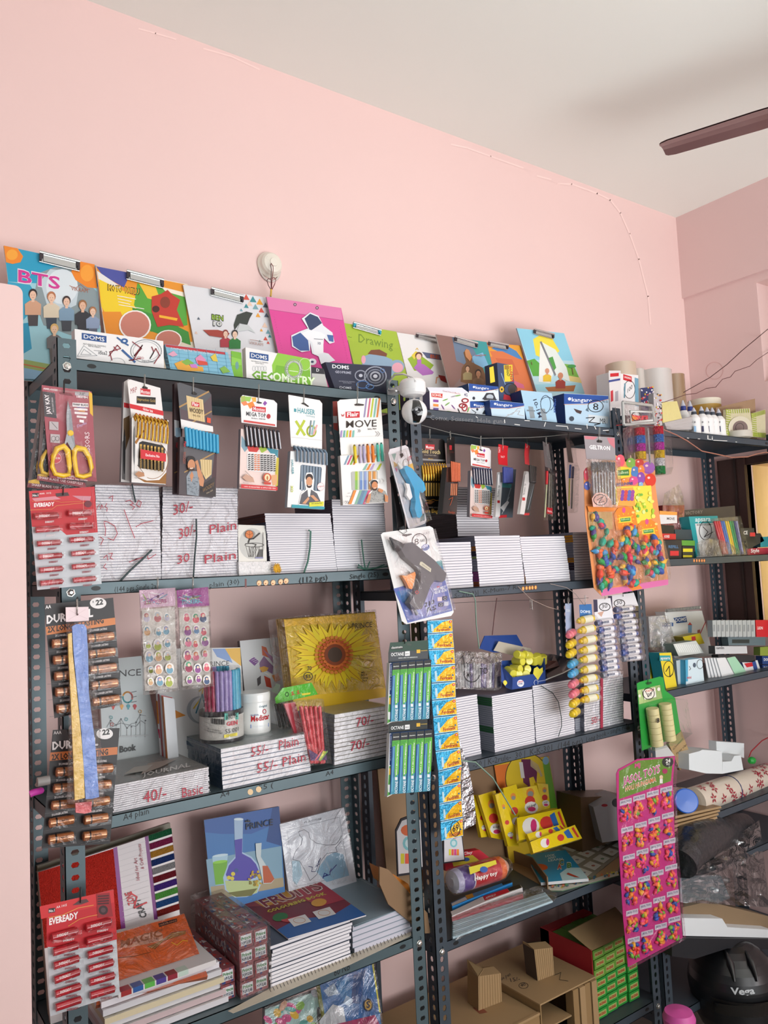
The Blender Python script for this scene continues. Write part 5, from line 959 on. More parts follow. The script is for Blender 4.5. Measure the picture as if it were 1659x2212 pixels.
# ================================================================ more hanging goods
SKN=['#e9c4ac','#c8d0a0','#9fb4d8','#d8707c','#b8863c','#7fae6a','#8c7ab8','#e08a5c']
def stickers(label,out,head,y0,y1,x0,x1,cols,hook,hc,dx,seed):
 pl=Pl(1050,500,Y=1.53);t=thing('sticker_packet',label,'stickers',pl.hit(*out[2]),'sticker packets')
 rnd=random.Random(seed)
 a=Art(pl);a.slab(head,.001,hc)
 hx0,hy0=head[0];w=head[1][0]-hx0
 for k in range(14):a.line([(hx0+rnd.random()*w*.7+10,hy0+20+rnd.random()*90),(hx0+rnd.random()*w*.7+30,hy0+20+rnd.random()*90)],6,rnd.choice(['#e08ab4','#f2c8dc','#6aa8c8','#9cc84a','#f4f0f0','#8a5ab4']))
 a.text('STICKERS',hx0+40,hy0+115,hx0+w-70,hy0+100,34,'#c86a9c' if hc!='#a83a98' else '#5ac8d8',.02);a.ell(hx0+w*.52,hy0+50,10,12,'#5c2450',10);a.build('header_card',t)
 b=Art(off(pl,.001));b.slab([(head[3][0]+8,head[3][1]+15),(head[2][0]-5,head[2][1]+10),(out[2][0]-12,out[2][1]-20),(out[3][0]+15,out[3][1]-30)],.001,'#d9d3cc')
 rows=6
 for r in range(rows):
  for c in range(3):
   f=(r+.5)/rows;yy=y0+(y1-y0)*f+rnd.uniform(-12,12);xx=x0+dx*f+(x1-x0)*(c+.5)/3+rnd.uniform(-8,8);cc=rnd.choice(cols);s=rnd.uniform(20,34)
   b.ell(xx,yy,s+6,s*1.3+6,'#ece8e2',12);b.ell(xx,yy+s*.5,s*.9,s*.9,cc,10);b.ell(xx-s*.1,yy-s*.5,s*.62,s*.6,rnd.choice(cols),10);b.ell(xx,yy-s*.35,s*.36,s*.4,'#ecccb4',8)
 b.build('sticker_sheet',t)
 m=M();m.prism([pl.hit(x,y,-.001)for x,y in out],pl.n*.006,film(.35,1.6,42,rough=.06));m.build('bag',t);hookpart(t,pl,*hook)
view('W2')
stickers('sticker packet with a pale pink header showing dress figures in green and lilac',[(887,92),(1175,72),(1205,890),(918,925)],[(887,92),(1175,72),(1175,215),(900,235)],260,870,915,1140,['#c8d0d8','#8c8fc0','#a8b43c','#c8787c','#6aa0b8','#d8a878','#c9c4d8'],(1035,-10,90),'#dcb4cc',20,3)
stickers('sticker packet with a magenta header showing red and pink figures',[(1186,92),(1435,66),(1470,855),(1220,885)],[(1186,92),(1435,66),(1445,215),(1195,230)],260,850,1230,1430,['#e0506a','#d8485c','#e87a9c','#4a7aa8','#2f4a78','#8a3a8c','#e88a5c','#4aa078'],(1315,-10,90),'#a83a98',20,5)
view('V7');pl=Pl(800,1000,Y=1.50,yaw=18)
t=thing('glue_gun_card','tilted blister card with a small bright blue glue gun under the camera','glue gun',pl.hit(860,1400))
a=Art(pl);a.slab([(640,640),(655,600),(810,560),(838,580),(1020,1300),(1005,1340),(860,1400),(838,1385)],.001,'#dcd8dc','#c4c0c4')
for p,c in(([(670,650),(720,640),(700,720)],'#6f9c94'),([(690,720),(740,760),(700,780)],'#e8b84a'),([(740,700),(800,680),(820,760),(770,800)],'#eef0f2'),([(830,760),(880,740),(900,830),(860,840)],'#e8b44a'),([(770,900),(850,960),(860,1100),(800,1120)],'#f0f0f2'),([(900,1180),(960,1160),(985,1260),(940,1290),(910,1250)],'#a84a6a'),([(910,1000),(950,1050),(930,1110)],'#6a9c8c'),([(960,1250),(1000,1240),(1000,1310),(960,1320)],'#6a8a94'),([(700,780),(730,800),(720,830)],'#e0708c')):a.poly(p,c)
a.ring(812,740,28,42,4,'#2a2228',20);a.text('LTY',830,720,870,700,40,'#c03a50',.02);a.ring(955,1220,42,50,4,'#3a2a30',20);a.poly([(750,650),(780,640),(790,665),(765,690)],'#2a2626');a.text('USB',780,1080,830,1060,22,'#8a8a90',.02,up=(.2,-1));a.build('card',t)
BG=mt('#3aa8d8',r=.2,coat=.8)
m=M();m.prism([pl.hit(x,y,.004)for x,y in((750,800),(775,770),(830,800),(880,860),(950,940),(965,1010),(935,1040),(905,1020),(900,1080),(925,1200),(930,1260),(905,1290),(880,1280),(855,1200),(865,1120),(850,1000),(800,900),(770,850))],pl.n*.014,BG);m.build('body',t)
m=M();m.lathe(pl.hit(765,785,.011),pl.hit(700,690,.011)-pl.hit(765,785,.011),[(.006,0),(.005,.008),(.0025,.013),(.0015,.017)],mt('#d9d9d6',r=.4),12);m.build('nozzle',t)
m=M();m.prism([pl.hit(x,y,.006)for x,y in((790,940),(830,950),(860,1080),(835,1110),(800,1060),(810,1000))],pl.n*.006,'#eeeeee');m.build('trigger',t)
m=M();m.prism([pl.hit(x,y,.001)for x,y in((650,655),(815,590),(1010,1310),(855,1380))],pl.n*.019,film(.14,.4,20));m.build('blister',t)
hookpart(t,pl,765,520,660,c=WIREB)
a=Art(Pl(760,1100,Y=1.53,yaw=10));a.slab([(665,880),(690,860),(800,1360),(740,1385),(720,1200)],.004,'#1f1d20');a.single('glue_gun_card','dark narrow package tucked behind the small blue glue gun card','packet')
view('W4');pl=Pl(400,200,Y=1.49,yaw=0)
def zc(L):return[(vx(x),vy(y))for x,y in L]
view('V7');pl=Pl(850,1800,Y=1.495)
t=thing('glue_gun_card','large blister card with a grey glue gun and orange trigger on the middle posts','glue gun',pl.hit(950,2400))
def W4(x,y):px,py=800+x*.27728,1250+y*.27728;return((px-700)/.217,(py-840)/.217)
a=Art(pl);a.slab([(565,1450),(590,1430),(1050,1365),(1085,1385),W4(650,260),W4(630,290),W4(280,355),W4(245,330)],.0012,'#ecebea','#b9b9bd')
a.poly([(1110,1720),(1170,1705),(1190,1800),(1100,1770)],'#4a9aa0');a.poly([(690,1990),(800,1960),(960,2010),(1160,1760),W4(600,70),W4(640,250),W4(290,345),W4(235,200)],'#5a6cb4');a.poly([(720,2020),(860,1990),(900,2100),(780,2130)],'#3f76b0');a.poly([(1100,1800),(1180,1765),(1200,1850),(1090,1900)],'#2f86b8')
a.ring(948,1520,72,78,10,BLK,28);a.text('8',898,1552,942,1548,62,BLK);a.text('AMK-100',948,1528,1060,1512,32,'#9aa0a4',.01);a.text('JAY KAY',920,1475,1052,1440,26,'#a8a4a8');a.ell(1008,1578,42,32,'#3a5a9c',18,-20);a.text('10W',980,1592,1036,1568,32,'#eef',.03);a.line([(915,1560),(905,1590),(960,1600),(985,1590)],9,BLK)
a.poly([(775,1450),(868,1440),(872,1452),(840,1462),(815,1472),(778,1462)],'#2a2626')
a.text('HOT MELT',1090,2012,1208,1985,27,'#eef0f8',.03);a.text('GLUE GUN',1095,2042,1216,2015,27,'#eef0f8',.03);a.text('PRO',1122,1982,1150,1976,16,'#d8384a',.03)
for x,y,c in((1148,2095,'#e9d0d0'),(1200,2085,'#3a3a4a'),(1158,2150,'#3a3a4a'),(1212,2140,'#d0d0e0')):a.quad(x-22,y-20,x+22,y+20,c,-3);a.ring(x,y,12,12,3,'#e0e4f0',10)
x,y=W4(420,222);x1,y1=W4(495,195);a.text('210',x,y,x1,y1,45,BLK,.01);x,y=W4(442,260);x1,y1=W4(510,240);a.text('RS',x,y,x1,y1,45,BLK,.01)
x,y=W4(488,272);x1,y1=W4(622,245);a.text('FREE GLUESTICK & COTTON',x,y,x1,y1,14,'#d8dcea',.02);a.line([W4(450,50),W4(488,110),W4(470,200),W4(430,300)],5,'#c8cce0');a.build('card',t)
GG=mt('#4d4e53',r=.35,coat=.2)
m=M();m.prism([pl.hit(x,y,.003)for x,y in[(755,1545),(830,1530),(880,1570),(1050,1710),(1165,1840),(1155,1900),(1125,1925),(1050,1905),(1010,1960),W4(380,190),W4(360,235),W4(310,240),W4(265,190),W4(330,90),(905,1950),(915,1850),(900,1800),(760,1680),(715,1600)]],pl.n*.020,GG);m.build('body',t)
m=M();A,B=pl.hit(745,1575,.013),pl.hit(640,1468,.013);m.lathe(A,B-A,[(.013,-.003),(.012,.004),(.008,.016),(.0045,.024),(.003,.030),(.0018,.034)],mt('#3d3c3f',r=.4),16);m.build('nozzle',t)
m=M();m.prism([pl.hit(x,y,.007)for x,y in((750,1858),(800,1862),(880,1822),(888,1850),(870,1930),(850,1995),(820,1985),(790,1920))],pl.n*.010,mt('#e8862a',r=.35,coat=.3));m.build('trigger',t)
a=Art(off(pl,.0232));a.k=0;a.slab([(958,1722),(975,1720),(1068,1790),(1062,1826),(950,1750)],.0006,'#cfc8b0');a.text('GLUE GUN 10W',975,1752,1050,1806,12,'#6a6458',.02,up=(.3,-1));a.ring(925,2025,18,18,6,'#c8404a',4);a.build('rating_label',t)
m=M();m.tube([pl.hit(x,y,.014)for x,y in[(1055,1912),(1010,1935),(975,2010),W4(400,180),W4(370,240)]],.0018,mt('#c9ccd0',r=.2,m=.7),6);m.lathe(pl.hit(*W4(345,240),.012),pl.hit(*W4(370,295),.012)-pl.hit(*W4(345,240),.012),[(.004,0),(.004,.014)],mt('#8a8d94',r=.3),10);m.build('wire_stand',t)
m=M();m.prism([pl.hit(x,y,.001)for x,y in[(600,1470),(1040,1400),W4(610,240),W4(290,325)]],pl.n*.027,film(.10,.3,14));m.build('blister',t)
m=M();m.tube([pl.hit(735,1330,.004),pl.hit(725,1400,.004),pl.hit(790,1445,.004),pl.hit(825,1420,.004),pl.hit(800,1350,.004)],.0007,WIREB,5);m.build('hook',t)
view('Q4');pl=Pl(250,700,Y=1.50,yaw=2)
def octane(label,top,y0,y1,x0,x1,ys,hdr,dy):
 t=thing('refill_card',label,'pens',pl.hit(200,y1),'green and blue refill packs')
 a=Art(pl);a.slab(hdr,.001,'#1c2826','#d8dad8')
 if top:a.poly([(98,205),(445,182),(445,272),(90,290)],'#1f4538');a.poly([(92,290),(445,272),(442,360),(86,385)],'#3a4348');a.poly([(250,215),(262,205),(295,222),(290,232),(255,232)],'#35483f')
 h=ys;a.quad(102,h-55,212,h-33,'#14181a',-3)if top else None
 a.text('classmate',106,h-38,210,h-48,22,'#e8ece8',.01);a.text('OCTANE',104,h+30,222,h+22,30,'#e9ecea',.02);a.quad(232,h-14,276,h+28,'#eceeec',-4);a.text('BALL',238,h+14,270,h+10,12,'#555',.02);a.quad(338,h-30,372,h+2,'#e2b42c',-2);a.line([(378,h-20),(435,h-24)],5,'#c9a83a');a.text('MAKE A SMOOTH IMPRESSION',172,h+52,345,h+42,10,'#dfe6e0',.02)if top else None
 a.build('header_card',t)
 s=Art(off(pl,.010));s.slab([(92,y0),(130,y0+5),(118,y1),(70,y1+25)],.010,'#d9dddc','#cfd3d2');s.poly([(94,y0+5),(126,y0+8),(122,y0+290),(90,y0+290)],'#22386a');s.text('classmate OCTANE',104,y0+20,98,y0+250,18,'#dfe6f0',.01,up=(1,0));s.poly([(88,y0+300),(122,y0+300),(112,y1-5),(70,y1+15)],'#4f9a3a');s.quad(86,y0+320,110,y0+380,'#e2b42c');s.quad(78,y1-90,104,y1-20,'#e3e6e4');s.build('side_flap',t)
 n=5
 for i in range(n):
  xa=x0+i*(x1-x0)/n;xb=xa+(x1-x0)/n*.93;d=-dy*i
  o=.006*0;b=Art(off(pl,.013));L=xb-xa
  tp=y0+d;bt=y1+d*.9;sh=-18*(bt-tp)/520
  Q=lambda u,v:(xa+L*u+sh*v,tp+(bt-tp)*v)
  b.slab([Q(0,0),Q(1,-.012),Q(1,.988),Q(0,1)],.012,'#3a8fa8','#1f5a9c')
  b.poly([Q(0,0),Q(1,-.012),Q(1,.11),Q(0,.12)],'#1a2326');b.text('classmate',*Q(.1,.07),*Q(.9,.06),12,'#dfe6e0',.02)
  b.poly([Q(0,.12),Q(1,.11),Q(1,.66),Q(.55,.72),Q(.0,.22)],'#5bb53a');b.poly([Q(.05,.13),Q(.95,.12),Q(.6,.17),Q(.95,.22),Q(.3,.18),Q(.1,.22)],'#3f9a34')
  b.poly([Q(0,.22),Q(.4,.2),Q(.45,.7),Q(0,.8)],'#2a5c9c');b.line([Q(.25,.22),Q(.2,.95)],6,'#6fc0d8');b.line([Q(.1,.4),Q(.05,.97)],5,'#3f86c0')
  b.text('MAKE A SMOOTH IMPRESSION',*Q(.76,.68),*Q(.86,.18),13,'#eef4ea',.02,up=(-1,-.05));b.quad(*Q(.5,.715),*Q(.85,.765),'#e6eaec');b.text('OCTANE',*Q(.88,.985),*Q(.9,.785),24,'#e9eef4',.02,up=(-1,-.05))
  b.build('refill_pack',t)
 if top:hookpart(t,pl,232,130,215,c=WIREB)
 return t
octane('upper green and blue refill pack hanging under the large glue gun',True,392,932,120,480,300,[(98,205),(445,182),(448,268),(448,365),(470,372),(472,700),(78,945),(82,300)],6)
octane('lower green and blue refill pack, ending above the grey post',False,1040,1600,118,490,975,[(85,945),(440,905),(440,1010),(485,1020),(490,1300),(66,1590),(82,1040)],7)
t=thing('sachet_strip','long strip of blue and yellow glue sachets hanging down the middle post','glue sachets',Pl(660,1900,Y=1.50).hit(660,2000))
ed=[(440,0,668,-12),(443,125,672,108),(450,270,685,258),(472,420,695,405),(478,578,698,560),(482,735,700,712),(494,892,712,868),(505,1050,722,1020),(515,1205,742,1175),(540,1385,756,1335),(545,1530,745,1490),(550,1690,752,1650),(560,1850,765,1810),(570,2030,768,1985)]
FB=mt('#3fb0e0',r=.22,m=.35,bump=.9,bs=90);FY=mt('#efb81c',r=.25,m=.15,bump=.5,bs=60)
for i,(A,B)in enumerate(zip(ed,ed[1:])):
 pl=Pl(560,1000,Y=1.502-.003*(i%2),yaw=0,tilt=(-3 if i%2 else 3));pl.o=pl.hit((A[0]+A[2])/2,(A[1]+B[1])/2)*1.0;pl.o.y=1.503
 a=Art(pl);X0,Y0,X1,Y1=A;x0,y0,x1,y1=B;g=3
 a.slab([(X0,Y0+g),(X1,Y1+g),(x1,y1-g),(x0,y0-g)],.0022,FB)
 h=y0-Y0;w=X1-X0
 a.poly([(X1-2,Y1+g+2),(x1-2,y1-g-2),(x0+w*.18,y0-h*.12),(x0+w*.2,y0-h*.30),(x0+w*.35,Y0+h*.48),(X0+w*.6,Y0+h*.14)],FY);a.line([(X0+4,Y0+8),(X1-4,Y1+8)],4,'#d6ecf4');a.line([(x0+4,y0-8),(x1-4,y1-8)],3,'#d6ecf4')
 a.poly([(x0+w*.12,Y0+h*.3),(x0+w*.2,Y0+h*.28),(x0+w*.24,y0-h*.2),(x0+w*.14,y0-h*.2)],'#b8d8e2');a.text('Fevikwik',x0+w*.36,y0-h*.2,x1-w*.1,y1-h*.12,h*.2,'#a8241c',.02);a.ell(x1-w*.12,y1-h*.36,9,9,'#2a6a8c',8);a.ell(X1-w*.08,Y1+h*.2,13,12,'#cf2a20',10);a.ell(X1-w*.08,Y1+h*.2,6,5,'#f0d8c8',8);a.text('instant',x0+w*.6,y0-h*.44,x0+w*.8,y0-h*.46,h*.07,'#6a4a10',.02)
 if i==12:a.ring(695,1915,42,70,6,BLK,20);a.text('69',670,1945,725,1930,60,BLK,.01)
 a.build('sachet',t)
SIL=mt('#c9c9ce',r=.18,m=.9,bump=1.,bs=70)
for i,q in enumerate([[(715,1010),(742,1130),(790,1270),(760,1290),(742,1180)],[(765,1300),(805,1285),(835,1430),(750,1470)],[(755,1480),(835,1440),(862,1585),(752,1640)],[(752,1640),(862,1600),(880,1730),(758,1790)],[(765,1790),(880,1745),(885,1870),(775,1925)]]):
 a=Art(Pl(800,1500,Y=1.535));a.slab(q,.002,SIL);a.build('sachet_back',t,'plain silver back of a sachet')
 # ================================================================ goods on the third shelf, left rack
view('W3');ZJ=zJ
def bookA(a):
 view('W2')
 for x,y,c in((795,945,'#3f9aa0'),):a.ring(x,y,38,42,13,c,18);a.ring(x,y,38,42,13,'#d8963c',8,200,300);a.ring(x,y,38,42,13,'#b8524a',6,300,380)
 for k in(905,945,985):a.line([(825,k-15*(k-945)/40*.0),(865,k-8)],5,'#4a4c50')
 for x,c in((680,'#cf3f34'),(748,'#e0a04a'),(800,'#4a9aa8'),(852,'#b8323c')):a.ell(x,1015,15,16,c,12);a.quad(x-6,1030,x+6,1042,c)
 a.line([(630,1180),(660,1130),(705,1170),(742,1118),(790,1190),(825,1155),(860,1150),(895,1085),(938,1092)],4,'#8a9094');a.line([(660,1185),(742,1150),(780,1160),(862,1178),(900,1130),(935,1155)],4,'#6a7074')
 for x,y in((660,1130),(705,1165),(742,1118),(790,1190),(825,1180),(862,1145),(895,1085),(935,1130)):a.line([(x,y+10),(x,1262)],4,'#b9bdbf');a.ell(x,y,6,6,'#4a4c50',8)
 for x,y,c in((662,1105,'#3f9aa0'),(668,1160,'#c8524a'),(783,1120,'#3f9aa0'),(893,1058,'#c9963c')):a.ring(x,y,11,12,4,c,10)
 a.line([(600,1265),(955,1245)],10,'#b4babc');a.text('Book',730,1385,860,1365,52,'#24282a',.02);view('W3')
def W2i(x,y):px,py=60+x*.27119,1250+y*.27119;return((px-300)/.33755,(py-1250)/.33755)
view('W2')
carton('drawing_book','pale grey book with pins and a line chart standing behind the wrapped pile','book',Pl(900,1000,Y=1.80,tilt=6),(560,650),(905,615),(1062,1330),(600,1400),.012,'#c2ccce','#e6e6e6',Z3,lambda a:(a.text('PRINCE',600,790,902,770,55,'#3a3c40',.005),bookA(a)))
view('W3')
def bookB(a):
 a.poly([(470,450),(560,447),(600,540),(500,500)],'#7f9ccc');a.poly([(550,447),(648,443),(655,560),(590,510)],'#e3b44c');a.text('PRINCE',430,562,578,555,32,'#3a3c40',.005);a.poly([(110,780),(300,875),(120,930)],'#d98a2c');a.poly([(115,730),(195,760),(160,790)],'#c8382c');a.poly([(120,960),(200,1000),(190,1040),(130,1020)],'#c8305c')
 a.ell(400,840,95,90,'#a4aab0',26);a.ell(410,840,80,84,'#d3d8da',26);a.line([(385,720),(410,700),(400,760),(350,830)],9,'#d9b43c');a.line([(405,740),(365,860)],9,'#3f7f94');a.line([(405,740),(430,860)],9,'#3f7f94');a.text('Practical',430,650,560,640,26,'#8a8c90')
carton('drawing_book','white practical book with a compass in a circle, behind the pen jar','book',Pl(300,800,Y=1.77,tilt=5,yaw=0),(100,450),(648,440),(690,1090),(150,1110),.012,'#d9dad9','#b8babd',Z3,bookB)
for k in range(4):a=Art(Pl(150,900,Y=1.765-.014*k,tilt=5));x=118+k*13;q=[a.pl.hit(x,730+k*8),a.pl.hit(x+70,745+k*8)];d=a.pl.hit(x+22,1060)-q[0];f=(Z3-q[0].z)/d.z;a.prism([q[0],q[1],q[1]+d*f,q[0]+d*f],-a.pl.n*.010,['#d8dade','#cfd3da','#c9353a','#d3d6da'][k],['#e6e6e8','#a8353a','#d9dadc','#dd8a34'][k]);a.single('drawing_book','thin book standing edge-on in the row left of the pen jar','book','thin books standing behind the pen jar')
def bookC(a):
 for pts,c in(([(735,500),(768,530),(740,558),(703,525)],'#7a4a8c'),([(770,540),(800,495),(830,530),(860,560),(855,610),(820,590),(780,600)],'#8a6a8c'),([(785,430),(815,440),(840,510),(790,490)],'#c8684a'),([(770,570),(800,560),(830,570),(820,590),(790,600)],'#d9a44a'),([(800,620),(840,640),(850,700),(815,690)],'#b8402c'),([(850,620),(890,605),(905,650),(870,660)],'#d98a4a'),([(755,640),(780,620),(780,670),(760,690)],'#4a4448'),([(800,600),(850,610),(845,640)],'#e8e4dc'),([(790,450),(860,545),(855,500)],'#a880a0')):a.poly(pts,c)
 for k in range(5):a.line([(710+k*10,515+k*8),(740+k*8,500+k*10)],2,'#e3dfe6')
 a.line([(880,430),(895,500),(860,480),(890,460)],4,'#c89a9c')
carton('drawing_book','light grey book with small purple and orange shapes, left of the sunflower books','book',Pl(780,600,Y=1.80,tilt=8),(645,398),(890,374),(960,1000),(705,1010),.014,'#cccdce','#6a6264',Z3,bookC)
def sun(a):
 a.poly([(930,262),(1500,222),(1510,262),(940,306)],'#eab82a')
 a.poly([(940,306),(1510,262),(1570,690),(985,738)],'#d9b418');cx,cy=1238,490
 rnd=random.Random(2)
 for k in range(30):
  an=2*math.pi*k/30+rnd.uniform(-.05,.05);L=rnd.uniform(.86,1.1);ex,ey=math.cos(an),math.sin(an);rx,ry=300*L,235*L
  if k%2:rx*=.92;ry*=.92
  x2,y2=cx+ex*rx,cy+ey*ry;x2=min(max(x2,958),1552);y2=min(max(y2,285),712);nx,ny=-ey,ex
  mx,my=cx+(x2-cx)*.62,cy+(y2-cy)*.62;w=30
  a.poly([(cx+nx*8,cy+ny*8),(mx+nx*w,my+ny*w),(x2,y2),(mx-nx*w,my-ny*w),(cx-nx*8,cy-ny*8)],['#f1d51e','#ecc91c','#e5cf22'][k%3])
  a.poly([(cx+nx*10,cy+ny*10),(mx,my),(cx-nx*10,cy-ny*10)],'#c9781c');a.line([(cx+ex*90,cy+ey*80),(x2,y2)],3,'#b8701c')
 for rr,c,n in((112,'#d9812c',26),(92,'#c2561e',24),(74,'#d9702c',20)):
  for k in range(n):an=2*math.pi*k/n;a.ell(cx+rr*math.cos(an),cy+rr*math.sin(an),13,11,c,8)
 a.ell(cx,cy,68,68,'#8a3f1c',22);a.ell(cx,cy,46,48,'#4f3c30',20)
 a.text('PRINCE',1345,325,1475,312,34,'#3c3a24',.005);a.poly([(1348,300),(1352,286),(1362,298)],'#3c3a24')
 for k,s in enumerate(('My','BEST','Drawing','Book')):a.text(s,1405+(0,-2,-4,8)[k],610+k*17,1430+(0,12,18,12)[k],608+k*17,13,'#4a4020',.01)
 a.text('70',1060,590,1088,588,26,BLK,.02);a.ring(1065,628,28,26,5,BLK,18);a.text('55',1048,640,1082,638,22,BLK,.02)
zKt=zK
plS=Pl(1250,700,Y=1.70,tilt=9,yaw=0)
carton('sunflower_book','front sunflower drawing book, yellow with a large orange-centred flower','book',plS,(928,262),(1508,215),(1575,692),(985,752),.010,'#e3b91e','#c9941c',zKt+.0,sun)
for k in range(3):
 q=Pl(1250,700,Y=1.711+.011*k,tilt=9);dx=-14*(k+1);dy=-2*k
 carton('sunflower_book','yellow sunflower drawing book stacked behind the front one','book',q,(928+dx,262+dy),(1512-4*k,215+dy),(1578-2*k,692),(985+dx,752),.009,'#c9951c','#d9aa24',zKt,group='sunflower books behind the front one')
m=M();m.prism([plS.hit(x,y,.001)for x,y in((880,250),(1518,195),(1580,700),(940,762))],-plS.n*.045,film(.10,1.2,26,rough=.05));m.single('plastic_wrap','glossy clear film stretched around the sunflower drawing books','plastic wrap')
t0=vat(535,1030,Z=zJ);ob=Vector((t0.x,t0.y+.002,zJ));JR=vat(668,900,Y=ob.y).x-ob.x
t=thing('pen_jar','cylindrical jar of mauve and turquoise felt pens standing on the drawing books','jar',ob,None)
topz=vat(535,830,Y=ob.y).z;pz=vat(535,578,Y=ob.y).z
m=M();r=JR*.92
m.lathe(ob,(0,0,1),[(r*.97,0,mt('#2b2a2e',r=.3)),(r,.003,mt('#2b2a2e',r=.3)),(r,(topz-zJ)*.12,mt('#dbd9d2',r=.35,coat=.4)),(r,(topz-zJ)*.84,mt('#2b2a2e',r=.3)),(r,topz-zJ)],'#2b2a2e',36)
fr=Pl(535,900,Y=ob.y-r-.0006);a=Art(fr)
for k in range(18):a.quad(468+k*4.6,900,470+k*4.6+(k%3),935,'#2a2a2c')
a.quad(550,862,640,905,'#4fb0a0',-4);a.text('10RS PC',562,905,632,885,30,'#1c2a2a',.01);a.text('GEN',562,942,632,932,26,'#c03a4a',.03);a.text('55 001',555,992,640,975,28,'#2a2a2a');a.poly([(548,1000),(630,985),(630,1005),(548,1020)],'#e3d43a')
for k in range(5):a.line([(425,880+k*26),(460,885+k*26)],2,'#8a8a88');
a.text('55 DISPLAY UNIT',448,990,540,995,9,'#555',.01);a.text('SMOOTH WRITING',448,976,530,980,9,'#555',.01)
m.add(a.v,[],WHT);n0=len(m.v)-len(a.v)
for i in range(n0,len(m.v)):
 p=m.v[i];dx=p.x-ob.x;an=dx/r;m.v[i]=Vector((ob.x+math.sin(an)*(r+.0004+(ob.y-r-.0006-p.y)),ob.y-math.cos(an)*(r+.0004+(ob.y-r-.0006-p.y)),p.z))
for f,mi in zip(a.f,a.mi):m.f.append([i+n0 for i in f]);m.mi.append(m.mat(a.ms[mi]));m.sm.append(False)
m.build('jar_body',t)
pc=[mt(c,r=.35,coat=.2)for c in('#b8325a','#a58cc8','#a99ad0','#b0a0d4','#4fb4d8','#5fc0dc','#3fa8cc')]
for k in range(20):
 if k<12:an=R(-165+k*150/11+0);rr=r*.82;
 else:an=R(20+(k-12)*20);rr=r*.45
 x,y=ob.x+math.cos(an)*rr,ob.y+math.sin(an)*rr;h=(pz-zJ)*(1 if k<12 else 1.03);c=pc[min(6,max(0,int((math.cos(an)+1)/2*7)))]
 m=M();q=.0052;b0=topz-zJ-.02;m.lathe((x,y,zJ+b0),(0,0,1),[(q*.9,0),(q*.9,(h-b0)*.48),(q,(h-b0)*.48),(q,(h-b0)*.97),(q*.7,(h-b0))],c,10);m.build('felt_pen',t)
m=M();m.lathe(ob,(0,0,1),[(r*1.03,.001),(r*1.03,(topz-zJ)),(r*1.02,(pz-zJ)*.9),(r*.9,(pz-zJ)*1.03),(r*.2,(pz-zJ)*1.02)],film(.16,1.4,60,rough=.06),30);m.build('bag',t)
t0=vat(745,985,Z=zJ);r=vat(835,900,Y=t0.y).x-t0.x;ob=Vector((t0.x,t0.y,zJ));zt=vat(745,722,Y=ob.y).z;zl=vat(745,775,Y=ob.y).z
t=thing('paste_tub','white plastic tub with a screw lid and red lettering beside the pen jar','tub',ob)
PW=mt('#eef0ee',r=.3,coat=.3);m=M();h1_=zl-zJ;h2_=zt-zJ;m.lathe(ob,(0,0,1),[(r*.9,0),(r*.97,.004),(r*.97,h1_),(r*.9,h1_)],PW,36)
a=Art(Pl(745,900,Y=ob.y-r*.97-.0006));a.text('Original',770,828,825,818,15,'#4a7a8c',.01);a.ring(805,850,12,14,5,'#c03a4a',8);a.text('Medistar',724,918,845,896,36,'#c0202c',.03);a.text('medicle',722,882,768,876,12,'#4a5a9a',.01);a.poly([(722,938),(840,924),(840,948),(722,962)],'#2f62ac');a.text('FLEXIBLE WALL PUTTY',730,955,830,942,9,'#e9eef4',.01);
m.add(a.v,[],WHT);n0=len(m.v)-len(a.v);rr=r*.97
for i in range(n0,len(m.v)):
 p=m.v[i];an=(p.x-ob.x)/rr;q=rr+.0004+(ob.y-rr-.0006-p.y);m.v[i]=Vector((ob.x+math.sin(an)*q,ob.y-math.cos(an)*q,p.z))
for f,mi in zip(a.f,a.mi):m.f.append([i+n0 for i in f]);m.mi.append(m.mat(a.ms[mi]));m.sm.append(False)
m.build('tub_body',t);m=M();m.lathe(ob,(0,0,1),[(r,h1_-.002),(r*1.01,h1_),(r*1.01,h2_-.004),(r*.96,h2_),(0,h2_)],PW,36);m.build('lid',t)
pl=Pl(1000,800,Y=1.60,yaw=12,tilt=4)
t=thing('pen_packet','green-headed packet of black pens slipping behind the red pen packet','pens',vat(900,940,Y=1.66))
a=Art(Pl(1000,720,Y=1.645,yaw=8));a.slab([(872,765),(920,700),(1105,665),(1145,740),(1030,765),(880,800)],.002,mt('#58b83a',r=.25,coat=.6,bump=.4,bs=60));a.text('S. S.',975,748,1035,735,24,'#c23a2c',.03);a.ring(948,740,10,14,5,'#2f5a24',8);a.poly([(845,720),(880,670),(905,680),(890,740)],'#3a4a34');a.poly([(1040,735),(1100,728),(1095,740),(1045,748)],'#e3d23a');a.build('header_card',t)
for i in range(4):rod(Pl(880,850,Y=1.66,yaw=6),875+i*18,800,905+i*22,950,.0035,mt('#1d2422',r=.25),0).build('pen',t)
m=M();m.prism([Pl(900,850,Y=1.655).hit(x,y)for x,y in((860,800),(925,770),(985,800),(1005,970),(900,960))],(0,.012,0),film(.2,.8,40));m.build('bag',t)
pl=Pl(1090,1000,Y=1.572,yaw=3,tilt=0)
t=thing('pen_packet','clear packet of red felt pens standing between the two book piles','pens',Vector((vat(1110,1190,Y=1.572).x,1.575,Z3)))
RP=mt('#d83440',r=.3,coat=.3)
for i,(x0,x1)in enumerate(((1035,1105),(1066,1128),(1096,1140),(1125,1165),(1155,1182))):
 rod(pl,x0,815,x1,1182,.0047,RP,-.004,10,(.26,.30,mt('#e05560',r=.3))).build('pen',t)
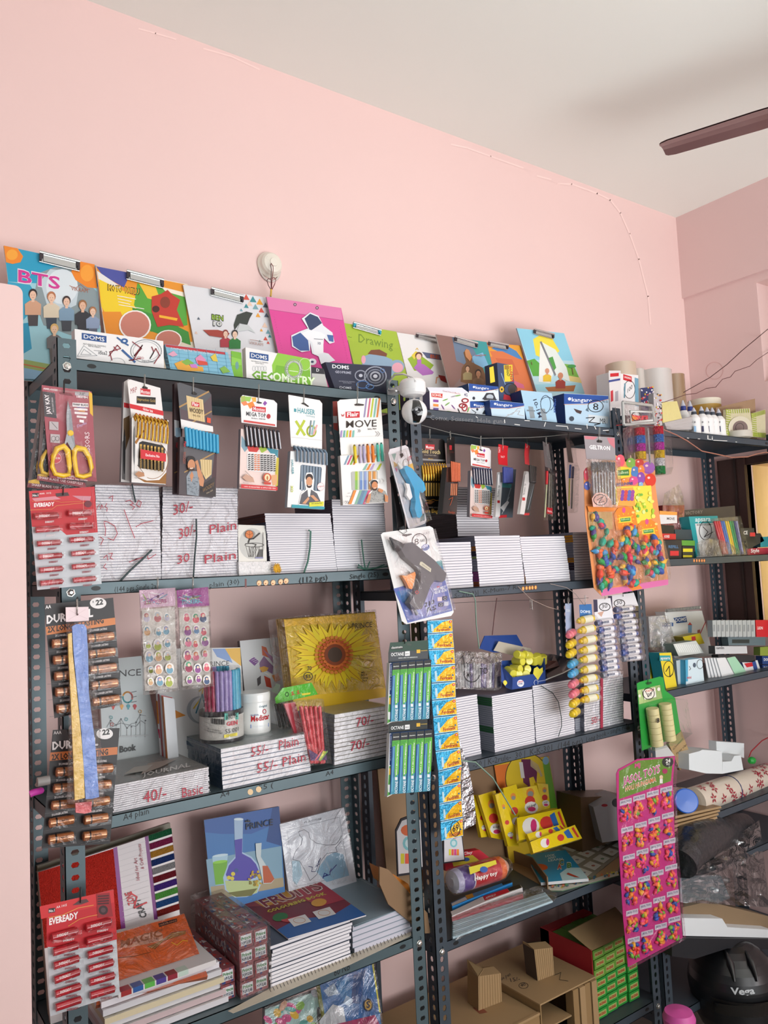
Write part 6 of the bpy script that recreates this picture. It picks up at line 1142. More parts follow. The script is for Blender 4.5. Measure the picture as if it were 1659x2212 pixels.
a=Art(off(pl,.004));a.slab([(1085,1090),(1150,1130),(1195,1090),(1205,1160),(1100,1165)],.0004,'#5a2f6a');a.poly([(1180,1100),(1205,1110),(1170,1160),(1150,1160)],'#d9d23a');a.line([(1130,1160),(1175,1095)],8,'#e0566a');a.line([(1160,1165),(1205,1105)],8,'#7ab43a');a.build('insert',t)
m=M();m.prism([pl.hit(x,y,.006)for x,y in((992,785),(1182,770),(1235,1180),(1080,1200))],-pl.n*.016,film(.16,1.1,45,rough=.06));m.build('bag',t)
a=Art(Pl(960,850,Y=1.60));a.slab([(930,800),(1000,790),(1060,990),(1000,1000)],.006,mt('#c93a4a',r=.3,coat=.5));a.single('pen_packet','second packet of red pens, leaning behind the first and mostly hidden','pens')
view('P')
# ================================================================ hanging goods at the right of the middle rack
def bag(pl,q,d,amt=.12,bump=.9,bs=30,rough=.07):m=M();m.prism([pl.hit(x,y,-.001)for x,y in q],pl.n*d,film(amt,bump,bs,rough=rough));return m
rnd=random.Random(11)
BC=['#2fa58a','#2f9a4a','#e0503a','#d83a5a','#e8b23a','#3a5aa8','#4a9ad0','#2fa58a','#e06a3a','#5a4a8a']
def ballooned(m,pl,x,y,s,c,h=.004):
 P=pl.hit(x,y,h);an=rnd.uniform(0,6.28);u=(pl.u*math.cos(an)+pl.v*math.sin(an));L=s
 m.lathe(P-u*L,u+pl.n*rnd.uniform(-.2,.2),[(L*.1,0),(L*.45,L*.25),(L*.62,L*.8),(L*.55,L*1.3),(L*.2,L*1.7),(L*.12,L*2.0),(L*.2,L*2.1)],mt(c,r=.45),7)
view('W1')
pl=Pl(640,900,Y=1.515,yaw=2)
t=thing('balloon_sheet','tall printed balloon backing card with round balloons at its top, behind three packets','balloon card',pl.hit(600,1400))
a=Art(pl);a.slab([(220,430),(240,400),(470,300),(560,360),(640,330),(720,350),(778,420),(780,540),(870,1180),(880,1310),(360,1400),(300,1340),(230,760)],.0012,'#e2925a','#c9a08c')
a.poly([(350,1350),(500,1330),(640,1300),(880,1270),(880,1312),(360,1402)],'#d870a8');a.poly([(560,1325),(640,1300),(680,1340),(600,1360)],'#ee8a3c')
for x,y,rx,ry,c in((505,345,36,50,'#e0586a'),(588,362,38,40,'#7ab04a'),(655,365,34,38,'#c83a34'),(725,400,50,48,'#9a5ab0'),(620,430,34,42,'#4a80c0'),(668,420,26,42,'#ee8a3c'),(665,480,32,48,'#8a4aa8'),(608,500,34,34,'#d8508a'),(738,495,44,50,'#d83a2c'),(238,450,20,50,'#e0586a'),(245,540,26,34,'#5a6ab8'),(662,530,18,20,'#7fb0d8'),(540,500,30,20,'#e0883c')):
 a.ell(x,y,rx,ry,c,16);a.ell(x-rx*.3,y-ry*.35,rx*.25,ry*.2,'#f0c8c8',8)
a.poly([(472,405),(500,390),(590,400),(580,470),(480,490)],'#f0cf3a');a.poly([(480,420),(568,412),(570,460),(482,462)],'#3a7a3c');a.text('balloon',486,450,562,444,24,'#d8e8c0',.01);a.text('BALLOONS',470,542,600,532,24,'#3a5a9a',.03)
a.poly([(460,550),(740,538),(762,790),(630,840),(600,700),(470,690)],'#e8d84a');a.poly([(470,560),(600,552),(620,700),(480,690)],'#f0a44a')
for k in range(12):a.ell(520+(k%4)*26-(k//4)*4,590+(k//4)*26,15,18,['#7a4aa8','#d04a4a','#5a6ab8','#9a4a9a'][k%4],8)
for k in range(26):a.ell(rnd.uniform(620,755),rnd.uniform(560,780),rnd.uniform(8,18),rnd.uniform(10,20),['#a8cc3a','#e8e26a','#7ab84a','#d8e890'][k%4],8)
a.poly([(235,700),(440,715),(445,745),(248,745)],'#e88a3a');a.build('card',t)
for lab,head,body,hc,ctr in(('left balloon packet under the silver pen bag, cracked bright balloons inside',[(250,700),(440,712),(448,880),(262,870)],[(255,745),(440,735),(525,1300),(325,1360)],'#c8a06a',(345,800)),('middle balloon packet with an orange header',[(455,760),(490,712),(560,700),(620,730),(645,860),(475,890)],[(465,880),(645,850),(715,1290),(520,1335)],'#e8862c',(545,800)),('right balloon packet with an orange header',[(640,850),(670,812),(740,800),(790,830),(815,945),(655,965)],[(650,960),(815,940),(868,1165),(870,1270),(700,1290)],'#e8862c',(725,890))):
 p2=off(pl,.003);t=thing('balloon_packet',lab,'balloons',pl.hit(*body[-1]),'balloon packets')
 a=Art(p2);a.slab(head,.0008,hc);x,y=ctr
 if hc=='#e8862c':
  a.poly([(x-52,y-12),(x+45,y-22),(x+50,y+22),(x-45,y+30)],'#f0d03a');a.poly([(x-40,y-4),(x+38,y-12),(x+40,y+14),(x-36,y+22)],'#3a8a4a');a.text('balloons',x-32,y+12,x+32,y+4,16,'#c8e0a8',.01);a.ell(x-12,y-70,14,22,'#d8508a',10);a.ell(x+60,y-52,12,10,'#e8d080',8)
  for k in range(10):an=R(36*k);a.line([(x+55*math.cos(an),y+38*math.sin(an)),(x+68*math.cos(an),y+48*math.sin(an))],5,'#f0d03a')
 a.build('header_card',t)
 bx=[p[0]for p in body];by=[p[1]for p in body];m=M()
 for k in range(46):
  f=rnd.random();g=rnd.random();L=lerp(body[0],body[-1],f);Rr=lerp(body[1],body[2],f);p=lerp(L,Rr,.1+.8*g)
  ballooned(m,p2,p[0],min(p[1],max(by)-30),rnd.uniform(.011,.0175),rnd.choice(BC),rnd.uniform(.003,.008))
 o=m.build('loose_balloons',t);o['kind']='stuff'
 bag(p2,body,.014,.16,1.0,35).build('bag',t)
pl=Pl(350,500,Y=1.495);t=thing('pen_packet','silver-headed bag of grey gel pens hanging in front of the balloon card','pens',pl.hit(360,710))
a=Art(pl);a.slab([(222,148),(462,162),(470,345),(242,330)],.001,mt('#a5a5aa',r=.3,m=.4,coat=.4));a.poly([(225,150),(330,158),(300,180),(230,175)],'#c87a84');a.poly([(400,165),(460,168),(463,250),(420,210)],'#c87a84');a.text('GELTRON',262,252,425,262,32,'#f2f0f0',.03);a.poly([(318,190),(335,178),(365,188),(362,204),(325,202)],'#222');a.build('header_card',t)
for i in range(8):
 x=285+i*24;m=rod(pl,x,355,x+(10-i)*2,690,.0042,mt('#b9b9ba',r=.2,m=.6),.006);m.tube([pl.hit(x-4,420,.012),pl.hit(x,352,.013),pl.hit(x+8,360,.015),pl.hit(x+10,430,.014)],.0018,mt('#5d5d60',r=.3),6);m.build('pen',t)
a=Art(off(pl,.012));a.slab([(285,640),(310,600),(350,590),(400,605),(440,660),(440,705),(295,705)],.0006,'#e3b4a8');a.ring(350,650,52,42,6,BLK,18);a.line([(325,650),(370,625),(335,675),(380,660)],5,BLK);a.build('price_sticker',t)
bag(pl,[(236,335),(470,345),(478,590),(445,712),(290,705),(262,520)],.017,.4,1.5,26).build('bag',t);hookpart(t,pl,342,85,200)
pl=Pl(740,300,Y=1.53,yaw=4);t=thing('glitter_tape_bag','clear hanging bag with two columns of glitter tape rolls in six colours','tape',pl.hit(820,460))
GL=lambda c:mt(c,r=.18,m=.6,bump=1.2,bs=160)
for cx,y0 in((655,90),(800,80)):
 for k,c in enumerate(('#c8203c','#3a6fc0','#b82fa0','#e0b82a','#d8d8dc','#148a4a')):
  if cx==655 and k>3:continue
  h=62;m=M();A=pl.hit(cx+k*3,y0+k*h,.008);B=pl.hit(cx+3+k*3,y0+h-3+k*h,.008);d=B-A;L=d.length;rr=.0165;m.lathe(A,d,[(rr*.97,0),(rr,L*.06),(rr,L*.94),(rr*.97,L)],GL(c),18);m.build('tape_roll',t)
m=M();m.tube([pl.hit(722,90,.012),pl.hit(738,370,.012)],.003,mt('#c9ccd0',r=.3,m=.5,bump=1,bs=300),8);m.build('ribbed_rod',t)
bag(pl,[(525,90),(600,65),(845,85),(868,400),(850,455),(780,470),(640,430),(540,440)],.024,.12,.5,16).build('bag',t);m=M();m.tube([pl.hit(510,10,.02),pl.hit(500,200,.02)],.0006,WIREB,4);m.build('hook',t)
view('V4');pl=Pl(520,540,Y=1.53);t=thing('toy_packet','grey plastic blister with a small red card inside, above the glitter tape bag','toy',pl.hit(520,630))
m=M();fr=[(385,440),(640,470),(665,620),(395,640)];
for A,B in zip(fr,fr[1:]+fr[:1]):m.tube([pl.hit(*A,.004),pl.hit(*B,.004)],.005,mt('#b9bab6',r=.25,coat=.5),6)
m.tube([pl.hit(450,520,.01),pl.hit(640,525,.01),pl.hit(645,600,.01),pl.hit(460,615,.01)],.0035,mt('#d4d5d2',r=.2),6,True);m.build('frame',t)
a=Art(pl);a.k=3;a.slab([(450,545),(520,560),(605,558),(610,625),(460,622)],.002,'#d8303c');a.poly([(460,555),(520,580),(480,612),(455,600)],'#e8862c');a.ring(505,565,42,38,7,BLK,16);a.text('5',568,610,592,612,40,BLK);a.build('insert',t);bag(pl,fr,.012,.16,.8,22).build('blister',t)
view('W5')
def bottles(label,pl,pts,body,L,ang,hdr,hc,hook,lab=None):
 t=thing('marker_strip',label,'markers',pl.hit(*pts[-1][:2]),'hanging strips of markers')
 a=Art(pl);a.slab(hdr,.0008,hc);x,y=hdr[0];a.text('DOMS',x+8,y+60,hdr[1][0]-8,y+64,20,'#dfe8f0',.02);a.build('header_card',t)
 for x,y,c in pts:
  m=M();A=pl.hit(x,y,.008);B=pl.hit(x+L*math.cos(R(ang)),y+L*math.sin(R(ang)),.008);d=B-A;l=d.length;c0=mt(c,r=.3,coat=.4);r=.0115;
  m.lathe(A,d,[(r*.45,0),(r*.5,l*.1),(r*.75,l*.12),(r*.78,l*.3),(r,l*.34,mt('#e3e0c8',r=.35)if lab else c0),(r,l*.85),(r*.8,l)],c0,12);m.build('marker',t)
 bl=[]
 for x,y,c in pts:e=24;ex,ey=L*math.cos(R(ang)),L*math.sin(R(ang));bl.append([(x-22,y),(x-6,y-e),(x+ex,y+ey-e),(x+ex+16,y+ey),(x+ex,y+ey+e),(x-6,y+e)])
 blister(t,pl,bl,.017);hookpart(t,pl,*hook)
YL='#e8c82a';PK='#e8788a';SB='#4fa8d8'
bottles('strip of end-on markers in pink, yellow and blue, nearest the glue sticks',Pl(190,700,Y=1.535,yaw=30),[(160,395,PK),(160,470,YL),(160,542,YL),(172,618,SB),(175,690,SB),(178,768,PK),(182,842,PK),(185,912,YL),(188,985,YL)],YL,55,-35,[(142,152),(188,150),(190,385),(148,380)],'#a9b9d8',(165,108,160))
bottles('strip of plump yellow highlighters hanging beside the end-on marker strip',Pl(300,500,Y=1.525),[(232,285,YL),(240,358,YL),(250,435,YL),(250,508,YL),(250,578,YL),(252,655,YL),(252,728,YL),(258,805,YL),(262,875,YL)],YL,118,-12,[(248,160),(338,155),(345,250),(252,252)],'#2a6aa8',(290,92,165),True)
view('W5')
def silv(label,pl,rows,hdr,hook,L,ang):
 t=thing('marker_strip',label,'markers',pl.hit(*rows[-1]),'hanging strips of markers');a=Art(pl);a.slab(hdr,.0008,'#dcdce0');x,y=hdr[0]
 a.poly([(x,y),(x+30,y),(x+34,y+90),(x+4,y+95)],'#2c2848');a.ring(x+85,y+55,40,28,6,BLK,16);a.text('30',x+62,y+66,x+105,y+60,30,BLK);a.poly([(x+30,y+100),(x+80,y+85),(x+60,y+130)],'#c8a08c');a.build('header_card',t)
 for k,(x,y)in enumerate(rows):
  m=M();A=pl.hit(x,y,.007);B=pl.hit(x+L,y+L*math.tan(R(ang)),.007);d=B-A;l=d.length;r=.0092;w=mt('#e4e5ea',r=.3,coat=.5);kx=mt(['#6c7090','#4f5f9c','#8a8c98'][k%3],r=.25,coat=.4)
  m.lathe(A,d,[(r*.8,0),(r,l*.05),(r,l*.28,w),(r,l*.86,kx),(r*.9,l)],kx,12);q=Art(off(pl,.0165));q.text('MARKER',x+L*.34,y+L*.34*math.tan(R(ang))+9,x+L*.8,y+L*.8*math.tan(R(ang))+9,17,'#3a4668',.02);m.add(q.v,q.f,'#3a4668');m.build('marker',t)
 blister(t,pl,[[(x-8,y-26),(x+L+14,y-26+L*math.tan(R(ang))),(x+L+14,y+24+L*math.tan(R(ang))),(x-8,y+24)]for x,y in rows],.015)
 hookpart(t,pl,*hook)
silv('right strip of white-bodied markers in a clear ladder pack with a cap-print header',Pl(600,350,Y=1.545,yaw=4),[(512,200),(512,252),(530,298),(535,342),(535,388),(550,432),(558,478),(560,522),(568,566)],[(462,95),(655,70),(690,170),(480,175)],(575,55,100),140,-6)
silv('left strip of white-bodied markers, lower and in front of the other white one',Pl(450,500,Y=1.528,yaw=-4),[(372,300),(385,352),(388,398),(390,448),(395,498),(400,545),(405,595),(410,640),(415,690)],[(352,122),(480,110),(505,265),(368,280)],(440,60,120),125,-8)
pl=Pl(800,1000,Y=1.50,yaw=4);t=thing('tape_blister','green blister card with two columns of small cream tape rolls','tape',pl.hit(780,1240))
a=Art(pl);a.slab([(678,750),(700,738),(850,698),(875,705),(890,800),(965,860),(1005,1110),(900,1180),(718,1252)],.0012,'#1f9a3a');a.poly([(685,800),(850,760),(868,860),(695,905)],'#cfd89a')
for k in range(22):a.line([(690+k*8,800-k*2),(697+k*8,902-k*2)],2.5,'#5aa84a')
a.poly([(715,800),(810,778),(820,850),(730,870)],'#e8e6da');a.text('PAPER',740,818,805,800,18,'#c8503a',.01);a.ring(762,825,42,42,5,BLK,24);a.line([(735,805),(760,850),(800,790)],4,BLK);a.text('20',750,850,785,838,26,BLK);a.ell(836,792,12,14,'#e8e6da',10);a.ell(693,842,10,12,'#e8e6da',10);a.poly([(740,745),(780,735),(785,748),(755,760)],'#0d4a20');a.build('card',t)
for x0,y0,x1,y1,n in((792,935,830,1215,6),(888,900,925,1175,7)):
 A,B=pl.hit(x0,y0,.02),pl.hit(x1,y1,.02);d=B-A;r=.0185
 for k in range(n):p=A+d*(k/n);l=d.length/n;m=M();m.lathe(p,d,[(r*.5,0),(r*.96,0),(r,l*.08),(r,l*.9),(r*.96,l*.97)],mt('#dcd09a',r=.5),20);m.build('tape_roll',t)
a=Art(off(pl,.0395));a.text('8',826,1045,848,1040,34,BLK,.02);a.build('marker_price',t)
bag(pl,[(690,905),(868,860),(965,860),(1005,1110),(900,1190),(718,1240)],.040,.08,.3,12).build('blister',t);hookpart(t,pl,760,690,750,c=WIREB)
# ================================================================ on the third shelf, middle rack
view('W4')
pl=Pl(840,750,Y=1.60);t=thing('straw_packet','crinkled clear bag of small wrapped things with black writing, left of the glue sticks','packet',pl.hit(840,870))
for k in range(15):rod(pl,672+k*22,660+rnd.uniform(-8,8),680+k*21,850,.0042,mt(rnd.choice(['#e8e6e6','#d8d4d6','#e6c8b4','#8a7ab0','#d8dce4','#c8b8c0']),r=.3),-.012).build('stick',t)
m=bag(pl,[(655,575),(700,562),(900,575),(1020,580),(1010,850),(985,872),(655,855)],.004,.3,1.3,30);m.prism([pl.hit(x,y,-.03)for x,y in((655,575),(1020,580),(1010,855),(655,858))],pl.n*.0005,film(.3,1,20));a=Art(off(pl,.0045));a.ring(790,740,60,65,7,BLK,20,10,200);a.text('MR',752,770,790,765,40,BLK,.01);a.text('Y',745,690,775,685,40,BLK);a.text('TO',850,745,915,740,50,BLK,.005);a.line([(700,620),(720,605),(735,690)],7,BLK);m.add(a.v,a.f,BLK);m.build('bag',t)
pl=Pl(1190,800,Y=1.59,yaw=5);t=thing('glue_stick_box','open dark blue display box of yellow glue sticks with yellow hearts','glue sticks',pl.hit(1200,870))
B_='#22468f';a=Art(pl);a.slab([(1060,850),(1100,865),(1368,825),(1362,700),(1340,735),(1255,745),(1110,770),(1018,670),(1022,800)],.001,B_);a.poly([(1275,700),(1300,685),(1318,705),(1342,690),(1345,725),(1305,790),(1268,740)],'#efe14a')
a.ell(1170,815,27,28,'#eceef4',18);a.text('FEVI',1152,812,1188,806,12,'#d02a3a',.03);a.text('STIK',1152,828,1188,822,12,'#1d3f80',.03);a.poly([(1034,800),(1048,790),(1062,800),(1066,815),(1050,835),(1036,818)],'#efe14a');a.ring(1290,810,16,22,3,'#cdd8ec',8);a.line([(1305,800),(1366,790)],3,'#cdd8ec')
a.build('box_front',t);m=M();
P=[pl.hit(1018,670),pl.hit(1105,868),pl.hit(1368,825)]
m.prism([pl.hit(1018,670),pl.hit(1060,850),pl.hit(1105,865),pl.hit(1110,770)],-pl.n*.002,B_);m.prism([pl.hit(1360,620),pl.hit(1368,825),pl.hit(1364,826),pl.hit(1356,620)],-pl.n*.07,B_);m.prism([pl.hit(1020,640,-.06),pl.hit(1360,620,-.06),pl.hit(1366,830,-.06),pl.hit(1060,850,-.06)],-pl.n*.001,B_);m.prism([pl.hit(1020,655),pl.hit(1020,850),pl.hit(1020,850,-.06),pl.hit(1020,620,-.06)],(.001,0,0),B_);m.build('box_side',t)
m=M();q=[pl.hit(850,545,-.062),pl.hit(890,445,-.075),pl.hit(1140,437,-.075),pl.hit(1190,525,-.062),pl.hit(1100,575,-.06),pl.hit(960,575,-.06)];m.prism(q,-pl.n*.0015,B_);m.prism([pl.hit(x,y,-.055)for x,y in((960,560),(1000,488),(1255,545),(1240,590),(1190,540),(1120,600))],-pl.n*.0012,mt('#b9b0a0',r=.6));m.build('lid',t)
GY=mt('#e6dd4a',r=.3,coat=.5)
for x,y,x1,y1 in((1190,645,1120,640),(1240,640,1200,640),(1172,705,1100,700),(1228,705,1180,705),(1115,745,1065,710),(1160,745,1120,742),(1215,745,1180,745),(1275,600,1275,660),(1325,600,1325,660),(1300,590,1300,650),(1345,600,1345,655),(1140,590,1180,600),(1200,590,1240,600)):
 m=M();A,B=pl.hit(x,y,-.012),pl.hit(x1,y1,-.045 if x1!=x and y>600 else-.02);d=B-A;l=d.length;r=.0115;m.lathe(A,d,[(0,-.0005),(r*.86,0),(r,.0015),(r,l*.9),(r,l)],GY,18);m.build('glue_stick',t)
pl=Pl(1400,760,Z=vat(1300,850,Y=1.587).z+.004,flat=True)
a=Art(Pl(1400,800,Y=1.60));top=[(1285,572),(1410,600),(1500,625),(1560,690),(1640,680),(1560,720),(1372,800),(1300,770)]
m=M();A=[Vector((vat(x,y,Y=Y).x,Y,vat(x,y,Y=Y).z))for x,y,Y in((1360,790,1.60),(1500,735,1.60),(1625,668,1.60),(1560,620,1.78),(1430,590,1.79),(1285,578,1.79))]
m.add(A,[(0,1,4,5),(1,2,3,4)],mt('#241d1c',r=.25,coat=.6,var=.3,vs=12));m.tube([A[0],A[1],A[2]],.0018,'#dcdad6',6);w=[p+Vector((0,0,.0012))for p in(A[0].lerp(A[5],.3),A[1].lerp(A[4],.35),A[1].lerp(A[4],.6),A[0].lerp(A[5],.7))];m.add(w,[(0,1,2,3)],mt('#6a2f1c',r=.3,coat=.5,var=.5,vs=30));m.single('magazine','glossy dark magazine bent open on top of the sloping notebook pile','magazine')
for L,r,c,lab in(([(690,98),(800,120),(818,170),(825,350),(848,545)],.0016,'#7d9a8a','pale green strap hanging down to the glue stick box'),([(985,150),(970,260),(950,440)],.0012,'#5a2a2c','dark red cord hanging below the second shelf'),([(1150,60),(1250,160),(1380,220),(1475,245)],.0009,'#b09a90','pale thread trailing from the second shelf edge'),([(1400,40),(1530,70),(1600,120),(1660,200)],.0009,'#a99a94','pale thread running down towards the yellow highlighters')):
 m=M();m.tube([vat(x,y,Y=1.556)for x,y in L],r,c,6);m.single('cord',lab,'cord')
m=M();m.tube([vat(x,y,Y=1.59)for x,y in((640,190),(960,175),(1300,165),(1560,158),(1700,150))],.0005,WIREB,4);m.single('hanging_wire','thin wire under the second shelf that carries the marker strips','wire')
for x,y in((1252,170),):m=M();m.tube([vat(x-8,y-8,Y=1.585),vat(x-6,y+60,Y=1.585),vat(x+12,y+72,Y=1.585),vat(x+6,y-5,Y=1.585)],.0007,WIRE,5);m.single('wire_hook','empty wire hook on the thin wire above the glue sticks','hook')
view('W8');m=M();m.tube([vat(x,y,Y=1.53)for x,y in((560,10),(660,20),(780,130),(860,260),(935,385))],.0018,'#7d9a8a',6);m.single('cord','pale green strap curving down over the yellow packets','cord')
view('P')
# ================================================================ fourth and fifth shelves, left rack
def cb(name,label,cat,Y,q,dep,col,side=None,zb=None,art=None,yaw=0,tilt=0,group=None):
 return carton(name,label,cat,Pl(*q[3],Y=Y,yaw=yaw,tilt=tilt),*q,dep,col,side,zb,art,group)
def prints(a,pts,n,cols,s0,s1,seed=1):
 r=random.Random(seed)
 for k in range(n):
  f,g=r.random(),r.random();p=lerp(lerp(pts[0],pts[1],f),lerp(pts[3],pts[2],f),g);a.ell(*p,r.uniform(s0,s1),r.uniform(s0,s1)*.8,r.choice(cols),7,r.uniform(0,180))
view('W6')
def gl(a):
 a.poly([(75,545),(615,375),(670,950),(120,1090)],mt('#f23a2c',r=.35,bump=1.2,bs=400,var=.3,vs=400));a.poly([(612,372),(640,362),(700,945),(668,952)],'#8a3a8c');a.poly([(640,362),(838,292),(905,885),(700,945)],'#dbd6d8');a.poly([(838,292),(862,284),(932,880),(905,885)],'#7a2f7c')
 for k in range(14):a.line([(650+k*2.5,385+k*40),(845+k*2.5,322+k*40)],2,'#c0bcc0')
 for k,c in enumerate(('#1f6a44','#8c2352','#c08a34','#1f3a78','#9a9a9c','#7a1a28','#4a2a86','#5aa848','#23508c','#8c2420')):
  y=262+k*60;x=864+k*6.6;a.poly([(x,y+18),(1028+k*6,y-35),(1033+k*6,y+8),(x+5,y+62)],mt(c,r=.35,bump=1,bs=400));
 a.text('CRAFT',855,860,800,730,48,'#2a2628',.02,up=(-1,.3));a.text('ZONE',770,770,740,680,50,'#c8202c',.02,up=(-1,.3));a.line([(850,760),(760,800),(780,720),(730,690)],10,'#c8202c');a.text('Ideal for Art',800,600,780,440,24,'#a03a4a',.01,up=(-1,.1));a.text('& Craft Projects',832,520,808,340,24,'#a03a4a',.01,up=(-1,.1))
cb('glitter_sheet_pack','large red glitter sheet pack with a rainbow edge leaning at the back','craft paper',1.76,[(75,545),(1028,232),(1090,850),(120,1100)],.012,'#e6e0e0','#9a8f88',Z4,gl,tilt=8)
cb('glitter_sheet_pack','glitter sheet pack behind the red one, only its olive top edge visible','craft paper',1.79,[(68,500),(1020,190),(1090,850),(115,1100)],.014,'#6f6a54','#6f6a54',Z4,tilt=8)
view('W6')
zo=Z4
m0=[('#e6e4e6','#d9d6da'),('#d9d5d6','#c8b4b6'),('#e9e7e9','#dcdcde'),('#e2dccc','#d4c8a8'),('#e4e2e6','#cfcfd4'),('#dddbe0','#e2dfe4')]
PlZ=lambda z,yaw=0:Pl(900,1500,Z=z,flat=True,yaw=yaw)
for k,(c,s)in enumerate(m0):
 z=Z4+.002+k*.0135;a=Pl(650,1560,Y=1.585+.004*(k%3),yaw=-2+k);P=[Vector((vat(x,1500,Y=1.59).x,0,0)).x for x in(560-k*6,1430-k*9)]
 m=M();m.box((P[0],1.583+.005*(k%3),z),(P[1],1.80,z+.011),mt(s,r=.3,coat=.3),mt(c,r=.25,coat=.5,bump=.3,bs=60));o=m.single('sheet_pack','plastic-sleeved pack in the pile under the orange sheets','craft paper','sleeved packs under the orange sheets')
zo=Z4+.002+6*.0135
m=M();x0,x1=vat(640,1500,Y=1.59).x,vat(1340,1300,Y=1.59).x;m.box((x0,1.58,zo),(x1,1.80,zo+.010),'#d8d4d4')
for k,c in enumerate(('#9a2a2c','#2a5a9c','#5ab04a','#4a3a8c','#8c1f34','#bcd0c4')):w=(x1-x0)*.1;m.box((x0+.005+k*w*1.15,1.5795,zo+.001),(x0+.005+k*w*1.15+w,1.60,zo+.0105),mt(c,r=.35,coat=.4))
m.single('glitter_sheet_pack','flat glitter pack whose striped edge shows just below the orange sheets','craft paper')
plO=Pl(600,1470,Y=1.60,tilt=58,yaw=0);plO.o=vat(600,1480,Y=1.595)
def orr(a):
 a.poly([(935,912),(1068,875),(1072,898),(942,938)],'#3a2426');a.text('NAVRANG',945,930,1065,895,12,'#c88a6a',.02)
 a.poly([(660,1050),(830,990),(930,965),(965,985),(970,1030),(900,1050),(700,1090)],'#d9a088');a.text('COLOURS',865,1050,940,1035,30,'#8a4a30',.02);a.text('MAGIC',665,1085,965,1000,52,'#a8603a',.03)
 for k in range(7):a.line([(860+k*8,1080+k*3),(960+k*12,1040-k*10),(1130,985-k*3)],6,'#b8862c' if k%2 else '#8a4a24')
 a.line([(1030,1050),(1070,1070),(1110,1035),(1145,1040)],6,'#e0a42c');a.line([(650,1160),(760,1150),(880,1120)],6,'#8a4a24');a.line([(880,1120),(1080,1180)],3,'#c86a48')
a=Art(plO);q=[(560,1005),(1120,842),(1290,1290),(490,1498)];a.slab(q,.010,'#e0682f','#8a4a34');orr(a);m=M();m.prism([plO.hit(*p,.001)for p in q],plO.n*.002,film(.12,.8,16,rough=.06));a.add(m.v,m.f,film(.12,.8,16,rough=.06));a.single('sheet_pack','orange sheet pack in a clear sleeve, sloping on top of the pile','craft paper')
view('W7')
PB=mt('#6a2630',r=.3,coat=.4)
def pbox(w,h,d):
 m=M();m.box((0,0,0),(w,d,h),mt('#8c4a50',r=.35,coat=.3));r=random.Random(int(w*1e5));V=[]
 for k in range(44):
  c=['#a82a30','#2a3f78','#d8d6d8','#c8382c'][k%4];y=r.uniform(.004,d-.02);z=r.uniform(.001,h-.006);s=r.uniform(.006,.018);e=.0003+k*1e-5
  m.add([(-e,y,z),(-e,y+s,z+.002),(-e,y+s*.4,min(h,z+.008))],[(0,2,1)],c);x=r.uniform(0,w*.7);m.add([(x,y,h+e),(min(w,x+s*.6),y+.003,h+e),(x+.002,y+s,h+e)],[(0,1,2)],c)
 for k in range(8):x=r.uniform(0,w*.8);z=r.uniform(0,h*.8);m.add([(x,-.0003-k*1e-5,z),(x+w*.2,-.0003-k*1e-5,z+h*.05),(x+w*.08,-.0003-k*1e-5,z+h*.25)],[(0,1,2)],['#a82a30','#2a3f78'][k%2])
 m.box((w*.12,-.0008,h*.2),(w*.88,0,h*.85),'#dcdde0')
 for j,(s,z,c)in enumerate((('Prince',.55,'#2f7a3a'),('POPULAR',.26,'#23344c'))):
  vs,fs=textmesh(s,.03);m.add([(w*.16+u*w*.68,-.0011,h*z+v*h*.22)for u,v in vs],fs,c)
 vs,fs=textmesh('POPULAR',.02);m.add([(-.0012,d*.75-u*d*.5,h*.25+v*h*.5)for u,v in vs],fs,'#d0c4c8');return m
p0,p1=vat(432,1360,Y=1.575),vat(622,1300,Y=1.575);zt=(vat(432,925,Y=1.575).z+vat(600,850,Y=1.575).z)/2
w=(p1.x-p0.x)/2;h=(zt-Z4-.002)/4;me=pbox(w*.97,h*.97,.235).mesh('pencil_box',Vector((0,0,0)))
for c in range(2):
 for r_ in range(4):
  o=bpy.data.objects.new('pencil_box',me);COL.objects.link(o);o.location=(p0.x+c*w+.001*((r_%2)),1.576+.002*((c+r_)%2),Z4+.002+r_*h);o['label']='red, white and blue pencil box in the tall film-wrapped block';o['category']='pencil box';o['group']='pencil boxes in the tall block'
q0=vat(318,1330,Y=1.59);me2=pbox(w*.95,h*.95,.235).mesh('pencil_box',Vector((0,0,0)))
for r_ in range(2):o=bpy.data.objects.new('pencil_box',me2);COL.objects.link(o);o.location=(p0.x-w*1.12,1.59,Z4+.002+r_*h);o['label']='pencil box in the low pair left of the tall block';o['category']='pencil box';o['group']='low pair of pencil boxes'
m=M();m.box((p0.x-.003,1.570,Z4+.002),(p1.x+.004,1.83,zt+.006),film(.25,1.6,28,rough=.06));m.single('plastic_wrap','loose glossy film around the tall block of pencil boxes','plastic wrap')
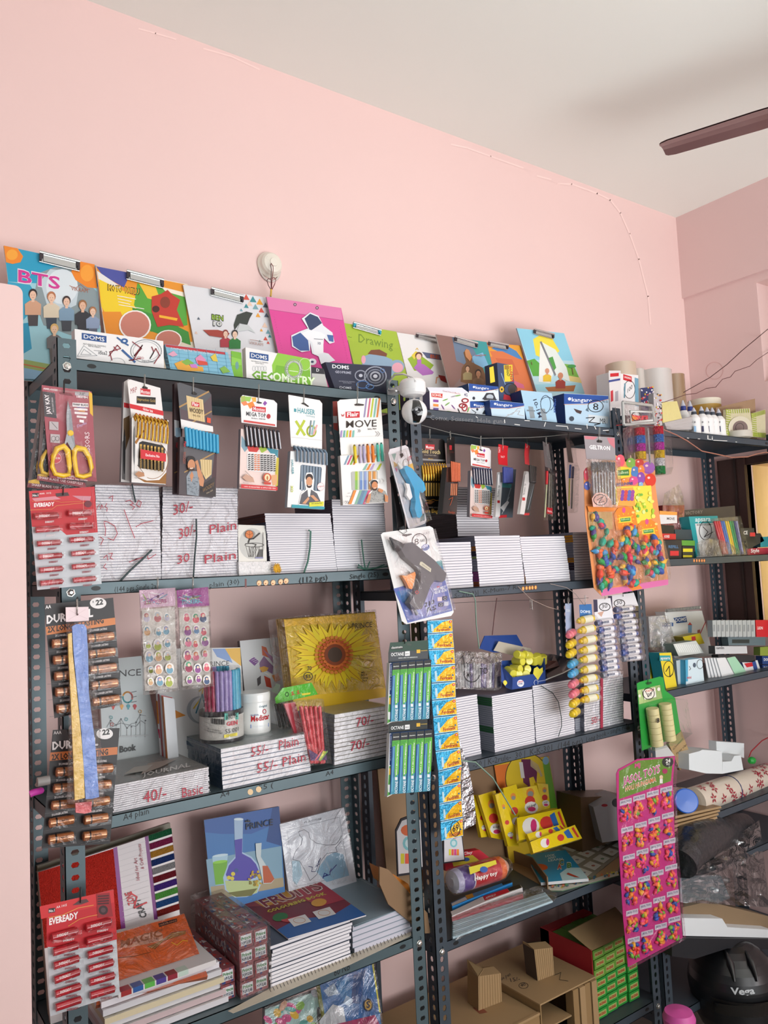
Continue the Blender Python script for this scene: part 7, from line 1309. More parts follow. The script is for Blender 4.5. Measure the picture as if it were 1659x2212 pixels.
def fl(a):
 a.poly([(190,158),(685,70),(692,170),(500,250),(300,250),(192,240)],'#2f5fa8');a.poly([(640,76),(685,70),(700,330),(600,300)],'#1d4688');a.poly([(200,420),(700,330),(712,600),(230,690)],'#7fa6bc');a.poly([(230,600),(712,540),(716,600),(240,690)],'#a89a7a')
 a.poly([(240,400),(345,382),(325,585),(262,590)],'#a9cde0');a.poly([(245,445),(342,425),(325,580),(262,588)],'#6fb02a');a.ell(292,435,49,10,'#8fd040',14,-8);a.ell(294,392,52,9,'#c9e2ec',14,-8)
 a.poly([(385,155),(445,148),(440,370),(500,400),(570,480),(575,560),(540,640),(470,668),(390,672),(325,620),(312,540),(345,450),(392,400)],'#a9c4e0');a.poly([(388,290),(440,280),(438,380),(495,410),(530,450),(560,520),(480,560),(350,560),(330,520),(350,460),(395,410)],'#4b3fa8');a.poly([(325,560),(560,560),(535,640),(460,665),(380,665),(335,620)],'#b8c88a');a.poly([(340,640),(540,610),(500,660),(400,668)],'#6a6a2c');a.ell(415,152,32,9,'#dcecf4',14)
 for x,y in((350,540),(378,515),(372,545),(400,492)):a.ell(x,y,14,14,'#d8c83a' if x<395 else '#33508c',10)
 prints(a,[(490,500),(560,500),(560,590),(480,590)],22,['#c9a82a','#8a7a22','#b8982a'],6,14);
 a.poly([(525,312),(565,308),(560,400),(650,550),(630,575),(575,580),(550,460),(530,400)],'#c9d6d8');a.poly([(570,460),(605,460),(650,548),(628,572),(578,575)],'#b8562c')
 a.text('PRINCE',462,222,640,190,42,'#1a2438',.01);a.poly([(455,172),(460,155),(468,168),(475,150),(482,166),(490,155),(490,172)],'#141c2c')
cb('drawing_book','blue science book with flasks of coloured liquid on its cover','book',1.81,[(186,158),(685,68),(722,590),(236,690)],.008,'#3a78b8','#6a5a5c',Z4,fl,tilt=6)
def ind(a):
 a.line([(738,228),(1085,138),(1148,525),(790,600)],3,'#9aa0aa',True);a.poly([(1000,400),(1050,370),(1110,385),(1150,525),(1000,570),(930,500)],'#8fb6cf');a.poly([(770,430),(820,425),(840,520),(800,590),(775,560)],'#a9c8d8');a.text('INDIA OUTLINE',850,180,965,155,13,'#6a6e78',.02)
 a.line([(820,260),(815,235),(850,222),(880,240),(890,280),(930,310),(1000,325),(1060,320),(1085,290),(1100,260),(1095,300),(1060,340),(1070,370),(1000,380),(960,430),(935,520),(890,560),(850,480),(820,430),(775,420),(790,370),(830,320),(840,280),(820,260)],4,'#7c828c')
 a.line([(880,465),(905,470),(900,500),(925,500),(960,410),(925,470),(950,450)],4,'#2a3a6c');a.line([(975,545),(985,510),(1005,520),(975,535),(1020,520),(1030,480),(1020,505),(1065,455)],5,'#2a3a8c')
cb('map_pad','outline map pad in clear film with blue pen writing','book',1.80,[(688,186),(1115,74),(1196,545),(750,640)],.012,'#d3d6de','#c4c0c4',Z4,ind,tilt=8)
m=M();q=Pl(750,580,Y=1.799,tilt=8);m.prism([q.hit(x,y,.001)for x,y in((688,186),(1122,70),(1200,560),(750,640))],q.n*.002,film(.04,.6,12,rough=.05));m.single('plastic_wrap','shiny clear film over the outline map pad','plastic wrap')
F_=Pl(800,800,Z=zP+.004,flat=True);a=Art(F_);q=[(410,680),(906,530),(1262,788),(745,945)]
a.slab(q,.0025,'#7c1a30','#d8d6d8');L4=lambda u,v:lerp(lerp(q[0],q[1],u),lerp(q[3],q[2],u),v)
a.poly([L4(0,0),L4(1,0),L4(1,.12),L4(.5,.42),L4(0,.2)],'#a8402a');a.poly([L4(.1,.0),L4(.95,0),L4(.9,.26),L4(.15,.3)],'#dfa03a');a.poly([L4(0,.78),L4(.3,.7),L4(.7,.82),L4(1,.72),L4(1,1),L4(0,1)],'#2c62a8');a.poly([L4(.55,.2),L4(1,.1),L4(1,.6),L4(.7,.6)],'#b8243c')
a.text('FRUITS',*L4(.16,.31),*L4(.95,.29),80,'#f0e6da',.05,up=(-.78,-.62));a.text('FRUITS',*L4(.17,.305),*L4(.94,.285),72,'#8c1f24',.02,up=(-.78,-.62));a.text('COLOURING BOOK',*L4(.12,.43),*L4(.9,.41),24,'#d8c83a',.04,up=(-.78,-.62));a.text('Fly-n-Fly',*L4(.02,.09),*L4(.26,.08),18,'#2c2424',.01,up=(-.5,-.8))
a.ell(*L4(.18,.57),52,28,'#2f7a3a',18,-10);a.ell(*L4(.27,.64),66,26,'#c83a3c',16,-12,0,180);a.ell(*L4(.72,.52),52,26,'#e8a42c',16,-8)
for u,v in((.30,.72),(.62,.72)):p=L4(u,v);a.poly([(p[0]-62,p[1]-4),(p[0]+52,p[1]-38),(p[0]+95,p[1]+10),(p[0]-20,p[1]+45)],'#e9e6e4');a.ring(p[0]+15,p[1]+2,40,18,3,'#d8986a',14)
a.single('colouring_book','maroon fruits colouring book lying on the white books','book')
F_=Pl(1300,700,Z=Z4+.075,flat=True);zz_=vat(1172,870,Y=1.585).z;F_=Pl(1300,700,Z=zz_+.002,flat=True);a=Art(F_);q=[(1010,625),(1230,540),(1556,722),(1185,868)];a.slab(q,.001,'#8fa4b0');L4=lambda u,v:lerp(lerp(q[0],q[1],u),lerp(q[3],q[2],u),v)
a.line([L4(.06,.05),L4(.94,.05),L4(.95,.92),L4(.05,.92)],3,'#c4ced4',True)
for P in([(.1,.3),(.3,.2),(.5,.35),(.4,.5),(.2,.45)],[(.4,.6),(.6,.45),(.9,.55),(.8,.8),(.5,.75)],[(.7,.2),(.85,.15),(.9,.3),(.75,.35)]):a.poly([L4(*p)for p in P],'#b9c4c8')
a.single('map_cover','blue-grey world map cover on top of the plastic-covered pile','book')
a=Art(Pl(900,1200,Z=Z4+.0012,flat=True));a.slab([(345,1425),(650,1260),(1180,1040),(1440,880),(1560,880),(1562,925),(1150,1120),(380,1440)],.0004,'#cfc7b4')
for k in range(40):f=k/40;x,y=620+920*f,1275-375*f;a.line([(x,y),(x+10,y+22)],5,'#6a655c')
a.single('newspaper','newspaper sheet lining the fourth shelf under the books','newspaper')
view('W7')
def nm(a):prints(a,[(600,1420),(940,1300),(1000,1560),(600,1600)],26,['#3aa8a0','#e8b82c','#d84a8c','#d8a484','#6a9ad8','#8ac24a','#b8bcc8'],18,48,4);a.poly([(935,1400),(1090,1385),(1090,1475),(935,1490)],'#23242c');a.text('123',950,1440,1010,1432,30,'#e8e6e0',.03);a.text('ABC',950,1472,1040,1462,30,'#e8e6e0',.03)
cb('picture_book','colourful number and alphabet book in clear film on the lowest shelf','book',1.62,[(590,1415),(940,1290),(1060,1600),(590,1700)],.012,'#a8ccc8','#7a7a80',Z5,nm,tilt=5)
def pb(a):
 a.poly([(960,1250),(1310,1110),(1350,1430),(1030,1580)],'#2a6aa8');a.poly([(1060,1230),(1150,1200),(1180,1380),(1100,1340)],'#3f82b8');a.poly([(1180,1190),(1260,1150),(1230,1380),(1160,1370)],'#1f4f88');a.poly([(980,1290),(1050,1240),(1080,1310),(1010,1330)],'#a8b8c8');a.poly([(1130,1320),(1180,1350),(1150,1400),(1110,1370)],'#a8c0d8')
 a.ell(1275,1385,34,44,'#1f3450',20);a.ell(1275,1385,24,34,'#c9a03a',18);a.text('S',1262,1405,1288,1400,44,'#23344c',.04);a.poly([(950,1490),(1040,1380),(1110,1400),(1130,1512),(960,1540)],'#c8ccd0');a.poly([(1060,1512),(1320,1450),(1350,1512),(1060,1560)],'#a8245c');a.line([(1305,1112),(1352,1430)],9,'#d8d04a')
cb('picture_book','blue film-wrapped picture book with a round gold S badge on the lowest shelf','book',1.60,[(955,1250),(1306,1108),(1352,1430),(1010,1600)],.02,'#2f6fa8','#d8d04a',Z5,pb,tilt=4)
m=M();q=Pl(900,1500,Y=1.585,tilt=4);m.prism([q.hit(x,y)for x,y in((590,1400),(1320,1100),(1370,1500),(590,1700))],q.n*.003,film(.16,1.5,16,rough=.05));m.single('plastic_wrap','crinkled shiny bag over the books on the lowest shelf','plastic wrap')
# ================================================================ fourth shelf, middle rack
view('W8');KB1,KB2=mt('#a98a68',r=.75,var=.08,vs=12),mt('#8a6d50',r=.8,var=.08,vs=12)
cb('cardboard_sheet','tall brown cardboard sheet leaning behind the left posts of the middle rack','cardboard',1.845,[(-15,60),(225,30),(300,900),(60,900)],.006,KB1,KB2,A4)
cb('cardboard_sheet','brown cardboard panel standing behind the yellow packets','cardboard',1.84,[(225,30),(800,20),(860,600),(300,780)],.006,KB2,KB2,A4)
def pst(a):
 a.poly([(790,45),(890,30),(930,400),(850,400)],'#e0762a');a.ell(1015,130,150,175,'#241f20',26);a.ell(1015,130,145,170,'#e3c42a',26);a.poly([(1120,0),(1165,0),(1225,335),(1170,340)],'#6fae3a');a.ell(1145,10,22,28,'#8ab8d0',12)
 a.poly([(975,0),(1040,0),(1085,90),(1080,170),(1060,120),(1030,130),(1040,200),(990,160)],'#6a2a50');a.poly([(960,20),(985,20),(1000,130),(975,130)],'#dcd8d4')
 for k in range(6):a.line([(1040,5+k*8),(1090+k*6,40+k*14),(1110,120)],5,'#c8b48a')
cb('picture_board','orange, yellow and green picture board standing behind the yellow packets','board',1.825,[(790,30),(1165,-20),(1225,335),(850,420)],.006,'#d9b42a','#8a6a4a',A4,pst,tilt=3)
YP=mt('#e6c81c',r=.22,coat=.8,bump=.25,bs=40)
def packet(lab,Y,q,tilt=12,yaw=0,th=.012,grp='yellow packets standing in the tray'):
 pl=Pl(*q[3],Y=Y,yaw=yaw,tilt=tilt);a=Art(pl);a.slab(q,th,YP);L=lambda u,v:lerp(lerp(q[0],q[1],u),lerp(q[3],q[2],u),v);w=math.dist(q[0],q[1]);h=math.dist(q[0],q[3])
 if h>w:a.ell(*L(.6,.25),w*.2,w*.26,'#e08a2a',12);a.ell(*L(.6,.28),w*.15,w*.15,'#8a8c84',10);a.ell(*L(.5,.55),w*.26,w*.28,'#c8352c',12);a.ell(*L(.5,.78),w*.34,w*.3,'#e6e2dc',12);a.ell(*L(.5,.84),w*.2,w*.12,'#c8306c',10);a.text('kid dough',*L(.3,.77),*L(.72,.75),w*.14,'#2a2a3a',.02)
 else:a.ell(*L(.28,.5),h*.38,h*.4,'#e6e2dc',14);a.ell(*L(.34,.5),h*.14,h*.3,'#c8306c',10);a.ell(*L(.62,.5),h*.3,h*.3,'#c8352c',12);a.poly([L(.72,.2),L(.84,.1),L(.85,.8),L(.74,.7)],'#2a62a8');a.poly([L(.9,.15),L(.95,.1),L(.96,.85),L(.92,.85)],'#c8352c')
 a.single('toy_packet',lab,'packet',grp)
for q,Y in(([(1085,165),(1160,172),(1176,335),(1125,350)],1.80),([(640,250),(700,240),(775,530),(700,540)],1.76),([(945,205),(1082,180),(1135,345),(975,400)],1.77),([(850,200),(942,172),(1000,420),(915,570)],1.75),([(680,250),(798,215),(872,560),(770,540)],1.74),([(796,245),(850,225),(962,600),(885,600)],1.70)):packet('glossy yellow packet standing upright in the cardboard tray',Y,q)
packet('wide yellow packet lying across the standing ones',1.66,[(945,405),(1248,340),(1300,485),(960,560)],50,0,.014,None);packet('yellow packet lying between the wide one and the front one',1.64,[(1015,515),(1255,448),(1292,490),(1035,565)],45,0,.012,None);packet('front yellow packet with a flared end, lying on the picture cards',1.61,[(1038,570),(1345,452),(1396,545),(1060,648)],35,0,.012,None)
def clay(lab,Y,q,cx,cy,s):
 a=Art(Pl(*q[-1],Y=Y,yaw=2));a.slab(q,.004,'#2a2c34');a.poly([lerp(p,(cx,cy),.08)for p in q],'#d9dadd');a.ell(cx,cy-s*1.1,s*.55,s*.4,'#d86a3a',12);a.ell(cx,cy-s*.2,s*.42,s*.5,'#7fc4cc',12);a.ell(cx,cy-s*.2,s*.25,s*.3,'#c9e2e4',10)
 for k,c in enumerate(('#d8d23a','#e8644a','#d84a8c','#e8862c')):a.quad(cx-s*.55+k*s*.3,cy+s*.5,cx-s*.30+k*s*.3,cy+s*1.2,mt(c,r=.35))
 a.single('clay_card',lab,'toy',None)
clay('clay toy card with coloured sticks showing behind the left grey post',1.70,[(112,490),(150,410),(235,378),(300,410),(322,740),(250,790),(125,808)],200,600,100)
clay('clay toy card half hidden by the sachet strip',1.68,[(440,520),(570,530),(590,700),(440,720)],510,590,60)
m=M();P=[vat(100,960,Z=A4+.001)]
def wallstrip(m,pts,h,c,t=.003,lean=0):
 for(xa,ya),(xb,yb)in zip(pts,pts[1:]):
  A,B=vat(xa,ya,Z=A4),vat(xb,yb,Z=A4);d=(B-A).normalized();n=Vector((d.y,-d.x,0));m.prism([A,B,B+Vector((0,0,h)),A+Vector((0,0,h))],n*t,c)
t=thing('cardboard_tray','ragged low cardboard tray holding the yellow packets and picture cards','tray',vat(1200,700,Z=A4))
for lab,pts,h in(('tray_wall',[(640,600),(1060,760),(1165,900)],.035),('tray_wall',[(1200,440),(1320,400),(1659,520)],.04),('tray_wall',[(640,600),(900,500),(1200,440)],.02)):m=M();wallstrip(m,pts,h,KB2);m.build(lab,t)
m=M();m.add([vat(x,y,Z=A4+.0006)for x,y in((640,600),(1200,440),(1320,400),(1720,540),(1640,780),(1165,900))],[(0,1,2,3,4,5)],KB1);m.build('tray_floor',t)
a=Art(Pl(1300,700,Z=A4+.003,flat=True));q=[(955,640),(1390,480),(1740,590),(1440,830)];a.slab(q,.002,'#8f8a7c');L4=lambda u,v:lerp(lerp(q[0],q[1],u),lerp(q[3],q[2],u),v)
for i in range(5):
 for j in range(4):u,v=i/5+.02,j/4+.02;a.poly([L4(u,v),L4(u+.15,v),L4(u+.15,v+.18),L4(u,v+.18)],'#c9c9c4');a.ell(*L4(u+.08,v+.1),14,6,['#a86a5c','#6a8a6c','#a8988c','#8a8c98'][(i+j)%4],8)
a.single('picture_chart','grey chart of small picture cards lying in the cardboard tray','chart')
a=Art(Pl(1200,750,Z=A4+.014,flat=True));q=[(1003,655),(1282,625),(1440,822),(1112,850)];L4=lambda u,v:lerp(lerp(q[0],q[1],u),lerp(q[3],q[2],u),v)
a.slab(q,.008,'#2590bf','#d0d2d4');a.poly([L4(.45,1),L4(.5,.75),L4(.75,.58),L4(1,.62),L4(1,1)],'#b9d8e0');a.ell(*L4(.18,.48),50,22,'#d8502a',16,5);a.text('LOOK',*L4(.42,.17),*L4(.66,.15),14,'#d8ecf2',.02);a.text('AND',*L4(.44,.25),*L4(.64,.23),14,'#d8ecf2',.02);a.text('LEARN',*L4(.42,.33),*L4(.76,.31),14,'#d8ecf2',.02)
for s,u,c in(('A',.50,'#c83a2c'),('B',.72,'#4a8a3a'),('C',.6,'#5a7a3a')):p=L4(u,.6 if s!='C' else.48);a.text(s,p[0],p[1],p[0]+34,p[1]-2,38,'#e8e4dc',.09);a.text(s,p[0]+2,p[1]-1,p[0]+32,p[1]-3,34,c,.04)
a.poly([L4(.62,.8),L4(.68,.76),L4(.78,.88),L4(.84,.96),L4(.74,.92)],'#b8402c');a.single('alphabet_book','bright blue look and learn book lying on the tray edge','book')
a=Art(Pl(1300,850,Z=A4+.002,flat=True));a.slab([(1140,880),(1440,835),(1640,770),(1650,800),(1260,905),(1180,905)],.003,'#c4c0b4','#5a7a5c');prints(a,[(1180,880),(1640,770),(1645,790),(1200,900)],40,['#3a6a8c','#c86a3a','#4a8a4a','#c9b83a'],6,12);a.single('picture_chart','strip of colourful chart edges sticking out along the shelf front','chart')
t=thing('toy_roll','clear roll of coloured dough sticks with a red and yellow label','toy',vat(680,920,Z=A4));A,B=vat(490,850,Y=1.62),vat(865,735,Y=1.62);d=B-A;l=d.length;r=.030
m=M();m.lathe(A,d,[(r*.4,0,'#c8ccd8'),(r*.9,l*.03,'#b8b4d0'),(r,l*.12,'#5a3a8c'),(r,l*.3,'#d0d2dc'),(r,l*.32,mt('#c8202c',r=.3,coat=.5)),(r,l*.80,'#e8702c'),(r*.95,l*.9,'#e8b49a'),(r*.5,l)],'#c8ccd8',20);m.build('roll',t)
a=Art(Pl(680,770,Y=1.588,yaw=0));a.slab([(615,745),(800,695),(808,722),(625,795)],.001,'#d8cc3a');a.text('Happy toy',655,838,812,795,30,'#efe6e0',.03);a.ell(718,760,28,22,'#3a62a8',10);a.build('label',t)
m=M();m.lathe(A-d*.06,d,[(r*.5,0),(r*1.06,l*.1),(r*1.06,l*.95),(r*.6,l*1.12)],film(.22,1.3,35),18);m.build('bag',t)
a=Art(Pl(580,700,Y=1.70,yaw=0));a.slab([(450,660),(690,625),(760,680),(700,740),(455,770)],.02,mt('#c8283c',r=.3,coat=.5));a.poly([(495,690),(640,660),(690,700),(510,740)],'#d8cc3a');a.text('Super Clay',480,675,640,650,20,'#efe0e0',.02);a.ell(595,690,26,14,'#3a62a8',10);a.single('toy_packet','red and purple dough packet behind the clear dough roll','packet')
for q,c,lab,k in(([(490,990),(600,940),(905,832),(915,850),(620,965),(500,1015)],'#2f86c8','blue-capped long marker packet lying at the tray edge',0),([(490,1050),(700,950),(965,862),(985,885),(720,985),(500,1080)],'#e4e2e2','white long marker packet with a red and black end',1),([(495,1085),(700,1010),(985,925),(990,940),(720,1030),(500,1105)],'#c85a66','thin red packet of sticks lying behind the pale straws',2)):
 a=Art(Pl(700,950,Z=A4+.018-.003*k,flat=True));a.slab(q,.010,mt(c,r=.3,coat=.6));
 if k==0:a.poly([(590,940),(640,925),(650,948),(605,965)],'#e0a02c');a.poly([(840,850),(905,832),(912,848),(850,868)],'#1c2228');a.poly([(495,995),(590,950),(605,968),(500,1012)],'#e6e6e8')
 if k==1:a.poly([(710,945),(880,890),(895,915),(725,975)],'#c81f34');a.poly([(880,890),(965,862),(980,885),(895,912)],'#1c1c20');a.text('APPOLO',730,965,800,940,14,'#efe0e0',.03)
 a.single('marker_packet',lab,'markers')
pl=Pl(800,1050,Z=A4+.016,flat=True);t=thing('straw_bundle','bundle of translucent pale blue straws in film along the shelf front','straws',vat(800,1150,Z=A4))
for k in range(9):m=M();m.tube([vat(502,1128+k*13,Z=A4+.005+.001*(k%3)),vat(1140+k*6,925+k*7,Z=A4+.005+.001*(k%3))],.0034,mt('#a9c4cf',r=.15,coat=.6),8);m.build('straw',t)
m=M();m.prism([vat(x,y,Z=A4+.001)for x,y in((495,1120),(1100,900),(1225,955),(1190,990),(520,1250))],(0,0,.013),film(.25,1.2,30,rough=.05));m.build('bag',t)
cb('paper_box','orange box with blue corner lying in the left cardboard tray','box',1.60,[(90,790),(330,940),(345,1060),(120,900)],.1,'#d8cbb8','#d9822c',None,lambda a:(a.poly([(90,790),(200,860),(230,990),(120,900)],'#d9822c'),a.ring(280,910,60,40,4,'#4a4a4c',18),a.text('2',250,925,290,945,44,'#3a3a3c',.01)))
m=M();m.prism([vat(x,y,Y=1.58)for x,y in((0,740),(60,760),(330,1060),(350,1200),(300,1200),(60,1000),(0,860))],(0,.004,0),KB2);m.single('cardboard_tray','dark cardboard tray side behind the two front posts','tray')
cb('carton','brown carton on the shelf behind the white appliance box','carton',1.73,[(1385,262),(1700,250),(1700,330),(1390,400)],.1,'#6a5138','#54402c',A4)
cb('appliance_box','white box with a red dot at the right end of the tray shelf','box',1.70,[(1472,330),(1659,262),(1659,420),(1490,400)],.09,'#b9b9bd','#a4a4a8',A4+.03,lambda a:(a.ell(1550,318,22,10,'#b8323c',12),a.ell(1630,300,30,30,'#3a3a3e',14)),yaw=-20)
# ================================================================ bottom shelf, middle rack: cartons
CT,CS=mt('#a88a62',r=.75,var=.06,vs=10),mt('#96784f',r=.8,var=.08,vs=10)
pB=vat(1105,1690,Y=1.575);zB=pB.z;xB0,xB1=pB.x,vat(1490,1525,Y=1.575).x;Z5m=.30
t=thing('carton','open-sided brown carton with pen writing on top','carton',(xB0,1.575,Z5m))
m=M();e=.004;m.box((xB0,1.575,zB-e),(xB1,1.845,zB),CT);m.box((xB0,1.575,Z5m+.001),(xB0+e,1.845,zB-e),CS);m.box((xB1-e,1.575,Z5m+.001),(xB1,1.845,zB-e),CS);m.box((xB0+e,1.84,Z5m+.001),(xB1-e,1.845,zB-e),CS);m.box((xB0+e,1.58,zB-.075),(xB0+(xB1-xB0)*.55,1.84,zB-.071),CT);a=Art(Pl(1200,1550,Z=zB+.0003,flat=True));a.text('Blue pen',820,1535,905,1490,26,'#4a4038',up=(-.3,-1));a.text('15/-',905,1535,970,1525,26,'#3a3430',up=(-.3,-1));a.ring(992,1560,32,20,3,'#3a3430',16);a.text('40',975,1570,1008,1560,20,'#3a3430',up=(-.3,-1));a.line([(1205,1490),(1250,1470),(1240,1520),(1300,1530)],3,'#4a4038');m.add(a.v,a.f,'#3a3430');m.build('box',t)
for k in range(4):m=M();x=xB0+(xB1-xB0)*(.56+.11*k);m.box((x,1.572-.003*(k%2),Z5m+.002),(x+(xB1-xB0)*.095,1.60,zB-.006),CT if k%2 else CS);m.build('flap',t)
xA0=vat(330,1840,Y=1.575).x
m=M();zA=vat(1095,1700,Y=1.56).z-.03;m.box((xA0,1.575,Z5m+.001),(xB0-.004,1.845,zA),CS,CT);m.box((xA0,1.573,zA-.004),(xB0-.004,1.58,zA+.002),CT);a=Art(Pl(700,1650,Z=zA+.0003,flat=True));a.poly([(640,1712),(700,1705),(745,1745),(690,1755)],'#a8503a');a.text('500',370,1665,430,1640,20,'#6a5a48',up=(-.3,-1));m.add(a.v,a.f,'#8a4a38');m.single('carton','brown carton left of the open-sided one with a small pack standing on it','carton')
for q,lab,ls,z,Y in(([(680,1500),(835,1478),(845,1690),(682,1735)],'small corrugated brown pack with raised flaps standing on the left carton',True,zA,1.70),([(1065,1315),(1192,1300),(1205,1505),(1090,1530)],'small corrugated brown pack with a dark label side standing on the open-sided carton',False,zB,1.70)):
 pl=Pl(*q[3],Z=z,yaw=-6);t=thing('small_carton',lab,'carton',(pl.hit(*q[3])+pl.hit(*q[2]))/2);m=M();p0,p3=down(pl,q[0],q[3],z+.0005);p1,p2=down(pl,q[1],q[2],z+.0005);m.prism([p0,p1,p2,p3],-pl.n*.05,CT,CS if ls else mt('#4a3c30',r=.6))
 for k in range(9):f=(k+.5)/9;m.tube([p3.lerp(p2,f)+pl.n*.0003,p0.lerp(p1,f)+pl.n*.0003],.0005,CS,4)
 m.build('box',t);m=M();U=p1-p0;m.prism([p0-pl.n*.05,p0,p0+Vector((0,0,.018 if ls else.002))+U*.25,p0-pl.n*.05+Vector((0,0,.026 if ls else.006))],U*.02,CT);m.prism([p0,p1,p1-pl.n*.03+Vector((0,0,.006)),p0-pl.n*.03+Vector((0,0,.006))],(0,0,.001),CT);m.build('flap',t)
view('Q1');gx0,gx1=vat(300,1950,Y=1.60).x,X2b-.045;z0g=.302;zr=[vat(330,1990,Y=1.60).z]
rows=7;hh_=(vat(230,1680,Y=1.60).z-z0g)/rows;cols=4;ww=(gx1-gx0)/cols
def inc(c):
 m=M();m.box((0,0,0),(ww*.95,.16,hh_*.9),mt(c,r=.35,coat=.3));m.box((ww*.12,-.0006,hh_*.2),(ww*.85,0,hh_*.7),'#a8b86a');vs,fs=textmesh('INCENSE',.04);m.add([(ww*.17+u*ww*.6,-.001,hh_*.32+v*hh_*.25)for u,v in vs],fs,'#b8402c');return m.mesh('incense_pack',Vector((0,0,0)))
i1,i2=inc('#2f9a3c'),inc('#6aa03a')
for r_ in range(rows):
 for c in range(cols):
  o=bpy.data.objects.new('incense_pack',i1 if r_<4 else i2);COL.objects.link(o);o.location=(gx0+c*ww+(.3*ww if r_%2 and c<cols-1 else 0)*.3,1.60+.003*((r_*3+c)%3),z0g+r_*hh_);up_=r_>=4
  o['label']='pale green incense pack in the upper open carton' if up_ else 'bright green incense pack in the lower rows';o['category']='incense';o['group']='pale green incense packs' if up_ else 'bright green incense packs'
t=thing('incense_carton','red-sided open carton with a raised tan flap around the pale green packs','carton',(gx0,1.6,z0g+4*hh_));zt=z0g+rows*hh_;m=M();m.box((gx0-.004,1.602,z0g+4*hh_),(gx0-.001,1.80,zt+.002),mt('#a8242c',r=.5));m.box((gx0-.004,1.765,z0g+4*hh_),(gx1,1.80,zt),mt('#a8242c',r=.5));m.build('box',t)
m=M();m.prism([Vector((gx0-.004,1.60,zt)),Vector((gx1,1.60,zt)),Vector((gx1,1.67,zt+.045)),Vector((gx0-.02,1.67,zt+.035))],(0,.003,0),CT);m.build('flap',t)
view('P')
# ================================================================ right rack
view('V4')
def cyl(name,lab,cat,Y,x,yb,yt,rpx,prof,c,zb=None,group=None,n=24):
 p=vat(x,yb,Y=Y);z=zb if zb is not None else p.z;o=Vector((p.x,Y,z));h=vat(x,yt,Y=Y).z-z;r=abs(vat(x+rpx,yb,Y=Y).x-p.x)*.82;m=M();m.lathe(o,(0,0,1),[(a*r,b*h,*q)for a,b,*q in prof],c,n);return m.single(name,lab,cat,group)
TR_=[(.96,0),(1,.01),(1,.25),(.99,.26),(1,.27),(1,.5),(.99,.51),(1,.52),(1,.99),(.55,1),(.55,.9),(0,.9)]
cyl('tape_stack','tallest beige stack of packing tape behind the white tall box','tape',1.78,392,480,110,100,TR_,mt('#cdb9a4',r=.3,coat=.5),B1)
cyl('tape_stack','narrow clear stack of packing tape right of the tall white box','tape',1.76,545,480,152,38,TR_,mt('#c9c0b8',r=.2,coat=.6),B1)
cyl('tape_stack','wide clear stack of packing tape with one brown stripe','tape',1.74,685,480,172,105,TR_,mt('#cfc8c4',r=.18,coat=.7),B1)
cyl('tape_stack','brown stack of packing tape beside the glue bottles','tape',1.74,850,480,206,66,TR_,mt('#a08468',r=.2,coat=.7),B1)
def um(a):a.quad(390,195,465,245,'#c8242e',22);a.text('UNOMAX',398,228,460,244,18,'#f4e6e6',.02);a.ring(445,330,48,78,5,BLK,24);a.text('100',428,360,470,320,38,BLK);a.line([(405,280),(400,400)],12,'#5a8a9c');a.poly([(490,225),(522,235),(525,480),(495,470)],'#6fa0b8')
def um2(a):um(a);a.poly([(262,165),(367,165),(372,480),(275,480)],'#dcd8d8');a.quad(275,190,350,220,'#c8242e',-6);a.quad(262,250,362,268,'#3a4a8c',-18);a.poly([(278,345),(300,335),(302,430),(280,440)],'#c83a44');a.poly([(318,350),(345,340),(345,430),(318,435)],'#a8a4ac')
cb('lamp_box','tall white box with red and blue bands and a circled 100, at the rack corner','box',1.62,[(262,180),(522,205),(528,500),(275,480)],.05,'#e4e2e2','#d4d0d2',B1,um2)
def cpat(cols,q,s0=5,s1=14,n=30,sd=3):return lambda a:prints(a,q,n,cols,s0,s1,sd)
q=[(540,318),(652,305),(665,480),(548,470)];cb('toy_box','dark blue patterned box with a white side beside the clear tape stack','box',1.66,q,.04,'#37406a','#c8c4cc',B1,cpat(['#c8b8c0','#c83a4a','#d8b040','#e4e2e6'],q))
q=[(655,362),(722,372),(735,700),(665,690)];cb('toy_box','tall narrow mosaic-patterned packet hanging over the shelf edge','box',1.57,q,.02,'#b9b4b6','#8a8688',None,cpat(['#2a2a30','#c83a3a','#d8b040','#e4e2e6'],q,5,11,50))
cb('refill_bag','clear bag of pale yellow sticks leaning beside the mosaic packet','packet',1.60,[(728,440),(862,432),(905,585),(740,625)],.02,mt('#dcd08c',r=.25,coat=.6,bump=.4,bs=40),'#c9bf80',None)
for k in range(9):m=M();A,B=vat(745+k*3,640+k*7-10,Y=1.60),vat(985+(k%3)*14,585+k*12-8,Y=1.60);m.tube([A,B],.0042,mt('#b9b3b2',r=.4),8);m.single('glue_stick','translucent grey glue stick in the bundle in front of the glue bottles','glue sticks','grey glue sticks')
WB=[(.75,0),(.95,.02),(1,.06),(.98,.6),(.6,.72),(.45,.74,'#3c4450'),(.5,.76,'#3c4450'),(.45,.84,'#c4c6d0'),(.12,.99,'#c4c6d0'),(.05,1)]
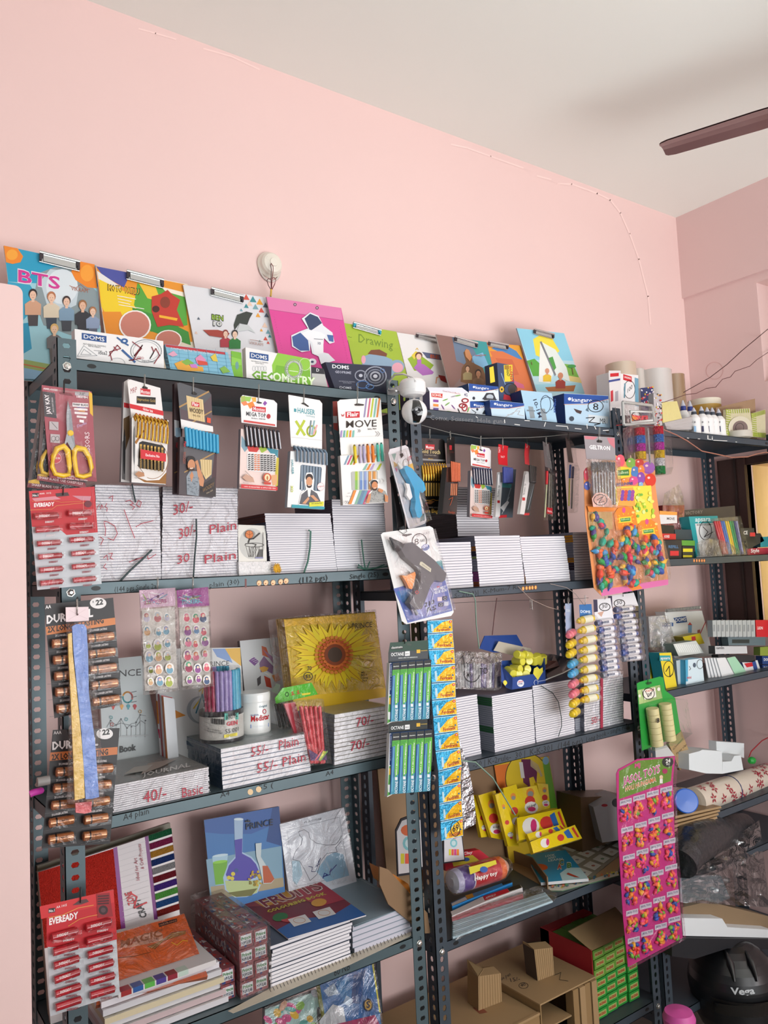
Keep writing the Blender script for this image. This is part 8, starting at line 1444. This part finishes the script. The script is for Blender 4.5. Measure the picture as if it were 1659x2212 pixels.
for x,yb,yt,c,k in((925,600,425,'#2f3f8c',0),(985,600,430,'#2f3f8c',0),(1022,695,490,0,1),(1090,700,480,0,1),(1140,705,488,0,1),(1185,710,490,0,1),(1240,715,500,0,1)):
 Y=1.66 if k==0 else 1.60;o=cyl('glue_bottle','white glue bottle with a clear pointed nozzle standing in the row','glue bottle',Y,x,yb,yt,34,WB if k else[(*p[:2],*(('#2f3f8c',)if.6<p[1]<.8 else p[2:]))for p in WB],'#ecebea',B1,'white glue bottles' if k else 'blue-collared glue bottles');
 if k:a=Art(Pl(x,660,Y=1.60-.013));a.quad(x-12,650,x+14,700,['#2a3050','#c83a5a','#8ab0d0','#2a3050','#e8a02c'][int(x)%5]);a.text('glue',x-10,620,x+12,622,16,'#3a3a44',.02);a.single('bottle_label','small picture label on a glue bottle','label','glue bottle labels')
 else:o['label']='white glue bottle with a dark blue collar behind the grey sticks'
cyl('tub','dark green round tub with a gold lid behind the glue bottles','tub',1.74,1108,560,420,95,[(.95,0),(.95,.62),(1,.63,'#c9a04a'),(1,.85,'#e4dcc8'),(1,.98),(0,1)],'#2b4a40',B1)
cb('carton','brown carton at the right end of the top shelf behind the tape packets','carton',1.625,[(1205,490),(1545,410),(1560,730),(1215,720)],.03,'#a08264','#8c7054',B1,yaw=0)
for q,lab,Y in(([(1515,540),(1635,505),(1640,755),(1520,745)],'green-striped clear packet behind the one with the tape roll',1.60),([(1292,505),(1500,495),(1530,745),(1290,735)],'green-striped clear packet with a roll of tape showing in front',1.59)):
 a=Art(Pl(*q[3],Y=Y));a.slab(q,.012,mt('#cfc9a4',r=.3,coat=.5,bump=.4,bs=40));
 for k in range(11):f=k/11;p=lerp(q[0],q[3],f);a.line([p,(p[0]+38,p[1]+8)],7,'#9cb02c');p=lerp(q[3],q[2],f);a.line([(p[0],p[1]-4),(p[0]+4,p[1]-40)],7,'#9cb02c');p=lerp(q[0],q[1],f);a.line([(p[0],p[1]+4),(p[0]+4,p[1]+36)],6,'#a4b83a')
 if Y<1.595:a.ell(1410,665,104,100,'#d9d3bc',30);a.ell(1410,668,66,64,'#7c6c68',24);a.ring(1405,665,36,38,4,'#2a2a2a',16)
 a.single('tape_packet',lab,'tape')
cyl('tape_roll','flat pale tape roll lying in front of the striped packets','tape',1.58,1402,745,700,72,[(.95,0),(1,.1),(1,.9),(.95,1),(.6,1),(.6,.2)],'#c9c3b8',B1)
view('W1')
def tx(s,x0,y0,x1,y1,h,c='#e6e6e6'):return lambda a:a.text(s,x0,y0,x1,y1,h,c,.02)
def fx(*f):return lambda a:[g(a)for g in f]
for k in range(4):cb('snack_box','red upright packet in the clear bag on the second shelf','box',1.70,[(838+k*42,692),(878+k*42,692),(878+k*42,885),(838+k*42,885)],.03,'#b8302c','#8c2420',B2,tx('NON',850+k*42,760,850+k*42,720,22),group='red upright packets')
m=bag(Pl(920,800,Y=1.695),[(835,690),(850,600),(960,528),(1000,640),(1008,885),(830,885)],.003,.25,1.2,25);m.single('plastic_bag','peaked clear bag around the red upright packets','bag')
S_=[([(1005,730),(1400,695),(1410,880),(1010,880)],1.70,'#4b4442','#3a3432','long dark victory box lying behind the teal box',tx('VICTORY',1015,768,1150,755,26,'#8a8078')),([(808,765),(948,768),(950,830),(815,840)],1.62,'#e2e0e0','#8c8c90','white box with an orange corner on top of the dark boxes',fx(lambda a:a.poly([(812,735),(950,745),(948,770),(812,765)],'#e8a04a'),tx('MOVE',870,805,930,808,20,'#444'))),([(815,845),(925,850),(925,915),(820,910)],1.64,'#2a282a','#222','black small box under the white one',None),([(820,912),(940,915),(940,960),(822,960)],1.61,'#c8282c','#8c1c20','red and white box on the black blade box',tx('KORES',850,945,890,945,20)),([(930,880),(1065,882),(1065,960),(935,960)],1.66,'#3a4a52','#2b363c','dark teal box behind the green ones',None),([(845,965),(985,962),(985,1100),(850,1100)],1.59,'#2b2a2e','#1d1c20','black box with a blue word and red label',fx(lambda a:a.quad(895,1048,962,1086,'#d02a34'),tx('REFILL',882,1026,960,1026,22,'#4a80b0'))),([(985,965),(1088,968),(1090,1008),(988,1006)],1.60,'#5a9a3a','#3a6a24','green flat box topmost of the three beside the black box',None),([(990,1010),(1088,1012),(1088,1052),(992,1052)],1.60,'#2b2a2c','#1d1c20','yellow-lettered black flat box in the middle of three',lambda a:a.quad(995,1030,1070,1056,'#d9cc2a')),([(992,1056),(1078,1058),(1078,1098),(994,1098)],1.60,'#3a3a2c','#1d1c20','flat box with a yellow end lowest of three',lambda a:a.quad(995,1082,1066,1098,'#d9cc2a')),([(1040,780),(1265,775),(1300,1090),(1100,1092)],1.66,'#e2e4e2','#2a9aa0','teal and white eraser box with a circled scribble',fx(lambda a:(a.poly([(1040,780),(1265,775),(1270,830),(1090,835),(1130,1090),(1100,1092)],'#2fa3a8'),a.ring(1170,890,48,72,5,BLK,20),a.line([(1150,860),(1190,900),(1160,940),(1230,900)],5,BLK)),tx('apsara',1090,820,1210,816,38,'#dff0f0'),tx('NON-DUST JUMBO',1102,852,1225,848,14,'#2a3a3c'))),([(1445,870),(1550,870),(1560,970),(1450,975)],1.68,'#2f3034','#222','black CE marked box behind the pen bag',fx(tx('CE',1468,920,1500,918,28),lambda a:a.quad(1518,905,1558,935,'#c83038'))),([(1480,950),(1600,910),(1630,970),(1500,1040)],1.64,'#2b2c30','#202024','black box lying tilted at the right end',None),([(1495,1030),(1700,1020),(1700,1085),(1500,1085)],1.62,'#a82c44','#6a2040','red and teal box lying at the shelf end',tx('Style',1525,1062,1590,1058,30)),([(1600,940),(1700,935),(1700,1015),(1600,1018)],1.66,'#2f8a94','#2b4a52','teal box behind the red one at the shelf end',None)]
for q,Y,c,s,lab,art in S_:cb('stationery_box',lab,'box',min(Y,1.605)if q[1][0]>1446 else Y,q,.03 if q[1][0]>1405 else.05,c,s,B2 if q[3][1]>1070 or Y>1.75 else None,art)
pl=Pl(1400,1080,Y=1.60,tilt=6);t=thing('pen_packet','clear packet of red, blue, yellow and green felt pens leaning on the second shelf','pens',pl.hit(1440,1085))
for k,c in enumerate(('#c8283a','#d0303c','#d83a44','#3a6ab8','#4a7ac0','#e8c82a','#e0b82a','#2a9a5a','#2f8a54','#3a3f78','#8a8ab0')):rod(pl,1240+k*17,815,1310+k*15,1075,.0052,mt(c,r=.3,coat=.3),.004).build('pen',t)
bag(pl,[(1213,800),(1418,780),(1492,1082),(1280,1085)],.014,.14,.8,30).build('bag',t)
m=bag(Pl(1200,1000,Y=1.59),[(1100,990),(1180,945),(1300,980),(1440,1070),(1390,1090),(1110,1090)],.02,.3,1.4,25);m.single('plastic_bag','crumpled clear bag lying in front of the teal box','bag')
view('W5')
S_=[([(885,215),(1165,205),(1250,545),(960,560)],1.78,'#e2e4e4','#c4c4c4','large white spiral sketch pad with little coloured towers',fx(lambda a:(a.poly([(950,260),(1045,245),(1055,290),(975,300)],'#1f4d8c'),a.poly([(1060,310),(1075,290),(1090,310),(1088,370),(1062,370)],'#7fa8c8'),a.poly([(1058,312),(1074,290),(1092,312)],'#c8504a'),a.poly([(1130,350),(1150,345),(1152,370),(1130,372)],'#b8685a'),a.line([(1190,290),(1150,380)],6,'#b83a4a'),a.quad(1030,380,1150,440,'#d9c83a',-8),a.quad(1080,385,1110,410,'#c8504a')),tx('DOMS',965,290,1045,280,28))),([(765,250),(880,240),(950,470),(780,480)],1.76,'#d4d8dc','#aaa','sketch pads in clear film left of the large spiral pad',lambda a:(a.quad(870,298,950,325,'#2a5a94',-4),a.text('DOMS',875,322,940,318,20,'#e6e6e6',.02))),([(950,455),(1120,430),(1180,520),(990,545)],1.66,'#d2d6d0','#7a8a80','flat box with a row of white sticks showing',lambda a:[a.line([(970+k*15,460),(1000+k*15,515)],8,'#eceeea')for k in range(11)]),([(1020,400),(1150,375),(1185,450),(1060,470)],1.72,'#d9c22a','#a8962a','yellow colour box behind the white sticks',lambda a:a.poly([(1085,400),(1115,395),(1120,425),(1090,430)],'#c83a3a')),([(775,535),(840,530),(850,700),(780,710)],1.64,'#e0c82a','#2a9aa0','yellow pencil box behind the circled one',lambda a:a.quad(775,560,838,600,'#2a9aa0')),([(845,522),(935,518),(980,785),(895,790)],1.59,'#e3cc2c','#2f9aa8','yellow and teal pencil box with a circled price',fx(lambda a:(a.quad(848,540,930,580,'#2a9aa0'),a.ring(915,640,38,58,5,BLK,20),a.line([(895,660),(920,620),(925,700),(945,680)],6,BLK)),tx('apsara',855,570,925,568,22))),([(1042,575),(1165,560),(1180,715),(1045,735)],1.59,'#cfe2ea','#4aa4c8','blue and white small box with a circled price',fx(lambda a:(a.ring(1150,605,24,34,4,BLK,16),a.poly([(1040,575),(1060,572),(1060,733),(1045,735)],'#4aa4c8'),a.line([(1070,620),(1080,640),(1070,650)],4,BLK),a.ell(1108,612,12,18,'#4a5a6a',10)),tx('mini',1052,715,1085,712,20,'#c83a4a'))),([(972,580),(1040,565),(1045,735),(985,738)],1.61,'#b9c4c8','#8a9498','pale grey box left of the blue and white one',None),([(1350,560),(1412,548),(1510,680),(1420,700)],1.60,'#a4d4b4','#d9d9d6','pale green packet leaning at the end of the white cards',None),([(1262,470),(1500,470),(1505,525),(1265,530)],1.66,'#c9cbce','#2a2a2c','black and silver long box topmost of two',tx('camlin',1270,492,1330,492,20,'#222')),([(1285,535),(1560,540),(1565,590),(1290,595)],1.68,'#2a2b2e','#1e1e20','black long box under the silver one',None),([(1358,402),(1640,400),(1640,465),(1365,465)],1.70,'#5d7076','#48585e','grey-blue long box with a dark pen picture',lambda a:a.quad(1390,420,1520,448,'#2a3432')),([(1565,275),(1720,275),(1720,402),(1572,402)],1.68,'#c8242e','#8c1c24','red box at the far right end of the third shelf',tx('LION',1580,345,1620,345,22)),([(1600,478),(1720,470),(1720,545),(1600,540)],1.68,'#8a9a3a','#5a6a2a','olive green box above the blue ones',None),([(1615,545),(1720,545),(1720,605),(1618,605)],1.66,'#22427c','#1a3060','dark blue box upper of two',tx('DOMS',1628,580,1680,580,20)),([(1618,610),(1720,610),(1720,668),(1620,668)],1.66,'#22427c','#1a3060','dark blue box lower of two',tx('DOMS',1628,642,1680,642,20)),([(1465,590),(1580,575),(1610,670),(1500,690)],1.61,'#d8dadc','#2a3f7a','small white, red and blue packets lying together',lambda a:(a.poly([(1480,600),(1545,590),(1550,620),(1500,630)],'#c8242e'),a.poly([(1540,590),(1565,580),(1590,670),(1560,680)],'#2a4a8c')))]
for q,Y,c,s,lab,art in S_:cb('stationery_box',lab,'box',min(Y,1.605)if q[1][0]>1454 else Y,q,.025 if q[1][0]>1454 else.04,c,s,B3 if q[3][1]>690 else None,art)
for k in range(5):q=[(1185+k*22,560),(1240+k*25,555),(1330+k*22 if k>3 else 1300+k*20,705),(1215+k*26,712)];cb('index_card_pack','thin white pack in the leaning row beside the green packet','card pack',1.615-.004*k,q,.003,'#e2e4e6','#b4b8bc',B3,None,group='white packs leaning in a row')
m=M();m.tube([vat(898,205,Y=1.775),vat(1148,180,Y=1.775)],.006,mt('#c4c4c0',r=.4),8)
for k in range(24):m.tube([vat(900+k*10.6,218-k,Y=1.766),vat(903+k*10.6,192-k,Y=1.766)],.0009,'#55524e',4)
m.single('spiral_binding','spiral binding along the top of the large sketch pad','binding')
for k in range(10):cb('leads_box','small grey plastic case standing in the row above the long boxes','case',1.60,[(1243+k*32,278),(1272+k*32,275),(1276+k*32,400),(1248+k*32,402)],.02,'#aeb4b4','#8c9294',None,(lambda x:lambda a:a.quad(x+6,310,x+20,360,'#8a9092'))(1243+k*32),group='grey plastic cases in a row')
bag(Pl(850,400,Y=1.70),[(770,250),(900,240),(945,380),(975,520),(775,500)],.004,.3,1.3,20).single('plastic_wrap','crumpled clear film over the sketch pads','plastic wrap')
view('Q1');ST_=mt('#dfe6e8',r=.7)
m=M();pl=Pl(1150,300,Y=1.62,yaw=0)
m.prism([pl.hit(x,y)for x,y in((1008,170),(1085,150),(1110,138),(1258,150),(1262,320),(1140,318),(1010,290))],(0,.08,0),ST_);m.prism([pl.hit(x,y,-.06)for x,y in((1215,75),(1425,90),(1425,200),(1350,180),(1300,240),(1220,240))],(0,.03,0),ST_);m.prism([pl.hit(x,y,.0)for x,y in((1262,230),(1330,225),(1350,185),(1400,180),(1420,290),(1262,320))],(0,.05,0),ST_);m.single('styrofoam_block','stepped white styrofoam packing block standing on the fourth shelf','styrofoam')
A,B=vat(1040,530,Y=1.62),vat(1640,330,Y=1.66);d=B-A;l=d.length;m=M();m.lathe(A,d,[(.03,0),(.045,.002),(.047,l*.5),(.045,l)],mt('#d9cdbd',r=.3,coat=.5),24);t=thing('gift_wrap_roll','cream roll of gift wrap with red flowers lying on the fourth shelf','roll',A);m.build('roll',t)
dn=d.normalized();e1=dn.cross(Vector((0,0,1))).normalized();e2=e1.cross(dn)
for k in range(26):
 m=M();s=rnd.uniform(.02,l-.02);an=R(rnd.uniform(-40,130));ra=.0475;o=A+dn*s;
 for j in range(5):b_=2*math.pi*j/5+k;pt=lambda rr,ang:o+dn*(rr*math.cos(ang))+(e1*math.cos(an+rr*math.sin(ang)/ra)+e2*math.sin(an+rr*math.sin(ang)/ra))*(ra+.0004);m.add([pt(.002,b_),pt(.010,b_-.35),pt(.019,b_),pt(.010,b_+.35)],[(0,1,2,3)],'#a82a3c')
 m.build('flower_print',t)
m=M();m.lathe(A+d*.42,d,[(.0485,0),(.0485,.003)],'#2a3a6a',20);m.build('band',t)
t=thing('plastic_jar','clear jar lying on its side with a bright blue lid facing out','jar',vat(960,640,Z=B4));C0=vat(990,525,Y=1.54);ax=(vat(870,520,Y=1.68)-C0).normalized();m=M();r=.037;m.lathe(C0,ax,[(0,-.001),(r*.92,0),(r,.002),(r,.016),(r*.96,.018)],mt('#1d62c8',r=.3,coat=.3),30);m.build('lid',t);m=M();m.lathe(C0+ax*.016,ax,[(r*.9,0),(r*1.08,.02),(r*1.12,.09),(r*.9,.12)],mt('#a89a80',r=.15,tr=.3,coat=.8),24);m.build('jar_body',t)
for k in range(5):cb('cardboard_piece','folded brown cardboard piece in the pile sticking out under the jar','cardboard',1.55-.004*k,[(905-k*4,640+k*34),(1250-k*10,565+k*26),(1255-k*10,580+k*26),(905-k*4,660+k*34)],.1,'#a88c66','#8a6e4c',group='cardboard pieces under the jar')
m=M();m.tube([vat(1659,20,Y=1.70),vat(1560,70,Y=1.66),vat(1480,150,Y=1.64),vat(1455,210,Y=1.63)],.002,'#a8222c',6);m.single('cord','red wire arching down to the green clip','cord');m=M();m.lathe(vat(1465,222,Y=1.62),Vector((1,0,-.1)),[(.006,0),(.012,.008),(.013,.02),(.009,.03)],'#1f9a3a',14);m.single('green_clip','small green plastic clip at the end of the red wire','clip')
view('W5');cb('paper_sheet','printed grey sheet tucked behind the green blister card','paper',1.62,[(800,1240),(900,1210),(960,1290),(810,1310)],.001,'#c9cbc8',None);cb('carton','tan carton with dark lettering tilted behind the green blister card','carton',1.66,[(915,1200),(1010,1100),(1085,1300),(1000,1400)],.01,'#b09468','#8c7450',None,fx(tx('Cotton',950,1250,1020,1170,18,'#3a3226'),tx('Twist Cap',970,1290,1050,1210,18,'#3a3226')),yaw=0)
view('Q1')
m=M();pts=[vat(x,y,Y=Y)for x,y,Y in((940,1000,1.50),(1000,870,1.52),(1130,790,1.56),(1270,745,1.62),(1420,715,1.70))]
m.tube(pts,[.05,.062,.062,.058,.045],mt('#23262a',r=.3,coat=.4,bump=1.2,bs=30),18);m.single('wrapped_bundle','black plastic-wrapped bundle bulging below the fourth shelf','bundle')
def crumple(lab,q,Y0,Y1,mat_,sd,name='plastic_sheet'):
 r=random.Random(sd);m=M();n=14;G=[[None]*(n+1)for _ in range(n+1)]
 for i in range(n+1):
  for j in range(n+1):p=lerp(lerp(q[0],q[1],i/n),lerp(q[3],q[2],i/n),j/n);G[i][j]=vat(*p,Y=Y0+(Y1-Y0)*i/n-.03*math.sin(3.1*j/n)+r.uniform(-.014,.014))
 for i in range(n):
  for j in range(n):m.add([G[i][j],G[i+1][j],G[i+1][j+1],G[i][j+1]],[(0,1,2),(0,2,3)],mat_)
 return m.single(name,lab,'plastic')
crumple('large crumpled clear plastic sheet draped below the fourth shelf',[(950,1070),(1540,670),(1620,1330),(960,1290)],1.50,1.60,film(.5,1.0,14,'#c4ccd0',.1),4)
for q,lab,Y,c in(([(940,1110),(1110,1085),(1250,1090),(1320,1260),(1150,1330),(945,1290)],'upper white styrofoam piece wrapped in clear plastic',1.56,'#c9ced2'),([(955,1410),(1260,1415),(1300,1480),(1640,1500),(1640,1560),(965,1545)],'long white styrofoam slab below the plastic sheet',1.50,'#dde2e4'),([(960,1330),(1150,1285),(1620,1400),(1620,1500),(1300,1480),(1260,1415),(960,1400)],'brown cardboard flap between the styrofoam pieces',1.54,'#8a7458')):
 a=Art(Pl(*q[0],Y=Y));a.slab(q,.08,mt(c,r=.7),None);a.single('styrofoam_block' if 'styro' in lab else 'cardboard_flap',lab,'packing')
BM=mt('#16171a',r=.35,coat=.4)
m=M();m.prism([vat(x,y,Y=1.49)for x,y in((880,1560),(1700,1570),(1700,1650),(1300,1640),(1050,1720),(880,1700))],(0,.06,0),mt('#1c1f24',r=.5));m.single('black_bag','black plastic bag hanging from the shelf above the helmet','bag')
hc=vat(1340,1880,Y=1.52);t=thing('helmet','glossy black motorcycle helmet with white script lettering on its brow','helmet',hc-Vector((0,0,.13)))
m=M();r=.135;m.lathe(hc-Vector((0,0,.14)),(0,0,1),[(.075,0),(.105,.02),(.125,.06)]+[(r*math.cos(R(q)),.14+r*math.sin(R(q))*.95)for q in range(-20,91,10)],BM,36)
m.build('shell',t);
def hp(th,ph,rr):return hc+Vector((math.sin(R(th))*math.cos(R(ph)),-math.cos(R(th))*math.cos(R(ph)),math.sin(R(ph))*.95))*rr
m=M();th0=-35
for i in range(12):
 a0,a1=th0-48+i*8,th0-40+i*8;m.add([hp(a0,-28,r+.003),hp(a1,-28,r+.003),hp(a1,-6+4*math.cos(R((a1-th0)*1.8)),r+.004),hp(a0,-6+4*math.cos(R((a0-th0)*1.8)),r+.004)],[(0,1,2,3)],mt('#0d0e10',r=.06,coat=1),True)
m.build('visor',t);m=M()
for i in range(12):a0,a1=th0-48+i*8,th0-40+i*8;m.add([hp(a0,-4,r+.001),hp(a1,-4,r+.001),hp(a1,3,r+.016),hp(a0,3,r+.016)],[(0,1,2,3)],BM,True)
m.build('brow',t);m=M();vs,fs=textmesh('Vega',.03);m.add([hp(th0-26+u*30,10+v*8+u*2,r+.0015)for u,v in vs],fs,'#c9cdd0');m.build('lettering',t)
for th in(-40,22):m=M();m.tube([hp(th0+th*.5,25,r+.004),hp(th0+th*.6,45,r+.008),hp(th0+th*.9,62,r+.004)],[.003,.012,.003],BM,8);m.build('vent',t)
m=M();m.lathe(vat(940,2260,Y=1.45),(0,0,1),[(.02,0),(.042,.008),(.045,.035),(.038,.052),(0,.058)],'#d85aa8',24);m.single('pink_tub','bright pink round object at the bottom edge beside the helmet','tub')
pl=Pl(700,900,Y=1.47,yaw=-2);t=thing('balloon_sheet','long magenta hanging sheet with twenty-four small bags of water balloons','balloon card',pl.hit(700,1750));a=Art(pl)
out=[(460,320),(475,285),(620,208),(905,185),(888,380),(905,900),(962,1560),(548,1782),(510,1400),(468,700)]
a.slab(out,.0012,'#c02a7c','#8c2a60');a.poly([(480,300),(620,222),(888,198),(872,375),(480,512)],'#5f8a22');a.ell(848,232,44,38,'#1c2420',18);a.text('24',832,240,868,234,30,'#e6e8e0',.03);a.text('PCS',838,256,862,252,12,'#e6e8e0',.03);a.text('MJ',598,275,640,268,32,'#d84a8c',.04)
a.text('JASOL TOYS',508,408,790,308,62,'#f0e6ea',.05);a.text('JASOL TOYS',511,405,787,305,55,'#c02a7c',.02);a.text('HOLI HUNGAMA',526,455,760,378,40,'#e8e8e8',.04);a.text('HOLI HUNGAMA',528,453,758,376,35,'#e0762a',.015);a.ell(825,300,20,20,'#a82a5c',12);a.ell(797,345,14,16,'#e6c4a4',10);a.quad(786,358,808,392,'#e8e6e0');a.build('card',t)
HC=['#e83a6a','#e8862c','#2f4fa8','#6fae3a','#e84a3a','#e8488c','#e8a62c','#f05a5a']
for r_ in range(6):
 for c in range(4):
  f,g=(c+.5)/4,(r_+.62)/6;L=lerp((472,500),(545,1765),g);Rr=lerp((880,385),(955,1550),g);x,y=lerp(L,Rr,f);w=(Rr[0]-L[0])/4*.44;sk=-.25
  k=Art(off(pl,.0008));hh2=100;k.slab([(x-w,y-hh2*1.02-sk*w),(x+w,y-hh2*1.02+sk*w),(x+w,y-hh2*.62+sk*w),(x-w,y-hh2*.62-sk*w)],.0004,'#c9c4ce');k.text('JASOL TOYS',x-w*.85,y-hh2*.78-sk*w*.8,x+w*.85,y-hh2*.78+sk*w*.8,16,'#2a3a6a',.03);
  for _ in range(19):ballooned(k,pl,x+rnd.uniform(-.7,.7)*w,y+rnd.uniform(-48,62),rnd.uniform(.0065,.0105),rnd.choice(HC),rnd.uniform(.002,.006))
  k.build('balloon_bag',t)
bag(pl,out,.011,.1,.7,20).build('film',t)
# ================================================================ fan blade, ceiling rose, wires
view('Q3');FB_=mt('#6a4a4c',r=.3,coat=.5);t=thing('ceiling_fan','brown ceiling fan, one blade reaching in from the right','fan',vat(3200,-100,Z=2.84));zf=2.80
def fp(x,y,z=zf):return vat(x,y,Z=z)
c0,c1=fp(310,800),fp(350,905);hub=fp(4300,-350,zf);d=(hub-(c0+c1)/2);L=d.length;d.normalize();s=Vector((-d.y,d.x,0));wd_=.12
hub=(c0+c1)/2+d*.62;base=(c0+c1)/2
def blade(ang,name):
 R_=Matrix.Rotation(ang,3,'Z');m=M();ts=[(-.006,.38),(.0,.45),(.02,.5),(.25,.56),(.46,.5)]
 for(a0,w0),(a1,w1)in zip(ts,ts[1:]):
  g=lambda a_,w_:[base+d*a_+s*(wd_*2*w_*q)+Vector((0,0,.012*q+.006*(1-q*q*4)))for q in(-.5,-.15,.12,.5)]
  A_,B_2=g(a0,w0),g(a1,w1);V=[hub+R_@(p-hub)for p in A_+B_2];m.add(V,[(i,i+1,i+5,i+4)for i in range(3)],FB_);m.add([p+Vector((0,0,.004))for p in V],[(i,i+1,i+5,i+4)for i in range(3)],FB_)
 P0=hub+R_@(base+d*.44-hub);m.prism([P0+R_@(s*.018),P0-R_@(s*.018),hub-R_@(s*.012)-R_@(d*.06),hub+R_@(s*.012)-R_@(d*.06)],(0,0,.005),FB_);m.build('blade',t)
for k in range(3):blade(R(120*k),'blade')
m=M();m.lathe(hub-Vector((0,0,.05)),(0,0,1),[(.03,0),(.085,.012),(.1,.04),(.1,.08),(.06,.1),(.014,.11),(.014,ZC-hub.z+.0),(.05,ZC-hub.z+.01),(.055,ZC-hub.z+.05)],FB_,28);m.build('motor',t)
view('Q6');c=vat(730,500,Y=YW-.018);t=thing('ceiling_rose','round cream plastic cable outlet on the pink wall above the pads','outlet',Vector((c.x,YW,c.z)));CR=mt('#ece6d8',r=.35,coat=.3);cw=vat(720,520,Y=YW)
m=M();m.lathe((cw.x,YW-.001,cw.z),(0,-1,0),[(.037,0),(.037,.004),(.033,.010),(.031,.018),(.026,.024),(.012,.029),(.011,.031),(.003,.031)],CR,36)
for an in(150,20,260):
 for k in(-1,0,1):u=Vector((math.cos(R(an+k*9)),0,math.sin(R(an+k*9))));m.tube([Vector((cw.x,YW-.0275,cw.z))+u*.016,Vector((cw.x,YW-.0255,cw.z))+u*.024],.0005,'#b8b0a4',4)
m.build('cover',t);m=M();m.tube([Vector((cw.x+.033*math.cos(R(q)),YW-.004,cw.z-.006+.04*math.sin(R(q))))for q in range(150,380,15)],.003,mt('#d8cfc8',r=.2,coat=.5),6);m.build('base_rim',t)
for L,cc in(([(780,460),(760,500),(785,620),(775,850),(780,1120)],'#4a1c24'),([(780,460),(830,540),(830,650),(800,860),(790,1120)],'#7a2028'),([(780,870),(700,850),(670,910),(710,1030),(770,1130)],'#4a1c24'),([(800,850),(850,820),(900,880),(870,990),(800,1130)],'#7a2028')):m=M();m.tube([vat(x,y,Y=YW-.036)for x,y in L],.0011,cc,6);m.build('wire',t)
m=M();m.tube([vat(780,1125,Y=YW-.036),vat(775,1240,Y=YW-.036),vat(765,1305,Y=YW-.036)],.0028,'#d8b04a',8);m.build('taped_end',t)
view('V4')
for L,r,c,lab,Y in(([(920,355),(1150,225),(1300,110),(1430,-10),(1659,-200),(2500,-900)],.0016,'#4a2a2c','straight dark wire rising to the right from the tape stacks',1.60),([(600,455),(750,440),(840,410),(940,375),(1030,365),(1120,320),(1200,310),(1260,240),(1330,220),(1370,170),(1500,125),(1560,70),(1659,5),(2100,-220),(2700,-600)],.0012,'#5a3034','wavy thin dark wire rising to the right',1.58),([(740,680),(860,730),(950,780),(1080,870),(1200,895),(1340,925),(1480,920),(1560,895),(1640,880),(1720,900)],.0022,'#a87060','reddish twisted wire sagging along the rack front',1.54),([(330,645),(450,630),(600,640),(735,660)],.0014,'#a82a2c','short red and black wire crossing the rack corner',1.545),([(320,485),(340,600),(385,830)],.0008,'#8a7a74','thin string slanting down at the rack corner',1.55)):
 m=M();m.tube([vat(x,y,Y=Y)for x,y in L],r,c,6);m.single('wire',lab,'wire')
view('R4');m=M();m.lathe(vat(100,2160,Y=1.50),(1,0,0),[(.008,0),(.008,.02)],'#8a8886',12);m.tube([vat(20,2290,Y=1.50),vat(60,2270,Y=1.50),vat(140,2250,Y=1.53)],.006,'#b8389c',8);m.single('pink_strap','magenta strap end with a grey reel at the left post','strap')
